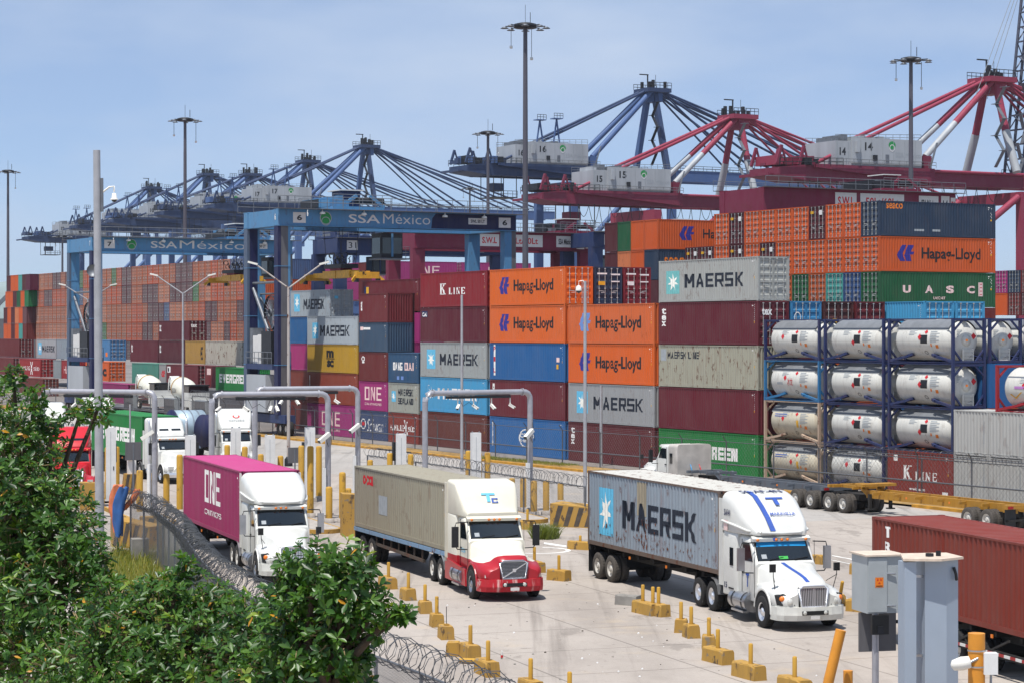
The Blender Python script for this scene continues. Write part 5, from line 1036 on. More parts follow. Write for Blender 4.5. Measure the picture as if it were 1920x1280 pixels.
def tractor(loc, phi, label, body='truck_white', hood=None, style='int', fairing=True, rim='chrome', stripes=False, bumper='bumper_white', stack=False, tall=4.12, group='lorry tractors in the gate lanes', decals=True, grille_m='chrome', rz=None):
    hood = hood or body; o = thing('lorry_tractor', label, 'lorry', loc, phi - math.pi / 2 if rz is None else rz, group)
    # hood with its fenders as one skin
    P_ = [(-.08, 1.42, .46, 1.12, .90, .74), (-.2, 1.55, .54, 1.18, 1.04, .66), (-.5, 1.66, .6, 1.26, 1.15, .62), (-.95, 1.75, .68, 1.34, 1.2, .62), (-1.5, 1.83, .78, 1.38, 1.2, .62), (-1.95, 1.9, .9, 1.33, 1.17, .62), (-2.3, 1.97, 1.0, 1.26, 1.1, .62)]
    if style == 'classic': P_ = [(-.08, 1.72, .5, 1.0, .72, .74), (-.25, 1.78, .53, 1.05, 1.0, .7), (-.6, 1.82, .56, 1.18, 1.16, .62), (-1.2, 1.86, .62, 1.3, 1.2, .62), (-1.7, 1.9, .72, 1.24, 1.2, .62), (-2.3, 1.97, .9, 1.0, 1.12, .62)]
    rings = []
    for x, zt, yt, zs, yf, zb in P_:
        h = [(yt * .5, zt + .02), (yt * .88, zt - .03), (yt, zt - .12), (yt + (yf - yt) * .12, zs + .1), (yt + (yf - yt) * .5, zs + .02), (yf * .93, zs - .03), (yf, zs - .16), (yf, zb)]
        rings.append([(x, y, z) for y, z in h] + [(x, -y, z) for y, z in h[::-1]])
    b = B(); b.loft(rings, hood, True); put('hood', b, o)
    b = B()
    for sy in (-1, 1):
        an = [R(v) for v in range(-4, 185, 9)]; cc = [(-1.38 + .66 * math.cos(a_), .56 + .66 * math.sin(a_)) for a_ in an]
        b.add([(x_, sy * 1.206, z_) for x_, z_ in cc], [tuple(range(len(cc)))], 'under_dark')  # black half-disc stands in for the shaded hollow of the wheel well
        b.loft([[(-1.38 + q_ * math.cos(a_), sy * y_, .56 + q_ * math.sin(a_)) for q_, y_ in ((.65, 1.19), (.66, 1.225), (.72, 1.225), (.73, 1.19))] for a_ in an], hood)
    put('wheel_arch', b, o)
    b = B(); w = 1.06; b.loft([rr(-2.28, w, .7, 1.98, .12), rr(-2.36, w, .7, 2.04, .14), rr(-2.86, w, .7, 2.72, .16), rr(-3.1, w, .7, 2.82, .18), rr(-3.76, w, .7, 2.85, .18)], body, True); put('cab', b, o)
    b = B(); top = 2.9 if fairing else 2.86; b.loft([rr(-3.765, 1.12, .72, top, .2), rr(-3.85, 1.17, .72, top + .02, .2), rr(-4.9, 1.19, .72, top + .04, .18)], body if style != 'day' else 'cab_dirty', True); sl_ = put('sleeper', b, o)
    if style in ('int', 'day') and decals:
        b = B()
        for sy in (-1, 1): b.bx(-4.32, -4.02, sy * 1.185 - .01, sy * 1.185 + .01, 1.75, 2.35, 'glass_dark'); b.bx(-4.42, -3.98, sy * 1.187 - .008, sy * 1.187 + .008, .95, 1.0, 'black_plastic')
        put('sleeper_window', b, o)
    if fairing:
        b = B(); f = tall - 4.12
        if style == 'volvo': rg = [rr(-2.86, .95, 2.76, 2.95, .1), rr(-3.15, 1.05, 2.78, 3.15, .18), rr(-3.45, 1.12, 2.8, 3.52, .16), rr(-3.75, 1.16, 2.8, 3.9 + f, .12), rr(-3.92, 1.17, 2.8, 4.06 + f, .1), rr(-4.92, 1.19, 2.8, 4.14 + f, .1)]
        elif style == 'classic': rg = [rr(-2.95, .8, 2.8, 2.9, .1), rr(-3.15, .95, 2.82, 3.2, .15), rr(-3.5, 1.0, 2.83, 3.42, .2), rr(-3.8, 1.1, 2.85, 3.6, .25), rr(-4.2, 1.15, 2.86, 3.95, .3), rr(-4.9, 1.19, 2.86, 4.02 + f, .2)]
        else: rg = [rr(-2.72, .86, 2.86, 2.98, .08), rr(-2.85, .98, 2.86, 3.14, .2), rr(-3.1, 1.08, 2.86, 3.42, .35), rr(-3.5, 1.15, 2.86, 3.74, .42), rr(-4.0, 1.19, 2.86, 3.98 + f, .42), rr(-4.5, 1.21, 2.86, 4.1 + f, .38), rr(-4.92, 1.22, 2.86, 4.12 + f, .3)]
        b.loft(rg, body, True)
        fr = put('roof_fairing', b, o)
        if style == 'int':
            b = B()
            for sy in (-1, 1): b.path([(-2.72, sy * .7, 2.95), (-3.0, sy * 1.08, 3.0), (-3.6, sy * 1.2, 3.1), (-4.9, sy * 1.235, 3.2)], .045, body, 8)
            b.path([(-2.68, -.7, 2.95), (-2.62, 0, 2.93), (-2.68, .7, 2.95)], .05, body, 8); put('fairing_ridge', b, o)
        if style == 'classic':
            b = B(); b.add([(-3.135, -.75, 2.95), (-3.135, -.1, 2.95), (-3.41, -.1, 3.32), (-3.41, -.7, 3.32)], [(0, 1, 2, 3)], 'glass_dark'); b.add([(-3.135, .75, 2.95), (-3.135, .1, 2.95), (-3.41, .1, 3.32), (-3.41, .7, 3.32)], [(0, 1, 2, 3)], 'glass_dark')
            w_ = put('roof_window', b, o); w_.location = (.1, 0, .05)
        b = B()
        for sy in (-1, 1): b = B(); b.bx(-5.25, -4.925, sy * 1.2 - .02, sy * 1.2 + .02, 1.0, 3.95 if style != 'classic' else 3.2, body); put('side_extender', b, o)
    # sun visor with marker lamps
    b = B(); b.prism([(-2.86, 2.70), (-2.66, 2.66), (-2.64, 2.76), (-2.82, 2.84)], 'y', -1.03, 1.03, body); put('sun_visor', b, o)
    b = B(); b.bx(-2.655, -2.625, -.001, .001, 2.7, 2.702, 'amber')
    lm = B(); lm.lathe([(.05, -.06), (.05, .03), (.02, .05), (0, .05)], (0, 0, 0), (1, 0, .1), 'amber', 10); lme = lm.mesh('marker_light')
    for y in (-.86, -.2, 0, .2, .86): put('marker_light', lme, o, (-2.65, y, 2.72))
    # windscreen and door glass
    n = Vector((.81, 0, .59)); f = lambda x, y, z, k: tuple(Vector((x, y, z)) + n * k)
    b = B(); b.add([f(-2.375, -.97, 2.04, .012), f(-2.375, .97, 2.04, .012), f(-2.83, .92, 2.68, .012), f(-2.83, -.92, 2.68, .012)], [(0, 1, 2, 3)], 'black_plastic'); put('windscreen_seal', b, o)
    b = B(); b.add([f(-2.39, -.93, 2.065, .018), f(-2.39, 0, 2.065, .045), f(-2.39, .93, 2.065, .018), f(-2.815, .88, 2.655, .018), f(-2.815, 0, 2.655, .045), f(-2.815, -.88, 2.655, .018)], [(0, 1, 4, 5), (1, 2, 3, 4)], 'glass_dark', True); ws = put('windscreen', b, o)
    if stripes:
        b = B(); b.add([f(-2.69, -.885, 2.48, .024), f(-2.69, 0, 2.48, .051), f(-2.69, .885, 2.48, .024), f(-2.8, .87, 2.635, .024), f(-2.8, 0, 2.635, .051), f(-2.8, -.87, 2.635, .024)], [(0, 1, 4, 5), (1, 2, 3, 4)], 'dash_blue'); put('sun_strip', b, ws)
        b = B(); b.add([f(-2.40, -.2, 2.08, .045), f(-2.40, .12, 2.08, .045), f(-2.46, .12, 2.17, .045), f(-2.46, -.2, 2.17, .045)], [(0, 1, 2, 3)], 'dash_green'); put('dash_sign', b, ws)
    b = B(); b.add([f(-2.42, -.8, 2.11, .03), f(-2.42, -.62, 2.11, .035), f(-2.52, -.62, 2.24, .035), f(-2.52, -.8, 2.24, .03)], [(0, 1, 2, 3)], 'ink_grey'); put('windscreen_sticker', b, ws)
    for y in (-.55, .35): b = B(); b.beam(f(-2.4, y, 2.06, .05), f(-2.44, y + .5, 2.13, .055), .025, .02, 'black_plastic'); put('wiper', b, o)
    for sy in (-1, 1):
        b = B(); yy = sy * (w + .008); b.add([(-2.56, yy, 2.02), (-3.45, yy, 2.0), (-3.45, yy, 2.6), (-3.0, yy, 2.62), (-2.82, yy, 2.58)], [(0, 1, 2, 3, 4)], 'glass_dark'); put('side_window', b, o)
        b = B(); 
        for x in (-2.42, -3.5): b.bx(x - .008, x + .008, yy - .006, yy + .006, .85, 2.7, 'black_plastic')
        b.bx(-3.45, -3.3, yy - .03, yy + .03, 1.62, 1.68, 'black_plastic'); put('door_seam', b, o)
        b = B(); yo = sy * 1.42
        b.bx(-2.5, -2.38, min(yo, yo + sy * .24), max(yo, yo + sy * .24), 1.75, 2.5, 'aluminium' if style == 'int' else 'black_plastic'); put('mirror', b, o)
        b = B(); b.path([(-2.5, sy * 1.05, 2.66), (-2.46, sy * 1.5, 2.64), (-2.46, sy * 1.54, 2.5)], .022, 'black_plastic', 6); b.path([(-2.5, sy * 1.07, 1.66), (-2.46, sy * 1.45, 1.68), (-2.46, sy * 1.52, 1.8)], .022, 'black_plastic', 6); put('mirror_arm', b, o)
        if style in ('int', 'day'):
            b = B(); b.path([(-.8, sy * 1.02, 1.3), (-.72, sy * 1.1, 1.7), (-.7, sy * 1.12, 2.0)], .014, 'black_plastic', 5); b.bx(-.78, -.7, sy * 1.12 - .1, sy * 1.12 + .1, 1.86, 2.12, 'black_plastic'); b.path([(-.7, sy * 1.12, 1.75), (-1.1, sy * .9, 1.5)], .012, 'black_plastic', 5); put('hood_mirror', b, o)
        b = B(); x = -.3
        if style == 'classic': b.bx(-.4, -.12, min(sy * .72, sy * 1.04), max(sy * .72, sy * 1.04), .92, 1.12, 'chrome'); b.bx(-.115, -.1, min(sy * .75, sy * 1.01), max(sy * .75, sy * 1.01), .94, 1.1, 'lens')
        elif style == 'volvo': b.loft([[(-.10, sy * .72, .86), (-.17, sy * 1.03, .86), (-.2, sy * 1.03, 1.04), (-.12, sy * .72, 1.06)], [(-.2, sy * .72, .86), (-.3, sy * 1.05, .86), (-.3, sy * 1.05, 1.04), (-.2, sy * .72, 1.06)]], 'lens')
        else: b.loft([[(-.07, sy * .62, .84), (-.17, sy * 1.04, .84), (-.34, sy * 1.13, 1.16), (-.2, sy * .92, 1.2), (-.1, sy * .66, 1.02)], [(-.22, sy * .62, .84), (-.4, sy * 1.12, .84), (-.5, sy * 1.16, 1.16), (-.4, sy * .92, 1.22), (-.25, sy * .66, 1.04)]], 'black_plastic'); b.lathe([(.12, 0), (.09, .03), (0, .04)], (-.09, sy * .82, .97), (1, sy * .5, .2), 'lens', 12); b.lathe([(.09, 0), (.06, .03), (0, .03)], (-.2, sy * 1.02, 1.06), (1, sy * .5, .2), 'amber', 10)
        put('headlight', b, o)
        b = B(); b.tube((-2.75, sy * .98, .64), (-4.25, sy * .98, .64), .32, 'aluminium', 20)
        for xx in (-3.05, -3.9): b.lathe([(.335, -.04), (.335, .04)], (xx, sy * .98, .64), (1, 0, 0), 'black_plastic', 20)
        b.bx(-3.9, -2.85, min(sy * 1.1, sy * 1.3), max(sy * 1.1, sy * 1.3), .3, .36, 'aluminium'); b.bx(-3.7, -3.0, min(sy * 1.05, sy * 1.33), max(sy * 1.05, sy * 1.33), .66, .7, 'aluminium'); put('fuel_tank', b, o)
        if style == 'volvo': b = B(); b.prism([(-2.2, .35), (-5.2, .35), (-5.2, 1.15), (-2.3, .95)], 'y', min(sy * 1.16, sy * 1.22), max(sy * 1.16, sy * 1.22), hood); put('side_skirt', b, o)
        b = B(); pts = [(-5.3 + .62 * math.cos(a) - .62, sy * .95, .52 + .62 * math.sin(a)) for a in [R(v) for v in (10, 40, 70, 95)]]
        b.loft([[(x_, sy * .66, z_), (x_, sy * 1.22, z_), (x_, sy * 1.22, z_ + .02), (x_, sy * .66, z_ + .02)] for x_, _, z_ in pts], 'aluminium'); put('quarter_fender', b, o)
        if stack: b = B(); b.tube((-3.72, sy * 1.24, 1.0), (-3.72, sy * 1.24, 3.7), .07, 'chrome', 10); b.path([(-3.72, sy * 1.24, 3.7), (-3.75, sy * 1.26, 3.85), (-3.85, sy * 1.28, 3.95)], .07, 'chrome', 8); b.tube((-3.72, sy * 1.24, 1.4), (-3.72, sy * 1.24, 2.6), .11, 'chrome', 10); put('exhaust_stack', b, o)
        wheel(o, -1.38, sy * 1.1, .52, .3, rim if rim == 'chrome' else 'aluminium', sy)
        for x in (-5.95, -7.25): wheel(o, x, sy * 1.08, .51, .28, rim, sy, 'tyre_black', True)
    # grille
    b = B(); zt = 1.42 if style != 'classic' else 1.66; zb = .78 if style != 'volvo' else .82; gy = .5 if style != 'classic' else .46; lean = -.05
    fr_m = 'chrome' if style != 'volvo' else 'aluminium'
    b.prism([(-.07, zb), (-.02, zb), (-.02 + lean, zt), (-.09 + lean, zt)], 'y', -gy, gy, 'under_dark')
    b.path([(.0, -gy * .86, zb), (.0, gy * .86, zb), (lean, gy, zt - .05), (lean, gy * .7, zt + .02), (lean, -gy * .7, zt + .02), (lean, -gy, zt - .05)], .055, fr_m, 6, True); put('grille', b, o)
    b = B(); k = 15 if style != 'volvo' else 26
    for i in range(k):
        y = -gy * .86 + 1.72 * gy * i / (k - 1); b.beam((.008, y * .95, zb + .03), (lean + .01, y, zt - .03), .034 if style != 'volvo' else .008, .02, 'chrome' if style != 'volvo' else 'aluminium')
    if style == 'volvo':
        for i in range(12): z = zb + .04 + i * .05; b.beam((.006, -gy * .9, z), (.006, gy * .9, z), .012, .01, 'aluminium')
        b.beam((.03, -gy * .85, zb + .04), (.0, gy * .85, zt - .06), .05, .03, 'chrome'); b.bx(.0, .04, -.06, .06, 1.06, 1.18, 'chrome')
    elif style == 'int': b.beam((.01, .0, zb), (-.035, 0, zt + .02), .05, .04, 'chrome'); b.lathe([(.06, 0), (0, .02)], (-.03, 0, zt), (1, 0, .1), 'truck_red', 8)
    else: b.lathe([(.05, 0), (0, .03)], (-.03, 0, zt + .05), (1, 0, .3), 'chrome', 8)
    put('grille_bars', b, o)
    # bumper
    b = B(); bz0, bz1 = (.36, .8) if style != 'classic' else (.42, .74)
    prof = [(.02, -.6), (.0, .6)]
    ring_ = lambda y, x: [(x - .2, y, bz0), (x - .02, y, bz0), (x + .03, y, bz0 + .18), (x + .0, y, bz1), (x - .2, y, bz1)]
    b.loft([ring_(-1.2, -.55), ring_(-1.16, -.3), ring_(-1.0, -.1), ring_(-.6, .04), ring_(0, .08), ring_(.6, .04), ring_(1.0, -.1), ring_(1.16, -.3), ring_(1.2, -.55)], bumper, False); put('bumper', b, o)
    b = B(); b.bx(.1, .12, -.45, .45, .55, .68, 'black_plastic'); put('bumper_intake', b, o)
    for sy in (-1, 1): b = B(); b.lathe([(.07, 0), (.05, .02), (0, .025)], (.115, sy * .36, .62), (1, 0, 0), 'lens', 12); put('fog_light', b, o)
    b = B(); b.bx(.1, .125, -.16, .16, .41, .52, 'plate_white'); put('licence_plate', b, o)
    # frame, fifth wheel, hoses
    b = B()
    for sy in (-1, 1): b.bx(-8.0, -.6, min(sy * .36, sy * .46), max(sy * .36, sy * .46), .74, 1.0, 'steel_grime'); b.tube((-5.95, sy * .3, .51), (-5.95, sy * .95, .51), .14, 'steel_grime', 8); b.tube((-7.25, sy * .3, .51), (-7.25, sy * .95, .51), .14, 'steel_grime', 8); b.tube((-1.38, sy * .3, .5), (-1.38, sy * .95, .5), .09, 'steel_grime', 8)
    b.bx(-2.4, -.7, -.34, .34, .45, 1.2, 'under_dark'); b.bx(-4.9, -2.4, -.9, .9, .6, .72, 'under_dark'); b.bx(-7.1, -6.1, -.5, .5, 1.005, 1.16, 'steel_grime')
    put('frame', b, o)
    b = B(); b.path([(-4.95, .3, 1.7), (-5.2, .35, 1.3), (-5.6, .3, 1.35), (-5.9, .2, 1.25)], .03, 'dash_blue', 5); b.path([(-4.95, -.3, 1.7), (-5.25, -.3, 1.25), (-5.7, -.2, 1.3)], .03, 'truck_red', 5); put('air_hose', b, o)
    if stripes:                                       # blue band over nose, visor and fairing, lettering
        b = B()
        for x0, x1, z0, z1 in [(P_[i_][0], P_[i_ + 1][0], P_[i_][1] + .028, P_[i_ + 1][1] + .028) for i_ in (1, 2, 3, 4, 5)]: b.add([(x0, -.24 + .05, z0), (x0, -.1 + .05, z0), (x1, -.1 + .05, z1), (x1, -.24 + .05, z1)], [(0, 1, 2, 3)], 'ink_royal')
        b.add([(-2.625, -.3, 2.68), (-2.625, -.14, 2.68), (-2.64, -.16, 2.79), (-2.64, -.32, 2.79)], [(0, 1, 2, 3)], 'ink_royal')
        rgx = [(-2.66, 3.01), (-2.8, 3.16), (-3.06, 3.44), (-3.47, 3.76), (-3.98, 4.0 + tall - 4.12), (-4.5, 4.125 + tall - 4.12)]
        for (xa, za), (xb, zb_) in zip(rgx[:-1], rgx[1:]): b.add([(xa + .015, -.38 - .03 * (za - 3) * 4, za), (xa + .015, -.2 - .03 * (za - 3) * 4, za), (xb + .015, -.2 - .03 * (zb_ - 3) * 4, zb_), (xb + .015, -.38 - .03 * (zb_ - 3) * 4, zb_)], [(0, 1, 2, 3)], 'ink_royal')
        put('stripe', b, o)
    return o
def on_slope(o, sh, yc, w, p0, p1, mat):              # lettering on a sloping front: p=(x,z) from bottom to top
    vs, fs = sh; b = B(); b.add([(p0[0] + (p1[0] - p0[0]) * v + .016, yc - w / 2 + u * w, p0[1] + (p1[1] - p0[1]) * v + .014) for u, v in vs], fs, mat); return put('lettering', b, o)
def trailer(loc, phi, z0, label, rail='steel_grime', deck=None, bogie=(1.1, 2.42), L=12.2, rim='rim_white', tyre='tyre_black', group='container trailers', rz=None, goose=False, beams='steel_grime', land=True):
    """origin at the rear centre on the ground, +x forwards, top of the frame at z0"""
    o = thing('container_trailer', label, 'trailer', loc, phi - math.pi / 2 if rz is None else rz, group); b = B()
    for sy in (-1, 1):
        if goose: b.bx(.1, L - 2.6, sy * .5 - .08, sy * .5 + .08, z0 - .42, z0 - .004, beams); b.bx(L - 2.6, L, sy * .5 - .07, sy * .5 + .07, z0 + .0, z0 + .16, beams); b.beam((L - 2.7, sy * .5, z0 - .2), (L - 2.2, sy * .5, z0 + .08), .14, .3, beams)
        else: b.bx(.1, L, sy * .5 - .08, sy * .5 + .08, z0 - .38, z0 - .004, beams)
    for i in range(9): x = .3 + (L - .6) * i / 8; b.bx(x - .06, x + .06, -1.05, 1.05, z0 - .2 + (.2 if goose and x > L - 2.6 else 0), z0 - .06 + (.2 if goose and x > L - 2.6 else 0), beams)
    for x in (.12, L - .1): b.bx(x - .1, x + .1, -1.2, 1.2, z0 - .2 + (.2 if goose and x > 5 else 0), z0 - .005 + (.165 if goose and x > 5 else 0), beams)
    put('frame', b, o)
    if deck: b = B(); b.bx(0, L, -1.24, -1.1, z0 - .16, z0 - .004, deck); b.bx(0, L, 1.1, 1.24, z0 - .16, z0 - .004, deck); b.bx(.2, L, -1.1, 1.1, z0 - .1, z0 - .05, 'trailer_rust'); b.beam((3.2, -1.15, z0 - .5), (L - 3, -1.15, z0 - .62), .1, .12, 'trailer_rust'); [b.beam((3 + k, -1.15, z0 - .16), (3 + k, -1.15, z0 - .55), .06, .06, 'trailer_rust') for k in range(7)]; put('deck_edge', b, o)
    for sy in (-1, 1):
        for x in bogie: wheel(o, x, sy * 1.06, .51, .28, rim, sy, tyre, True)
        b = B(); b.bx(.1, .13, min(sy * .55, sy * 1.22), max(sy * .55, sy * 1.22), .22, z0 - .2, 'black_plastic'); put('mud_flap', b, o)
        if land: b = B(); b.bx(L - 3.1, L - 2.95, min(sy * .6, sy * .75), max(sy * .6, sy * .75), .35, z0 - .2, 'steel_grime'); b.bx(L - 3.2, L - 2.85, min(sy * .5, sy * .85), max(sy * .5, sy * .85), .28, .345, 'steel_grime'); put('landing_leg', b, o)
        for x in (4.2, 7.6): b = B(); b.bx(x, x + .1, min(sy * 1.2, sy * 1.235), max(sy * 1.2, sy * 1.235), z0 - .2, z0 - .1, 'amber'); put('side_lamp', b, o)
        b = B(); b.bx(-.02, .02, min(sy * .8, sy * 1.1), max(sy * .8, sy * 1.1), z0 - .18, z0 - .06, 'tail_red'); put('tail_lamp', b, o)
    b = B()
    for x in bogie: b.tube((x, -1, .51), (x, 1, .51), .08, 'steel_grime', 8); b.bx(x - .5, x + .5, -.7, .7, .6, z0 - .39, 'under_dark')
    b.bx(-.02, .06, -1.1, 1.1, .5, .6, 'steel_grime'); put('axles', b, o)
    return o
def rig(corner, phi, z0, H, color, clabel, prints, tlabel, trlabel, gap=5.45, panel=None, roofc=None, phit=R(16), tkw=None, trkw=None, dx=0):
    f = Vector((math.sin(phi), -math.cos(phi), 0)); l = Vector((math.cos(phi), math.sin(phi), 0)); rear = Vector((corner[0], corner[1], 0)) + l * 1.219 + f * dx
    container(rear + f * 6.096 + Vector((0, 0, z0)), phi + math.pi / 2, 12.192, H, color, clabel, prints, 'containers on lorries', True, True, True, panel, side='+y', roof_color=roofc)
    trailer(rear, phi, z0, trlabel, **(trkw or {}))
    if tlabel:                                        # the tractor has begun to turn about its fifth wheel
        ft = Vector((math.sin(phit), -math.cos(phit), 0)); return tractor(rear + f * (12.192 + gap - 6.6) + ft * 6.6, phit, tlabel, **(tkw or {}))
rs_ = random.Random(8); pol = []
def fleck(x, z, r, s=1.0): pol.append([(x + r * rs_.uniform(.5, 1) * math.cos(math.tau * i / 7), z + s * r * rs_.uniform(.5, 1.1) * math.sin(math.tau * i / 7)) for i in range(7)])
for k in range(150): fleck(rs_.choice([.08, .17, .25, .31, .43, .47, .55, .63, .7, .78, .9, rs_.uniform(.02, .98)]) + rs_.gauss(0, .018), .02 + abs(rs_.gauss(0, .12)), rs_.uniform(.0008, .0034), rs_.uniform(4, 16))
for k in range(60): fleck(rs_.gauss(.45, .045), rs_.uniform(.05, .45), rs_.uniform(.001, .004), rs_.uniform(3, 12))
for k in range(25): fleck(rs_.uniform(.05, .95), rs_.uniform(.3, .9), rs_.uniform(.0008, .0018), rs_.uniform(2, 6))
fit = np.array([p for q_ in pol for p in q_]); lo_, hi_ = fit.min(0), fit.max(0); pol = [[((x - lo_[0]) / (hi_[0] - lo_[0]), (z - lo_[1]) / (hi_[1] - lo_[1])) for x, z in q_] for q_ in pol]
M('rust_fleck', '6a3a22', .85, var=.45, scale=6); M('rust_stain', '948a76', .7, var=.25, scale=3, stretch=(3, 1, .4))
RUST3 = [(RECT, (.405, .475, .52, .95), 'rust_stain', '+y', 'rust_patch'), (shape(*pol), (.02, .98, .09, .9), 'rust_fleck', '+y', 'rust_flecks')]
R_ = lambda d: R(d)
o = rig((-14.893, 101.462), R(19.1), 1.12, HQ, pc('982a5c', .08), 'magenta container with big white block letters on the left lorry', ONE(.4, .66, .4, .88, '+y', 'ink_white', False) + [(glyphs('OCEAN NETWORK EXPRESS', .01), (.4, .68, .22, .3), 'ink_white', '+y')],
        'white bonneted lorry tractor under the magenta container, half behind the leaves', 'dark trailer under the magenta container', roofc=pc('b8407c', .05), tkw=dict(rim='rim_white', tall=3.98))
o = rig((-6.75, 95.9), R(20.8), 1.3, STD, pc('9a9482', .25), 'beige container with a small red logo on the middle lorry', [(glyphs('OOCL', .06), (.1, .22, .72, .88), 'ink_red', '+y', 'emblem'), (RECT, (.28, .38, .3, .6), 'ink_grey', '+y', 'sticker')],
        'white and red lorry tractor with a diagonal grille bar, middle lane', 'flatbed trailer with a blue chipped deck edge under the beige container', gap=5.3, tkw=dict(body='truck_cream', hood='white_over_red', style='volvo', bumper='bumper_red', rim='rim_white', tall=4.05), trkw=dict(deck='deck_blue'))
for nm, a in (('cab', o),): pass
for ch in o.children:
    if ch.name.split('.')[0] in ('cab', 'sleeper'): ch.data.materials[0] = MATS['white_over_red']
on_slope(o, shape(_bar(0, 1, .78, 1), _bar(.35, .6, 0, .8)), -.02, .52, (-3.27, 3.32), (-3.52, 3.62), 'ink_skyblue'); on_slope(o, blocks('C', .3, .2), .2, .24, (-3.24, 3.28), (-3.37, 3.44), 'ink_royal')
decal(o, glyphs('CICSA', .02), (-3.3, -2.75, 1.5, 1.66), 'ink_skyblue', '-y', 1.075)
o = rig((2.979, 88.158), R(19.8), 1.27, HQ, pc('6a5a50', .9), 'rust-streaked grey container with a star panel on the right lorry', [(RECT, (.09, .21, .17, .8), 'ink_skyblue', '+y', 'emblem'), (star(), (.1, .2, .22, .76), 'ink_star', '+y', 'emblem'), RUST3[0], (blocks('MAERSK', .27, .18), (.29, .84, .32, .68), 'ink_navyblack', '+y'), RUST3[1]],
        'white lorry tractor with blue stripes and a chrome slatted grille, right lane', 'dark trailer under the rust-streaked grey container', panel=pc('8f9aa4', .55), roofc=pc('c4c2ba', .7), tkw=dict(stripes=True, tall=4.2), trkw=dict(tyre='tyre_dusty', bogie=(.95, 2.25)))
on_slope(o, shape(_bar(0, 1, .8, 1), _bar(.38, .62, 0, .82)), .22, .62, (-3.5, 3.8), (-3.92, 4.02), 'ink_royal'); on_slope(o, glyphs('MARAVILLA', .02), .25, .9, (-3.12, 3.48), (-3.22, 3.57), 'ink_royal'); on_slope(o, glyphs('50-AF-4N', .02), .0, 1.5, (-4.3, 4.165), (-4.75, 4.2), 'ink_navy')
decal(o, glyphs('50-AF-4N', .02), (-4.75, -4.2, 3.4, 3.62), 'ink_navy', '-y', 1.225); decal(o, glyphs('T', .02), (-3.15, -2.85, 1.15, 1.6), 'ink_royal', '-y', 1.08); decal(o, glyphs('15', .02), (-4.8, -4.55, .95, 1.15), 'ink_navy', '-y', 1.2); decal(o, RECT, (-4.75, -4.4, 2.9, 3.25), 'ink_pink', '-y', 1.235, 'sticker')
o = rig((11.23, 69.9), R(16.5), 1.27, STD, pc('7a3024', .12), 'red-brown container with upright white letters at the right edge', [(glyphs(ch_, .03), (.07, .105, z_, z_ + .13), 'ink_white', '+y') for ch_, z_ in (('T', .78), ('R', .6), ('I', .42), ('T', .26))], None, 'dark trailer with red and white reflector strips at the right edge', trkw=dict(bogie=(5.5, 6.8), rim='rim_white'))
tr = [x for x in bpy.data.objects if x.get('label', '').startswith('dark trailer with red')][0]; b = B()
for k in range(14):
    x = 3.0 + k * .64; b.bx(x, x + .3, -1.27, -1.245, .62, .7, 'tail_red'); b.bx(x + .3, x + .64, -1.27, -1.245, .62, .7, 'plate_white'); b.bx(x, x + .64, -1.245, -1.2, .56, .76, 'steel_grime')
for k in range(5): b.beam((3.2 + k * 2, -1.2, .58), (4.6 + k * 2, -1.2, 1.1), .06, .06, 'steel_grime')
put('side_guard', b, tr)
# lorries waiting behind
tractor(XY(140, 128), R(14), 'bright red lorry tractor with a big chrome grille, behind leaves at left', 'truck_red', style='classic', bumper='truck_red', tall=4.1, stack=False)
f = Vector((math.sin(R(26)), -math.cos(R(26)), 0)); l = Vector((math.cos(R(26)), math.sin(R(26)), 0)); fw = XY(301, 142)
rear = fw - l * -1.2 - f * (4.0 + 12.19)
container(rear + f * 6.1 + Vector((0, 0, 1.35)), R(26) + math.pi / 2, 12.192, 2.75, pc('1c7a3a', .04), 'green container with white block letters on the lorry behind the bollards', [(blocks('EVERGREEN', .34, .24, .12), (.2, .86, .34, .68), 'ink_white', '+y'), (glyphs('EGHU 902', .0), (.2, .8, .8, .9), 'ink_white', '+x')], 'containers on lorries', True, False, False, side='+y')
trailer(rear, R(26), 1.35, 'dark trailer under the green container behind the bollards')
tractor(rear + f * (12.19 + 5.4), R(26), 'white long-nosed lorry tractor with roof windows and exhaust stacks', style='classic', stack=True, bumper='chrome')
o = tractor(XY(452, 152), R(14), 'white lorry tractor with a red swirl logo above its windscreen', style='volvo', tall=4.2, stack=True); on_slope(o, ring(16, .6), .1, .5, (-3.5, 3.6), (-3.7, 3.85), 'ink_red'); on_slope(o, glyphs('GENESIS', .01), .1, 1.1, (-3.33, 3.39), (-3.43, 3.51), 'ink_grey')
o = tractor(XY(200, 186), R(20), 'white lorry tractor whose roof fairing shows above the green container', tall=4.25); on_slope(o, glyphs('TC-ZA-28', .02), .1, 1.5, (-4.0, 4.02), (-4.45, 4.22), 'ink_black')
tractor(XY(105, 170), R(18), 'white lorry tractor hidden among leaves at the far left', tall=4.1)
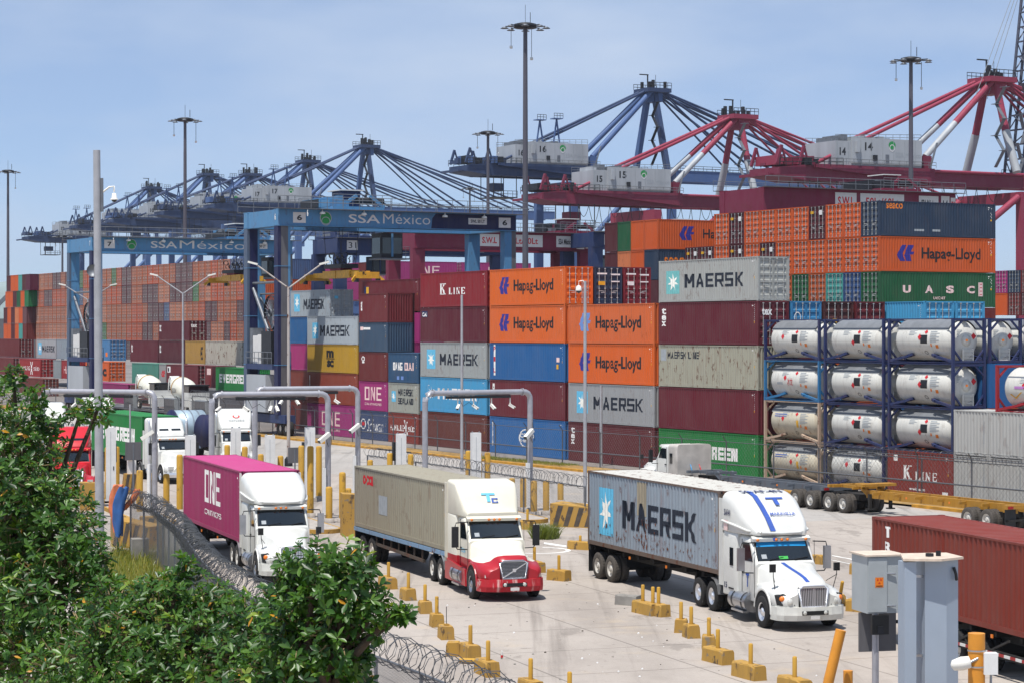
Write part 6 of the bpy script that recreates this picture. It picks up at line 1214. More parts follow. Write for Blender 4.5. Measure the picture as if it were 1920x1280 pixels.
# coil-like ribbed tank and blue reel on flat trailers between the lanes
b = B(); o = thing('steel_drum', 'pale blue ribbed drum on a flat trailer left of the white lorry with the swirl', 'drum', XY(352, 166), R(20)); b.lathe([(0, -1.2), (.9, -1.2), (1.25, -1.1), (1.25, 1.1), (.9, 1.2), (0, 1.2)], (0, 0, 2.55), (1, .2, 0), 'drum_blue' if M('drum_blue', '9fb2bf', .45, .2, var=.12) else '', 28); put('drum_shell', b, o)
b = B(); [b.lathe([(1.27, x - .04), (1.27, x + .04)], (0, 0, 2.55), (1, .2, 0), 'aluminium', 28) for x in (-.55, 0, .55)]; put('hoop', b, o); b = B(); b.lathe([(0, -1.32), (1.3, -1.32), (1.3, -1.22)], (0, 0, 2.55), (1, .2, 0), 'crane_navy', 28); put('end_disc', b, o)
o = thing('cable_drum', 'dark blue reel standing upright behind the swirl-logo lorry', 'reel', XY(387, 163), R(30)); b = B(); b.lathe([(0, -.3), (1.2, -.3), (1.2, -.2), (.5, -.18), (.5, .18), (1.2, .2), (1.2, .3), (0, .3)], (0, 0, 2.4), (1, .2, 0), 'crane_navy', 26); put('flange', b, o); b = B(); b.lathe([(.5, -.17), (.95, -.16), (.95, .16), (.5, .17)], (0, 0, 2.4), (1, .2, 0), 'steel_grey', 26); put('winding', b, o)
trailer(XY(340, 176), R(20), 1.25, 'flat trailer carrying the ribbed drum and blue reel', L=13, deck='deck_blue')
# white cab with two empty container trailers on the far road
rzU = math.atan2(-U.y, -U.x); sB_ = S_at(1270, -11.2)
tractor(P(sB_ - 4.9, -10), 0, 'white flat-roofed lorry cab seen from behind, before the green container', style='day', fairing=False, rim='rim_white', rz=rzU, group='lorry tractors in the gate lanes')
b = B()
s1_ = S_at(1560, -10.6); trailer(P(s1_, -10), 0, 1.28, 'grey empty trailer hitched to the white flat-roofed cab', rz=rzU, goose=True, beams='chassis_grey', tyre='tyre_dusty', bogie=(1.2, 2.6), L=s1_ - sB_ - 1.0)
s2_ = S_at(1912, -10.4); trailer(P(s2_, -10), 0, 1.3, 'yellow empty gooseneck trailer behind the grey one', rz=rzU, goose=True, beams='chassis_yellow', tyre='tyre_dusty', L=s2_ - s1_ - .4, bogie=(1.5, 2.9))
o = thing('trailer_dolly', 'two-axle dolly with dusty tyres under the yellow trailer nose', 'dolly', P(S_at(1600, -10), -10), rzU); 
for sy in (-1, 1):
    for x in (-.65, .65): wheel(o, x, sy * 1.06, .51, .28, 'rim_white', sy, 'tyre_dusty', True)
b = B(); b.bx(-1.2, 1.6, -.5, .5, .7, 1.0, 'steel_grime'); b.tube((-.65, -1, .51), (-.65, 1, .51), .08, 'steel_grime', 8); b.tube((.65, -1, .51), (.65, 1, .51), .08, 'steel_grime', 8); b.bx(-2.3, -1.6, -1.1, 1.1, 1.48, 1.62, 'chassis_yellow'); b.beam((1.6, 0, .85), (3.2, 0, .85), .12, .12, 'steel_grime'); put('dolly_frame', b, o)
# concrete mixers on a flat wagon
M('drum_white', 'd4d2c4', .4, var=.1, scale=1); M('mixer_text', '3a3a40', .6, var=0)
def mixer(s, d, label):
    o = thing('mixer_lorry', label, 'concrete mixer', P(s, d, 1.15), ROT_U, 'concrete mixers'); ax = Vector((1, 0, -.2)).normalized()
    b = B(); b.lathe([(.5, -3.0), (.62, -2.9), (.8, -2.4), (1.2, -.9), (1.22, .4), (1.0, 1.5), (.6, 2.0), (0, 2.1)], (-.8, 0, 2.3), ax, 'drum_white', 28); dr = put('drum', b, o)
    b = B(); b.lathe([(1.24, -.9), (1.24, -.75)], (-.8, 0, 2.3), ax, 'kerb_yellow', 28); put('drum_band', b, dr); decal(dr, glyphs('ICON', .02), (-1.2, .1, 2.0, 2.5), 'mixer_text', '-y', 1.27)
    b = B(); b.bx(1.7, 3.6, -1.15, 1.15, .6, 2.1, 'truck_white'); b.bx(1.9, 3.5, -1.1, 1.1, 2.1, 2.75, 'glass_dark'); b.bx(1.75, 3.65, -1.16, 1.16, 2.76, 2.9, 'black_plastic'); put('cab', b, o)
    b = B(); b.bx(-4.2, 3.6, -.5, .5, .55, .85, 'steel_grime'); b.bx(3.6, 4.1, -1.1, 1.1, .35, 1.3, 'truck_white'); put('frame', b, o)
    b = B(); b.path([(-3.8, -.5, 3.6), (-4.3, -.5, 3.4), (-4.5, -.5, 2.0)], .06, 'truck_white', 6); b.path([(-3.8, .5, 3.6), (-4.3, .5, 3.4), (-4.5, .5, 2.0)], .06, 'truck_white', 6); [b.tube((-4.5, -.5, 1 + .35 * k), (-4.5, .5, 1 + .35 * k), .04, 'truck_white', 5) for k in range(6)]; b.loft([rr(-4.0, .55, 3.0, 3.7, .1), rr(-3.4, .25, 2.7, 3.1, .05)], 'truck_white'); put('hopper_ladder', b, o)
    for sy in (-1, 1):
        for x in (-3.0, -1.7, 2.6): wheel(o, x, sy * 1.0, .5, .28, 'rim_white', sy)
mixer(S_at(282, -1.5) + 1, -1.5, 'white concrete mixer on the wagon, left of two'); mixer(S_at(345, -1.5) + 1, -1.5, 'white concrete mixer with dark lettering on its drum, right of two')
o = thing('flat_wagon', 'grey flat wagon carrying two concrete mixers', 'wagon', P(S_at(318, -1.5), -1.5), ROT_U); b = B(); b.bx(-22, 14, -1.4, 1.4, .95, 1.14, 'crane_grey'); put('deck', b, o); b = B(); [b.bx(x, x + .3, -1.3, 1.3, .0, .949, 'steel_dark') for x in range(-21, 14, 5)]; put('support', b, o)
for px, lab in ((241, 'grey cabinet on the wagon left of the mixers'), (318, 'grey cabinet between the mixers'), (375, 'grey cabinet right of the mixers')):
    o = thing('steel_cabinet', lab, 'cabinet', P(S_at(px, -3.0), -3.0), ROT_U); b = B(); b.bx(-1.6, 1.6, -.02, .6, 0, 2.6, 'ink_grey'); put('body', b, o); b = B(); b.bx(-1.5, -.03, -.05, -.025, .1, 2.5, 'crane_grey'); b.bx(.03, 1.5, -.05, -.025, .1, 2.5, 'crane_grey'); put('door', b, o)
# ------------------------------------------------------------------ gate lanes: islands, portals, bollards, pillars
worn('bollard_yellow', 'b88e34', rust='5a4632', amount=.6, rough=.6, scale=3); worn('block_yellow', 'ac8640', rust='5c4c3a', amount=1.0, rough=.88, scale=3.2, wear=('847866', 2.6, .6)); M('portal_grey', 'a6a6ac', .4, .35, var=.12); M('pillar_white', 'dcdcda', .45, var=.06); M('block_grey', '84807a', .9, var=.2); M('stripe_black', '4e463e', .85, var=.3, scale=4)
LANE = R(20)
def lane(a, along, side=0): f = Vector((math.sin(LANE), -math.cos(LANE), 0)); l = Vector((math.cos(LANE), math.sin(LANE), 0)); return a + f * along + l * side
def island(nose, L, w, label):
    b = B(); n = 10; pts = [(-L, -w / 2), (-w / 2, -w / 2)] + [(-w / 2 + w / 2 * math.sin(math.pi * i / n), -w / 2 * math.cos(math.pi * i / n)) for i in range(1, n)] + [(-w / 2, w / 2), (-L, w / 2)]
    o = thing('traffic_island', label, 'traffic island', nose, LANE - math.pi / 2, 'kerbed islands between the lanes'); m = len(pts)
    b.add([(x, y, z) for z in (0, .2) for x, y in pts], [(i, (i + 1) % m, m + (i + 1) % m, m + i) for i in range(m)], 'block_yellow')
    b.add([(x, y, .2) for x, y in pts] + [(x * .985 - .1, y * .86, .204) for x, y in pts], [(i, (i + 1) % m, m + (i + 1) % m, m + i) for i in range(m)], 'block_yellow'); put('kerb_edge', b, o)
    b = B(); b.poly([(x * .985 - .1, y * .86, .202) for x, y in pts], 'kerb_concrete'); put('paving', b, o)
island(G(1004, 981), 17, 2.0, 'kerbed island under the right-hand camera portal'); island(G(612, 1000), 20, 2.0, 'kerbed island right of the magenta container'); island(G(300, 985), 20, 2.0, 'kerbed island left of the magenta container'); island(G(190, 950), 18, 2.0, 'kerbed island below the green lettered container')
def portal(x0, d0, x1, d1, z, label, cams=(), boxes=True):
    a, c = XY(x0, d0), XY(x1, d1); o = thing('camera_portal', label, 'camera portal', a, math.atan2((c - a).y, (c - a).x), 'camera portals over the lanes'); L = (c - a).length; r = .15
    for x, sx in ((0, 1), (L, -1)):
        b = B(); b.tube((x, 0, 0), (x, 0, z - .45), r, 'portal_grey', 14); b.lathe([(.3, 0), (.3, .05)], (x, 0, .2), (0, 0, 1), 'steel_grey', 14); put('post', b, o)
        b = B(); b.path([(x, 0, z - .45), (x + sx * .03, 0, z - .25), (x + sx * .14, 0, z - .09), (x + sx * .3, 0, z - .015), (x + sx * .5, 0, z)], r, 'portal_grey', 14)
        for q in ((x + sx * .5, 0, z),): b.lathe([(r + .05, -.04), (r + .05, .04)], q, (1, 0, 0), 'portal_grey', 14)
        put('elbow', b, o)
    b = B(); b.tube((.52, 0, z), (L - .52, 0, z), r, 'portal_grey', 14); put('beam', b, o)
    b = B(); b.bx(L * .2, L * .8, -.12, .12, z - .3, z - .16, 'black_plastic'); put('light_bar', b, o)
    for f, dx in cams:
        b = B(); b.tube((L * f, -.05, z - .16), (L * f, -.05, z - .62), .035, 'lamp_white', 6); p = Vector((L * f, -.12, z - .72)); d = Vector((dx, -.55, -.5)).normalized(); b.beam(p - d * .12, p + d * .22, .12, .12, 'lamp_white'); b.beam(p + d * .22, p + d * .25, .1, .1, 'cab_glass'); b.beam(p - d * .08 + Vector((0, 0, .08)), p + d * .3 + Vector((0, 0, .08)), .15, .015, 'lamp_white'); put('camera', b, o)
    b = B(); p = Vector((L - .05, -.22, z - 2.1)); d = Vector((-.8, -.3, -.55)).normalized(); b.beam(p - d * .1, p + d * .65, .2, .2, 'lamp_white'); b.beam(p + d * .65, p + d * .68, .16, .16, 'cab_glass'); b.tube((L, 0, z - 2.2), p, .04, 'lamp_white', 6); put('camera', b, o)
    b = B(); b.bx(L - .32, L - .16, -.25, -.05, .2, 2.6, 'pillar_white'); put('conduit_box', b, o)
    b = B(); b.path([(L * .3, -.1, z - .2), (L * .34, -.15, z - .7), (L * .4, -.12, z - .5), (L * .46, -.15, z - .75), (L * .5, -.1, z - .25)], .015, 'black_plastic', 4); b.path([(L - .2, -.2, z - 2.2), (L - .05, -.3, z - 2.7), (L + .15, -.2, z - 2.6), (L + .1, -.1, z - 1.6)], .015, 'black_plastic', 4); put('cable', b, o)
    return o
portal(797, 116.5, 994, 120, 6.4, 'camera portal beside the beige container, rightmost of four', ((.3, -.6), (.45, .5), (.62, .2), (.8, .6)))
portal(397, 113.5, 615, 115.4, 6.42, 'camera portal in front of two over the magenta lane', ((.06, -.7), (.28, .6), (.5, -.3), (.55, .1)))
portal(478, 125, 671, 127, 6.4, 'camera portal standing behind another in the middle', ((.25, -.5), (.4, .2), (.78, .6)))
portal(80, 121, 290, 118.5, 6.4, 'camera portal over the red lorry, leftmost of four', ((.3, -.3), (.5, .3)))
def bollard(px, py_top, py_bot, label, r=.16, rod=False):
    g = G(px, py_bot); h = ZZ(py_top, g.y); o = thing('bollard', label, 'bollard', g, 0, 'yellow steel bollards'); b = B(); b.lathe([(r, 0), (r, h - .1), (r * .8, h - .02), (0, h)], (0, 0, 0), (0, 0, 1), 'bollard_yellow', 16); put('post', b, o); b = B(); b.lathe([(r + .1, .0), (r + .1, .22), (r, .23)], (0, 0, 0), (0, 0, 1), 'kerb_concrete', 14); put('footing', b, o)
BO = [(960, 895, 951, 'left of the portal post by the beige container'), (981, 895, 958, 'touching the white conduit at the right portal'), (1001, 900, 966, 'just right of the right portal post'), (1024, 899, 964, 'second right of the right portal post'), (1051, 905, 944, 'short, beside the striped crash block'),
      (878, 844, 926, 'leftmost of three behind the beige container roof'), (898, 847, 930, 'middle of three behind the beige container roof'), (914, 847, 934, 'rightmost of three behind the beige container roof'), (731, 848, 925, 'half hidden by the white pillar behind the beige roof'), (753, 851, 930, 'right of the white pillar behind the beige roof'), (770, 850, 934, 'nearest the left post of the right portal'), (694, 861, 922, 'small, by the left end of the razor fence'),
      (565, 834, 945, 'tall, left of the white pillar near the magenta roof'), (582, 835, 969, 'tallest, before the white pillar by the magenta container'), (598, 835, 936, 'tall, just left of the front portal post'), (617, 911, 979, 'short, right of the front portal post'), (642, 884, 979, 'tall, beside the beige container corner'), (653, 914, 958, 'thin, close to the beige container corner'),
      (426, 833, 930, 'first from left behind the magenta roof'), (443, 836, 934, 'second from left behind the magenta roof'), (459, 836, 938, 'third from left behind the magenta roof'), (489, 850, 935, 'fourth from left behind the magenta roof'), (509, 853, 938, 'fifth from left behind the magenta roof'), (526, 853, 936, 'rightmost behind the magenta roof'),
      (202, 837, 943, 'tall, right of the grey camera pole'), (219, 836, 915, 'tall, before the green container'), (262, 880, 966, 'short, in front of the striped box'), (287, 886, 955, 'short, left of two before the white long-nosed lorry'), (312, 887, 957, 'short, right of two before the white long-nosed lorry'), (337, 851, 962, 'tall, touching the magenta container edge'), (163, 866, 912, 'on the yellow barrier by the red lorry')]
for px, a, c, w in BO: bollard(px, a, c, 'yellow bollard ' + w, .17)
def pillar(px, py_top, py_bot, label, w=.52):
    g = G(px, py_bot); h = ZZ(py_top, g.y); o = thing('equipment_pillar', label, 'equipment pillar', g, LANE - .1, 'white equipment pillars'); b = B(); b.bx(-w / 2, w / 2, -w / 2, w / 2, .0, h, 'pillar_white'); b.bx(-w / 2 - .08, w / 2 + .08, -w / 2 - .08, w / 2 + .08, 0, .25, 'kerb_concrete'); put('body', b, o)
    b = B(); b.bx(-.04, -.02, -w / 2 - .008, -w / 2 + .01, .4, h - .2, 'ink_grey'); b.bx(w * .2, w * .3, -w / 2 - .02, -w / 2, h * .45, h * .5, 'black_plastic'); put('door_seam', b, o); b = B()
    for sx in (-.2, .2): b.lathe([(.06, 0), (.06, .06), (0, .1)], (sx, 0, h), (0, 0, 1), 'steel_grey', 8)
    b.bx(-w / 2, w / 2, -w / 2, w / 2, h - .0, h + .02, 'pillar_white'); put('cap', b, o)
for px, a, c, w in ((752, 813, 930, 'behind the beige container'), (892, 811, 935, 'behind the beige roof, beside three bollards'), (581, 801, 940, 'beside the portal posts'), (442, 802, 936, 'before the swirl-logo lorry'), (506, 816, 938, 'right of the swirl-logo lorry'), (357, 816, 960, 'between the lorries at left'), (208, 801, 945, 'before the green container')): pillar(px, a, c, 'tall white equipment pillar ' + w)
for px, a, c, lab in ((741, 828, 925, 'black signal box beside the white pillar by the beige roof'), (571, 828, 900, 'black signal box beside the white pillar at the portal'), (213, 830, 930, 'black signal box beside the white pillar by the green container')):
    g = G(px, c); o = thing('signal_box', lab, 'signal box', g, LANE, 'black signal boxes'); h = ZZ(a, g.y); b = B(); b.tube((0, 0, 0), (0, 0, h - .9), .06, 'steel_grey', 8); put('post', b, o); b = B(); b.bx(-.16, .16, -.14, .14, h - 1.1, h, 'black_plastic'); put('housing', b, o)
for px, a, c, lab in ((250, 828, 945, 'small grey sign board beside the tall bollard at left'), (553, 838, 900, 'grey switch cabinet behind the magenta roof')):
    g = G(px, c); o = thing('sign_board' if px == 250 else 'switch_cabinet', lab, 'sign board' if px == 250 else 'cabinet', g, LANE); h = ZZ(a, g.y); b = B(); b.tube((0, 0, 0), (0, 0, h - .1), .05, 'steel_grey', 8); put('post', b, o); b = B(); b.bx(-.45, .45, -.03, .03, h - 1.0, h, 'crane_grey'); put('panel', b, o)
# the little card reader on a striped plinth
g = G(246, 925); o = thing('card_reader', 'white card reader with a round lamp on a striped plinth', 'card reader', g, LANE); b = B(); b.prism([(-.55, 0), (.55, 0), (.45, 1.2), (-.4, 1.2)], 'y', -.35, .35, 'block_yellow'); put('plinth', b, o); b = B()
for k in range(3): b.add([(-.5 + k * .38, -.356, .02), (-.32 + k * .38, -.356, .02), (-.12 + k * .38, -.356, 1.18), (-.3 + k * .3, -.356, 1.18)], [(0, 1, 2, 3)], 'stripe_black')
put('stripe', b, o); b = B(); b.bx(-.22, .26, -.2, .2, 1.2, 2.3, 'pillar_white'); put('reader_box', b, o); b = B(); b.lathe([(.22, -.05), (.22, .1), (.1, .2), (0, .2)], (-.12, -.25, 2.2), (0, -1, 0), 'lamp_white', 14); put('lamp', b, o); b = B(); b.tube((-.05, .1, 2.3), (-.05, .1, 5.3), .05, 'pole_pale', 8); put('pole', b, o)
# crash blocks at the island ends
def crash(loc, rz, L, w, h0, h1, label, stripes=True):
    o = thing('crash_block', label, 'crash block', loc, rz, 'concrete crash blocks'); b = B(); b.prism([(0, 0), (L, 0), (L, h1), (0, h0)], 'y', -w / 2, w / 2, 'block_yellow'); put('body', b, o)
    if stripes:
        b = B(); n = int(L / .55)
        for k in range(n): x = .15 + k * .55; b.add([(x, -w / 2 - .006, .05), (x + .25, -w / 2 - .006, .05), (x + .55, -w / 2 - .006, h0 + (h1 - h0) * (x + .55) / L - .06), (x + .28, -w / 2 - .006, h0 + (h1 - h0) * (x + .28) / L - .06)], [(0, 1, 2, 3)], 'stripe_black') if x + .55 < L else None
        put('stripe', b, o)
crash(G(1042, 984), R(-22), 3.6, 1.6, 1.15, .9, 'striped sloping crash block behind the rusty grey container'); crash(G(640, 1003), R(10), .75, 1.2, 2.0, 1.95, 'plain yellow concrete pier at the beige container corner', False); crash(G(150, 955), R(10), 1.3, 1.0, 1.5, 1.45, 'yellow concrete pier below the red lorry', False); crash(G(222, 1022), R(-35), 2.4, 1.0, 1.25, 1.0, 'striped crash block behind the hanging tarpaulin'); crash(G(262, 1012), R(8), .9, .8, 1.1, 1.1, 'green and yellow concrete block behind the fence', True)
# ------------------------------------------------------------------ yellow kerb blocks with stub posts
def kblock(px, pyb, L, rz, label, posts=(0,), h=.45, w=.48, ph=.56, m='block_yellow', rod=None, lean=0):
    L *= .8; w *= .88; h *= .92; g = G(px, pyb); o = thing('kerb_block', label, 'kerb block', g, rz, 'yellow kerb blocks'); rn = random.Random(label); b = B(); n = 6; rings = []
    for i in range(n + 1):
        x = -L / 2 + L * i / n; j = lambda: rn.uniform(-.012, .012); c = .04 if 0 < i < n else .07
        rings.append([(x, -w / 2, 0), (x, w / 2, 0), (x, w / 2 - .02 + j(), h - c), (x, w / 2 - .05 + j(), h + j()), (x, -w / 2 + .05 + j(), h + j()), (x, -w / 2 + .02 + j(), h - c)])
    b.loft(rings, m); put('body', b, o)
    for x in posts: b = B(); b.lathe([(.062, h - .02), (.062, h + ph - .03), (.045, h + ph), (0, h + ph)], (x, 0, 0), (lean, 0, 1) if lean else (0, 0, 1), 'bollard_yellow', 12); put('post', b, o)
    if rod: b = B(); b.tube((rod, 0, h), (rod, 0, h + .6), .012, 'steel_dark', 5); b.bx(rod - .1, rod + .08, -.07, .07, h - .01, h + .06, 'block_yellow'); put('rod', b, o)
    return o
q = LANE - math.pi / 2
for a in ((727, 1101, 1.5, q, 'long kerb block beside the leaves, first of the left row', (.1,)), (765, 1123, .95, q, 'kerb block with a dark end, second of the left row', (.05,)), (797, 1148, .8, q - .15, 'chipped kerb block, third of the left row', (.0,)), (819, 1173, .8, q - .15, 'kerb block with a straight post, fourth of the left row', (0,)),
          (836, 1196, .95, q - .15, 'kerb block with a thin steel rod, fifth of the left row', (), .45, .48, .56, 'block_yellow', .1), (850, 1228, .6, q - .4, 'kerb block with a broken stub, before the last two of the left row', (), .45, .48, .56, 'block_yellow', None), (880, 1232, 1.2, q, 'kerb block leaning near a fallen yellow pipe', (.1,)), (913, 1264, 1.35, q, 'kerb block carrying a small glass bottle, left row', (.1,)), (995, 1302, 1.2, q, 'kerb block whose post stands at the bottom frame edge', (0,)), (1068, 1330, 1.2, q, 'kerb block cut off by the bottom edge of the picture', (0,)),
          (1007, 1071, 1.1, q, 'kerb block right of the red bumper, farther one', (-.3,)), (1048, 1087, 1.15, q + .5, 'kerb block right of the red bumper, nearer one', (.0,)), (1088, 1029, 1.4, q + .7, 'kerb block with a thin rod behind the rusty container', (.0,), .4, .45, .25), (979, 991, 1.3, q + .7, 'kerb block beside the grass tuft', (.3,)),
          (1178, 1133, 1.1, q + .6, 'bare grey kerb block at the head of the centre row', (), .38, .48, .5, 'block_grey'), (1212, 1150, 1.7, q + .1, 'long kerb block with two posts in the centre row', (-.25, .45)), (1238, 1154, .8, q + .2, 'short chipped kerb block with one post in the centre row', (-.1,)), (1277, 1184, .6, q - .5, 'kerb block with a leaning post, centre row', (0,)), (1296, 1194, .75, q - .1, 'kerb block close behind the leaning one, centre row', (0,)), (1329, 1216, .9, q - .4, 'kerb block partly behind the largest one, centre row', (.1,)),
          (1346, 1241, 1.45, q + .1, 'largest kerb block in the centre row', (.0,)), (1404, 1270, 1.5, q + .1, 'kerb block near the bottom edge, centre row', (.1,)), (1490, 1298, 1.4, q + .1, 'kerb block at the bottom edge left of the leaning bollard', (0,)), (1571, 1134, .7, q - .2, 'kerb block with a bent post right of the chrome grille', (.1,), .45, .5, .6, 'block_yellow', None, .5), (1620, 1146, 1.5, q + .6, 'long plain kerb block left of the monitor pillar', ()), (1537, 1056, .8, q + .3, 'kerb block with a bent post behind the right mirror', (0,), .4, .5, .5, 'block_yellow', None, .7), (1612, 1076, .9, q + .5, 'small kerb block left of the red-brown container', ())): kblock(*a)
o = thing('fallen_pipe', 'short yellow pipe lying on the ground by the kerb blocks', 'pipe', G(877, 1243), R(-12)); b = B(); b.tube((-.24, 0, .08), (.26, 0, .08), .08, 'bollard_yellow', 12); put('pipe_tube', b, o)
o = thing('bottle', 'small glass bottle with brown drink on a kerb block', 'bottle', G(913, 1264) + Vector((.42, -.05, .45))); b = B(); b.lathe([(0, 0), (.035, 0), (.035, .13), (.015, .19), (.015, .24), (0, .24)], (0, 0, 0), (0, 0, 1), 'lens', 12); put('glass', b, o); b = B(); b.lathe([(.036, .04), (.036, .11)], (0, 0, 0), (0, 0, 1), 'ink_red', 12); put('label_band', b, o)
random.seed(17); b = B()
for k in range(150):
    p = G(random.uniform(700, 1560), random.uniform(1030, 1279)); r = random.uniform(.01, .045); b.lathe([(0, 0), (r, .0), (r * .7, r * .8), (0, r)], (p.x, p.y, .002), (random.uniform(-.3, .3), random.uniform(-.3, .3), 1), random.choice(['block_grey', 'stripe_black', 'kerb_concrete', 'pillar_white']), 5, False)
put('litter', b, kind='stuff', label='scattered stones and litter on the concrete apron', cat='litter')
# ------------------------------------------------------------------ radiation monitor pillar and control box, lower right
M('monitor_grey', '9aa6b4', .45, .1, var=.05, scale=1.5); M('monitor_roof', 'c9b8a6', .6, var=.15, scale=5); M('box_grey', 'a8aeb0', .5, .1, var=.06)
d = 44.0; o = thing('monitor_pillar', 'tall grey radiation monitor pillar with a flat overhanging roof', 'monitor pillar', XY(1735, d), R(10)); zt = ZZ(1046, d)
b = B(); b.prism([(-.12, -.3), (.3, -.36), (.6, -.2), (.6, .5), (-.12, .5)], 'z', 0, zt, 'monitor_grey'); put('body', b, o)
b = B(); b.bx(-.58, -.34, -.42, -.05, 0, zt - .02, 'monitor_grey'); put('side_post', b, o); b = B(); b.prism([(-.62, -.45), (.1, -.62), (.68, -.28), (.66, .58), (-.3, .6)], 'z', zt + .003, zt + .05, 'monitor_roof'); put('roof_plate', b, o)
b = B()
for z in (zt - .35, zt - 1.9): b.bx(-.34, -.12, -.2, -.16, z, z + .05, 'aluminium')
b.path([(.47, -.3, zt - .15), (.5, -.34, zt - .28), (.53, -.3, zt - .4)], .03, 'steel_dark', 6); b.lathe([(.08, 0), (.08, .06)], (.05, -.1, zt + .05), (0, 0, 1), 'steel_dark', 10); b.lathe([(.05, 0), (.05, .1)], (.25, -.05, zt + .05), (0, 0, 1), 'steel_dark', 10); put('fittings', b, o)
d = 45.5; o = thing('control_box', 'pale control box with a yellow radiation sign on a grey pole', 'control box', XY(1641, d), R(14)); z0, z1 = ZZ(1146, d), ZZ(1040, d)
b = B(); b.bx(-.28, .5, -.25, .55, z0, z1, 'box_grey'); put('body', b, o); b = B(); b.bx(-.26, .14, -.275, -.252, z0 + .03, z1 - .03, 'box_grey'); put('door', b, o); b = B(); b.bx(-.32, .56, -.3, .6, z1 + .002, z1 + .035, 'monitor_roof'); put('roof_plate', b, o)
sg = decal(o, RECT, (-.12, .06, z1 - .62, z1 - .42), 'ink_orange', '-y', .279, 'sign_panel'); tri = shape(*[[(.5 + .12 * math.cos(a), .62 + .12 * math.sin(a)), (.5 + .36 * math.cos(a - .5), .62 + .36 * math.sin(a - .5)), (.5 + .36 * math.cos(a + .5), .62 + .36 * math.sin(a + .5))] for a in (R(30), R(150), R(270))]); decal(sg, tri, (-.11, .05, z1 - .6, z1 - .42), 'ink_red', '-y', .282, 'emblem'); decal(sg, RECT, (-.1, .04, z1 - .6, z1 - .585), 'ink_black', '-y', .282)
b = B(); b.tube((-.06, -.15, 0), (-.06, -.15, z0 - .003), .07, 'portal_grey', 12); put('pole', b, o); b = B(); b.bx(-.2, .16, -.32, -.23, z0 - .42, z0 - .03, 'black_plastic'); b.bx(-.09, .04, -.36, -.321, z0 - .4, z0 - .25, 'steel_dark'); put('sensor', b, o); b = B(); b.bx(-.3, .5, .1, .16, z0 - .82, z0 - .02, 'crane_grey'); put('back_panel', b, o)
b = B(); [b.tube((.14, -.27, z), (.32, -.29, z), .02, 'aluminium', 6) for z in (z1 - .35, z0 + .15)]; put('hinge', b, o)
def postat(px, dist, py, lean, label, r=.11):
    zt = ZZ(py, dist); o = thing('bollard', label, 'bollard', XY(px, dist), 0, 'yellow steel bollards'); b = B(); b.tube((0, 0, 0), (lean * zt, 0, zt), r, 'bollard_orange' if M('bollard_orange', 'd08a2a', .5, var=.12) else '', 16); put('post', b, o); return o
postat(1500, 46, 1180, .24, 'leaning orange-yellow pole at the bottom edge, left of the monitor'); postat(1590, 46.5, 1256, 0, 'short upright yellow post beside the leaning pole', .1)
o = postat(1831, 42, 1186, 0, 'orange-yellow post with a white camera and junction box', .16); zt = ZZ(1186, 42); b = B(); b.lathe([(.03, -.16), (.1, -.12), (.13, .05), (.11, .2), (0, .22)], (-.36, -.2, zt - .55), (1, -.2, .25), 'lamp_white', 14); b.tube((-.3, -.15, zt - .6), (0, -.14, zt - .45), .03, 'aluminium', 6); put('camera', b, o); b = B(); b.bx(.1, .36, -.2, .0, zt - .75, zt - .35, 'pillar_white'); put('junction_box', b, o)
b = B()
for z in (zt - .32, zt - .62): b.lathe([(.175, -.015), (.175, .015)], (0, 0, z), (0, 0, 1), 'aluminium', 16)
b.path([(.25, -.1, zt - .75), (.24, -.12, zt - 1.0), (.1, -.18, zt - 1.15), (-.1, -.2, zt - 1.2)], .025, 'ink_grey', 6); put('strap', b, o)
# ------------------------------------------------------------------ fences
M('fence_wire', '8b8d90', .45, .6, var=.1); M('razor_wire', '5f6165', .4, .7, var=.2); M('fence_post', '62656a', .5, .4, var=.15)
def coil(b, pts, r, m='razor_wire', turn=.28, wr=.011, sag=0, rn=None):
    rn = rn or random.Random(4); out = []
    P2 = [Vector(p) for p in pts]
    for a, c in zip(P2[:-1], P2[1:]):
        L = (c - a).length; d = (c - a).normalized(); x = d.cross(Vector((0, 0, 1))).normalized(); y = x.cross(d); n = max(8, int(L / turn * 10))
        for i in range(n):
            t = i / n; an = math.tau * t * L / turn; q = r * rn.uniform(.94, 1.04); q *= 1 + .1 * math.sin(an * .37) + .06 * math.sin(an * .83); out.append(a + d * (L * t + .09 * math.sin(an * .61)) + x * math.cos(an) * q + y * math.sin(an) * q)
    b.path(out, wr, m, 3); return out
def barbs(b, pts, m='razor_wire', every=2, s=.028):
    for p in pts[::every]: b.add([(p.x - s, p.y, p.z - s * .3), (p.x + s, p.y, p.z + s * .3), (p.x, p.y, p.z + s * .5), (p.x, p.y, p.z - s * .5)], [(0, 2, 1), (0, 1, 3)], m)
def chain(b, a, c, h0, h1, cell=.11, wr=.0045, m='fence_wire'):
    a, c = Vector(a), Vector(c); L = (c - a).length; d = (c - a).normalized(); h = h1 - h0
    k = int((L + h) / cell)
    for i in range(k + 1):
        for sg in (1, -1):
            x0 = i * cell - h if sg > 0 else i * cell; x1 = x0 + sg * h; t0, t1 = 0.0, 1.0
            lo, hi = (0 - x0) / (x1 - x0), (L - x0) / (x1 - x0); lo, hi = min(lo, hi), max(lo, hi); t0, t1 = max(0, lo), min(1, hi)
            if t1 - t0 < .02: continue
            b.tube(a + d * (x0 + (x1 - x0) * t0) + Vector((0, 0, h0 + h * t0)), a + d * (x0 + (x1 - x0) * t1) + Vector((0, 0, h0 + h * t1)), wr, m, 3, cap=False)
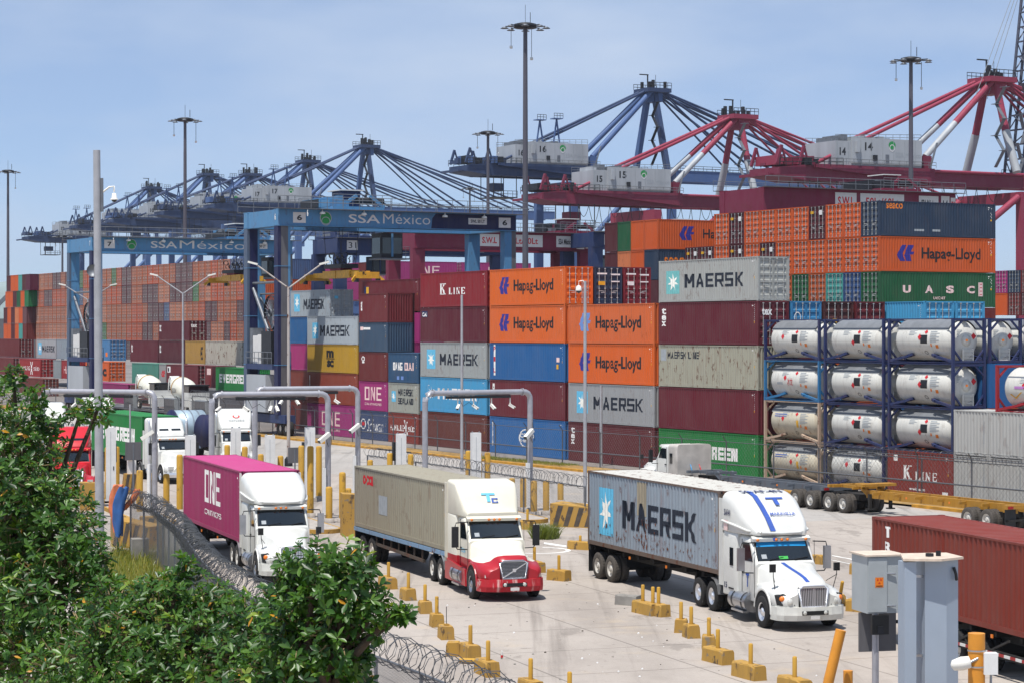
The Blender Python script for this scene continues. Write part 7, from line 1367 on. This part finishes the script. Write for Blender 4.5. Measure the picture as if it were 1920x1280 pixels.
def fence(pts, top, label, coil_r=.34, posts=3.0, mesh_from=0, step=.11, coil_t=.26, arm=False, mid=False, group='wire fences', two=False):
    o = thing('wire_fence', label, 'fence', pts[0], 0, group); base = Vector(pts[0]); Q = [Vector(p) - base for p in pts]
    bp = []; b = B()
    for i, (a, c) in enumerate(zip(Q[:-1], Q[1:])):
        n = max(1, round((c - a).length / posts))
        for k in range(n + (i == len(Q) - 2)):
            p = a.lerp(c, k / n); pb = B(); pb.tube(p, p + Vector((0, 0, top)), .045, 'fence_post', 8)
            if arm: pb.tube(p + Vector((0, 0, top)), p + Vector((-.25, -.25, top + .38)), .03, 'fence_post', 6)
            put('post', pb, o)
        chain(b, a, c, .05, top, step)
        rb = B(); rb.tube(a + Vector((0, 0, top)), c + Vector((0, 0, top)), .03, 'fence_post', 6)
        if mid: rb.tube(a + Vector((0, 0, top * .42)), c + Vector((0, 0, top * .42)), .05, 'fence_post', 6)
        if arm: [rb.tube(a + Vector((-.08 * k, -.08 * k, top + .13 * k)), c + Vector((-.08 * k, -.08 * k, top + .13 * k)), .009, 'razor_wire', 3) for k in (1, 2, 3)]
        put('rail', rb, o)
    ob = put('chain_link', b, o); ob['kind'] = 'stuff'
    if coil_r:
        b = B(); z = top + coil_r * .75
        pts_ = coil(b, [q + Vector((0, 0, z)) for q in Q], coil_r, turn=coil_t)
        if two: pts_ += coil(b, [q + Vector((.06, .02, z - .05)) for q in Q], coil_r * .75, wr=.008, turn=coil_t * 1.3, rn=random.Random(9)); pts_ += coil(b, [q + Vector((-.05, .02, z - .05)) for q in Q], coil_r * 1.0, wr=.008, turn=coil_t * .8, rn=random.Random(19))
        barbs(b, pts_); ob = put('razor_coil', b, o); ob['kind'] = 'stuff'
    return o
zc_ = 2.42
near = [G(x, y, zc_) for x, y in ((245, 932), (296, 950), (340, 985), (372, 1030), (402, 1063), (448, 1092))]; near2 = [G(x, y, zc_) for x, y in ((448, 1092), (505, 1124), (565, 1160), (640, 1188), (705, 1212), (790, 1243), (868, 1274), (960, 1316))]
flat = lambda L_: [Vector((p.x, p.y, 0)) for p in L_]
fence(flat(near), 2.2, 'fence with thickly tangled razor wire left of the magenta lorry', .36, 2.4, two=True, coil_t=.42); fence(flat(near2), 2.2, 'fence with open razor coils running to the bottom edge', .36, 2.4, coil_t=.3, step=.07)
fence([Vector((-23.6, 104, 0)), Vector((-17.3, 98.2, 0))], 1.5, 'low wire fence beside the kerbed island at left', 0, 3)
fence([XY(689, 138), XY(880, 124), XY(1097, 110)], 2.0, 'dark fence with razor coils along the far road', .3, 7, step=.16, coil_t=.34)
vf = lambda s: -3.3 + (0 if s < 25 else 2.0 * min(1, (s - 25) / 45))
fence([P(s, vf(s)) for s in (-130, -60, -15, 10, 25, 40, 55, 78)], 2.5, 'long yard fence with slanted barbed-wire arms before the containers', 0, 4.4, step=.3, arm=True, mid=True)
fence([P(s, vf(s) + .1) for s in (60, 78)], 2.35, 'stretch of razor coil before the pale ten-foot containers', .28, 9, step=.4, coil_t=.4); fence([P(s, -2.9) for s in (-48, -26)], 3.0, 'stretch of razor coil by the foot of the blue crane', .33, 8, step=.4, coil_t=.3)
# tarpaulins draped over the fence end
M('tarp_blue', '2a5690', .45, var=.2, scale=3); M('tarp_orange', 'c87048', .6, var=.2, scale=3); M('tarp_white', 'b8b4b0', .6, var=.15)
def tarp(name, label, mat, c, w, h0, h1, seed, thick=.16):
    rn = random.Random(seed); b = B(); n, m = 12, 26; ph = [rn.uniform(0, 6) for _ in range(4)]; rings = []
    for j in range(m + 1):
        t = j / m; z = h1 - (h1 - h0) * t; ring = []; ww = w * (.62 + .3 * math.sin(2.6 * t + .4) - .18 * t); ox = -.35 * t + .16 * math.sin(3 * t + ph[3])
        for i in range(n * 2):
            a = math.tau * i / (n * 2); k = 1 + .16 * math.sin(3 * a + ph[0] + t * 4) + .1 * math.sin(5 * a + ph[1] - t * 7) + .06 * math.sin(9 * a + 11 * t); ring.append((ox + ww * .5 * k * math.cos(a), thick * k * math.sin(a), z + .05 * math.sin(4 * a + ph[2]) - (.12 if t > .9 else 0) * abs(math.sin(a))))
        rings.append(ring)
    b.loft(rings, mat, True); o = put(name, b, None, c, R(-20), label, 'tarpaulin', 'tarpaulins on the fence'); return o
g = G(232, 935, 2.42); tarp('tarpaulin', 'crumpled blue tarpaulin hanging on the fence end', 'tarp_blue', (g.x + .12, g.y - .35, 0), .62, .95, 2.95, 3); tarp('tarpaulin', 'orange tarpaulin hanging behind the blue one on the fence', 'tarp_orange', (g.x - .14, g.y + .05, 0), .6, 1.1, 3.0, 8); tarp('tarpaulin', 'small orange and white rag over the razor wire', 'tarp_orange', (g.x + .5, g.y - .2, 0), .35, 2.1, 2.85, 12, .1)
o = thing('concrete_block', 'grey concrete footing block in the grass by the fence', 'concrete block', G(262, 1046), R(15)); b = B(); b.bx(-.35, .35, -.4, .4, 0, .85, 'block_grey'); put('body', b, o)
# ------------------------------------------------------------------ planting in the foreground
def leafmat(name, cols, trans=.35):
    m = bpy.data.materials.new(name); m.use_nodes = True; nt = m.node_tree; nt.nodes.clear(); L = nt.links.new; out = nt.nodes.new('ShaderNodeOutputMaterial')
    at = nt.nodes.new('ShaderNodeAttribute'); at.attribute_name = 'tint'; oi = nt.nodes.new('ShaderNodeObjectInfo')
    ad = nt.nodes.new('ShaderNodeMath'); ad.operation = 'ADD'; L(at.outputs['Fac'], ad.inputs[0])
    ml = nt.nodes.new('ShaderNodeMath'); ml.operation = 'MULTIPLY'; ml.inputs[1].default_value = 0.0; L(oi.outputs['Random'], ml.inputs[0]); L(ml.outputs[0], ad.inputs[1])
    r = nt.nodes.new('ShaderNodeValToRGB'); e = r.color_ramp.elements; e[0].position = 0; e[0].color = (*lin(cols[0]), 1); e[1].position = 1; e[1].color = (*lin(cols[-1]), 1)
    for i, c in enumerate(cols[1:-1]): x = e.new([.35, .7, .93][i]); x.color = (*lin(c), 1)
    L(ad.outputs[0], r.inputs['Fac'])
    p = nt.nodes.new('ShaderNodeBsdfPrincipled'); p.inputs['Roughness'].default_value = .38; p.inputs['Specular IOR Level'].default_value = .45; L(r.outputs['Color'], p.inputs['Base Color'])
    t = nt.nodes.new('ShaderNodeBsdfTranslucent'); hs = nt.nodes.new('ShaderNodeMixRGB'); hs.blend_type = 'MULTIPLY'; hs.inputs['Fac'].default_value = 1; hs.inputs['Color2'].default_value = (1.6, 1.5, .4, 1); L(r.outputs['Color'], hs.inputs['Color1']); L(hs.outputs['Color'], t.inputs['Color'])
    mx_ = nt.nodes.new('ShaderNodeMixShader'); mx_.inputs['Fac'].default_value = trans; L(p.outputs[0], mx_.inputs[1]); L(t.outputs[0], mx_.inputs[2]); L(mx_.outputs[0], out.inputs['Surface']); MATS[name] = m
leafmat('leaf_green', ['1c3814', '345a1e', '567a2a', '98a848', 'c8912e']); leafmat('grass_green', ['5c6a2a', '7c8436', '9a9448', 'b0a05a', 'b8a868'], .3)
M('bark', '4a3d30', .9, var=.3, scale=6, bump=.5); M('twig', '7a6a4a', .8, var=.2)
LV = np.array([(0, 0, 0), (.3, -.12, .04), (.62, -.19, .05), (.87, -.1, .02), (1, 0, -.03), (.87, .1, .02), (.62, .19, .05), (.3, .12, .04), (.35, 0, 0), (.72, 0, .0)], float)
LF = [(0, 1, 8), (1, 2, 9, 8), (2, 3, 9), (3, 4, 9), (4, 5, 9), (5, 6, 9), (6, 7, 8, 9), (7, 0, 8)]
def mesh_np(name, verts, faces_per, n, tint, mat):
    k = verts.shape[1]; me = bpy.data.meshes.new(name); vs = verts.reshape(-1, 3); lens = np.array([len(f) for f in faces_per]); idx = np.concatenate([np.array(f) for f in faces_per])
    L_ = (np.arange(n)[:, None] * k + idx[None]).ravel(); tot = np.tile(lens, n); st = np.concatenate([[0], np.cumsum(tot)[:-1]])
    me.vertices.add(len(vs)); me.vertices.foreach_set('co', vs.ravel()); me.loops.add(len(L_)); me.loops.foreach_set('vertex_index', L_.astype(np.int32)); me.polygons.add(len(tot)); me.polygons.foreach_set('loop_start', st.astype(np.int32)); me.polygons.foreach_set('loop_total', tot.astype(np.int32))
    me.update(calc_edges=True); me.materials.append(MATS[mat]); a = me.attributes.new('tint', 'FLOAT', 'POINT'); a.data.foreach_set('value', np.repeat(tint, k).astype(np.float32)); me.polygons.foreach_set('use_smooth', np.ones(len(tot), bool)); return me
_LEAF = []
def leaf_mesh(ti):
    while len(_LEAF) < 8: q = len(_LEAF); _LEAF.append(mesh_np('leaf', LV[None].copy(), LF, 1, np.array([.1 + q * .09 if q < 7 else 1.0]), 'leaf_green'))
    return _LEAF[ti]
def tree(base, lobes, label, seed, leaf=.135, single=150, dens=1.0, trunk_h=None):
    """lobes: (pixel x, pixel y, radius in pixels, distance) -> ellipsoids of leaf rosettes on twigs"""
    rn = np.random.default_rng(seed); o = thing('tree', label, 'tree', base, 0, 'broad-leaved trees in the foreground'); bs = np.array(base)
    cs = []; b = B(); tw = B()
    for px, py, rp, d in lobes: cs.append((np.array([(px - CX) / FPX * d, d, ZZ(py, d)]), rp * d / FPX))
    hub = Vector((0, 0, max(1.2, min(c[2] for c, _ in cs) - .2)))
    b.tube((0, 0, 0), hub, .17, 'bark', 12, .12)
    lb = B()
    for c, r in cs:
        e = Vector(c - bs); m = hub.lerp(e, .5) + Vector(rn.normal(0, .12, 3)); lb.tube(hub, m, .075, 'bark', 7, .045); lb.tube(m, e, .045, 'bark', 6, .02)
    put('trunk', b, o); put('limbs', lb, o)
    ros = []
    for c, r in cs:
        n = int(dens * max(18, (r * FPX / c[1] / 20) ** 2 * 7.6))
        for _ in range(n):
            v = rn.normal(size=3); v /= np.linalg.norm(v); q = rn.uniform(.2, 1) ** .5 * rn.choice([1, 1, 1, 1.12]); p = c + v * r * q * np.array([1, 1.7, 1]); up = v * .8 + np.array([0, -.25, .75]); ros.append((p, up / np.linalg.norm(up), q, c))
    V_, T_ = [], []; tints = []
    for p, up, q, c in ros:
        a = np.cross(up, rn.normal(size=3)); a /= np.linalg.norm(a); bb = np.cross(up, a); nl = rn.integers(6, 11); rt = np.clip(rn.normal(.42, .16), 0, .85)
        e0 = Vector(p - bs); e1 = Vector((p * .7 + c * .3) - bs); tw.tube(e1, e0, .009, 'twig', 3, .005, cap=False)
        for k in range(nl):
            an = 2.4 * k + rn.uniform(-.3, .3); el = np.clip(.2 + .09 * k + rn.normal(0, .18), -.5, 1.3); d = (a * math.cos(an) + bb * math.sin(an)) * math.cos(el) + up * math.sin(el); d[2] -= .12; d /= np.linalg.norm(d)
            s = np.cross(up, d); s /= max(1e-6, np.linalg.norm(s)); nn = np.cross(d, s); L = leaf * rn.uniform(.55, 1.3) * (1 - .05 * k); tilt = rn.normal(0, .3); s2 = s * math.cos(tilt) + nn * math.sin(tilt); n2 = np.cross(d, s2)
            T_.append((p - up * .05 * (k % 3) * .6, d * L, s2 * L, n2 * L)); ti = np.clip(rt + rn.normal(0, .1), 0, .85); tints.append(1.0 if rn.random() < .005 else ti)
    n = len(T_); org = np.array([t[0] for t in T_]) - bs; ax = np.array([[t[1], t[2], t[3]] for t in T_]); tints = np.array(tints)
    front = np.argsort(org[:, 1] - rn.uniform(0, .5, n))[:max(single * 3, single)]; sel = set(rn.choice(front, single, replace=False).tolist())
    rest = np.array([i for i in range(n) if i not in sel]); verts = org[rest][:, None, :] + np.einsum('vk,nkj->nvj', LV, ax[rest])
    f = put('foliage', mesh_np('foliage', verts, LF, len(rest), tints[rest], 'leaf_green'), o); f['kind'] = 'stuff'
    for i in sel:
        ob = put('leaf', leaf_mesh(7 if tints[i] > .95 else int(np.clip((tints[i] - .1) / .09, 0, 6))), o); M_ = Matrix(((ax[i][0][0], ax[i][1][0], ax[i][2][0], org[i][0]), (ax[i][0][1], ax[i][1][1], ax[i][2][1], org[i][1]), (ax[i][0][2], ax[i][1][2], ax[i][2][2], org[i][2]), (0, 0, 0, 1))); ob.matrix_local = M_
    tt = put('twigs', tw, o); tt['kind'] = 'stuff'
    return o
tree(XY(30, 27.5), [(-10, 765, 62, 27.5), (-30, 850, 90, 27.5), (50, 800, 50, 27), (95, 792, 30, 27), (150, 775, 26, 27), (185, 762, 30, 27), (30, 880, 105, 27), (85, 930, 75, 26.5), (100, 1000, 95, 26.5), (10, 1010, 120, 27), (150, 1010, 50, 26), (178, 1052, 45, 25.8), (120, 1110, 110, 26), (0, 1140, 130, 26.5), (200, 1110, 40, 25.5), (55, 1260, 130, 26), (150, 1180, 110, 26.5), (20, 930, 130, 27.5), (110, 1060, 90, 27), (220, 1180, 60, 26), (25, 705, 22, 27.5), (65, 745, 26, 27.3)],
     'tall dark-leaved tree filling the left edge of the picture', 5, .118)
tree(XY(300, 24), [(215, 1150, 70, 24.5), (270, 1120, 45, 24.5), (310, 1100, 45, 24), (350, 1110, 48, 24), (400, 1125, 45, 23.8), (300, 1190, 100, 24), (200, 1230, 100, 24), (390, 1210, 95, 23.6), (460, 1180, 62, 23), (470, 1250, 100, 23), (330, 1280, 110, 23.8), (130, 1270, 100, 24.4), (440, 1130, 40, 23.4), (345, 1062, 26, 24), (250, 1200, 100, 25), (380, 1170, 80, 24.6), (300, 1300, 120, 24.6), (500, 1200, 80, 23.6), (230, 1290, 100, 25), (505, 1160, 36, 23)],
     'lower bushy tree with yellow-green leaves at bottom left', 6, .11)
tree(XY(610, 21.5), [(545, 1065, 42, 21.5), (590, 1045, 42, 21.2), (640, 1045, 42, 21.2), (680, 1060, 40, 21), (570, 1110, 62, 21.6), (640, 1105, 70, 21.2), (700, 1110, 36, 21), (735, 1150, 26, 20.8), (560, 1190, 85, 21.6), (640, 1185, 68, 21.2), (690, 1165, 36, 21), (520, 1140, 52, 22), (620, 1270, 78, 21.4), (510, 1260, 85, 21.8), (665, 1235, 45, 21.2), (760, 1150, 13, 20.8), (600, 1130, 80, 22.2), (560, 1230, 90, 22.4), (640, 1240, 60, 22), (650, 1150, 60, 22)],
     'bright broad-leaved tree in front of the lorries, right of the others', 7, .122)
# grass by the fence, on the verge and in a tuft on the apron
def grass(name, pts, label, h=.35, n=3000, seed=1, tint=(.2, .7), lean=.35):
    rn = np.random.default_rng(seed); GV = np.array([(-.012, 0, 0), (.012, 0, 0), (.008, 0, .55), (-.006, 0, .55), (.0, 0, 1)], float); P3 = []
    poly = [np.array(p[:2]) for p in pts]; lo, hi = np.min(poly, 0), np.max(poly, 0)
    def inside(p):
        c = False
        for i in range(len(poly)):
            a, e = poly[i], poly[i - 1]
            if (a[1] > p[1]) != (e[1] > p[1]) and p[0] < (e[0] - a[0]) * (p[1] - a[1]) / (e[1] - a[1]) + a[0]: c = not c
        return c
    while len(P3) < n:
        p = rn.uniform(lo, hi)
        if inside(p): P3.append(p)
    P3 = np.array(P3); an = rn.uniform(0, 6.28, n); hh = h * rn.uniform(.4, 1.25, n); le = rn.normal(0, lean, (n, 2)); k = np.zeros((n, 5, 3)); w = hh / h * 1.6
    k[:, :, 0] = P3[:, None, 0] + GV[None, :, 0] * np.cos(an)[:, None] * w[:, None] + le[:, None, 0] * hh[:, None] * GV[None, :, 2] ** 2; k[:, :, 1] = P3[:, None, 1] + GV[None, :, 0] * np.sin(an)[:, None] * w[:, None] + le[:, None, 1] * hh[:, None] * GV[None, :, 2] ** 2; k[:, :, 2] = GV[None, :, 2] * hh[:, None]
    me = mesh_np(name, k, [(0, 1, 2, 3), (3, 2, 4)], n, rn.uniform(*tint, n), 'grass_green'); put(name, me, None, kind='stuff', label=label, cat='grass')
gp = [G(x, y) for x, y in ((215, 1030), (300, 1035), (345, 1060), (420, 1120), (480, 1180), (470, 1320), (200, 1320), (150, 1100))]; sheet('grass_bank', gp, .006, 'green_earth'); grass('grass', gp, 'yellow-green grass on the bank below the fence', .45, 9000, 2, (.0, .8))
g = G(1022, 1008); grass('grass_tuft', [g + Vector((.65 * math.cos(a), .9 * math.sin(a), 0)) for a in [R(v) for v in range(0, 360, 30)]], 'tuft of green grass on the apron beside a kerb block', .62, 1100, 3, (-.1, .3), .5)
grass('verge_grass', [P(20, -6.2), P(33, -5.0), P(33, -3.2), P(20, -4.2)], 'green grass on the verge behind the razor fence', .25, 5000, 4, (.0, .4)); grass('verge_grass', [P(-90, -6.2), P(20, -6.2), P(60, -5.0), P(60, -2.6), P(20, -4.0), P(-90, -4.0)], 'dry yellow grass on the verge by the yard fence', .16, 16000, 5, (.55, 1.0))
# ------------------------------------------------------------------ sea air
hz = bpy.data.materials.new('haze'); hz.use_nodes = True; nt = hz.node_tree; nt.nodes.clear(); ho = nt.nodes.new('ShaderNodeOutputMaterial'); hv = nt.nodes.new('ShaderNodeVolumePrincipled')
hv.inputs['Color'].default_value = (.86, .92, 1, 1); hv.inputs['Density'].default_value = .00008; hv.inputs['Anisotropy'].default_value = .3; nt.links.new(hv.outputs[0], ho.inputs['Volume']); MATS['haze'] = hz
b = B(); b.bx(-4100, 4100, -300, 6100, -1, 140, 'haze'); put('haze', b, kind='stuff', label='thin sea haze over the whole port', cat='haze')
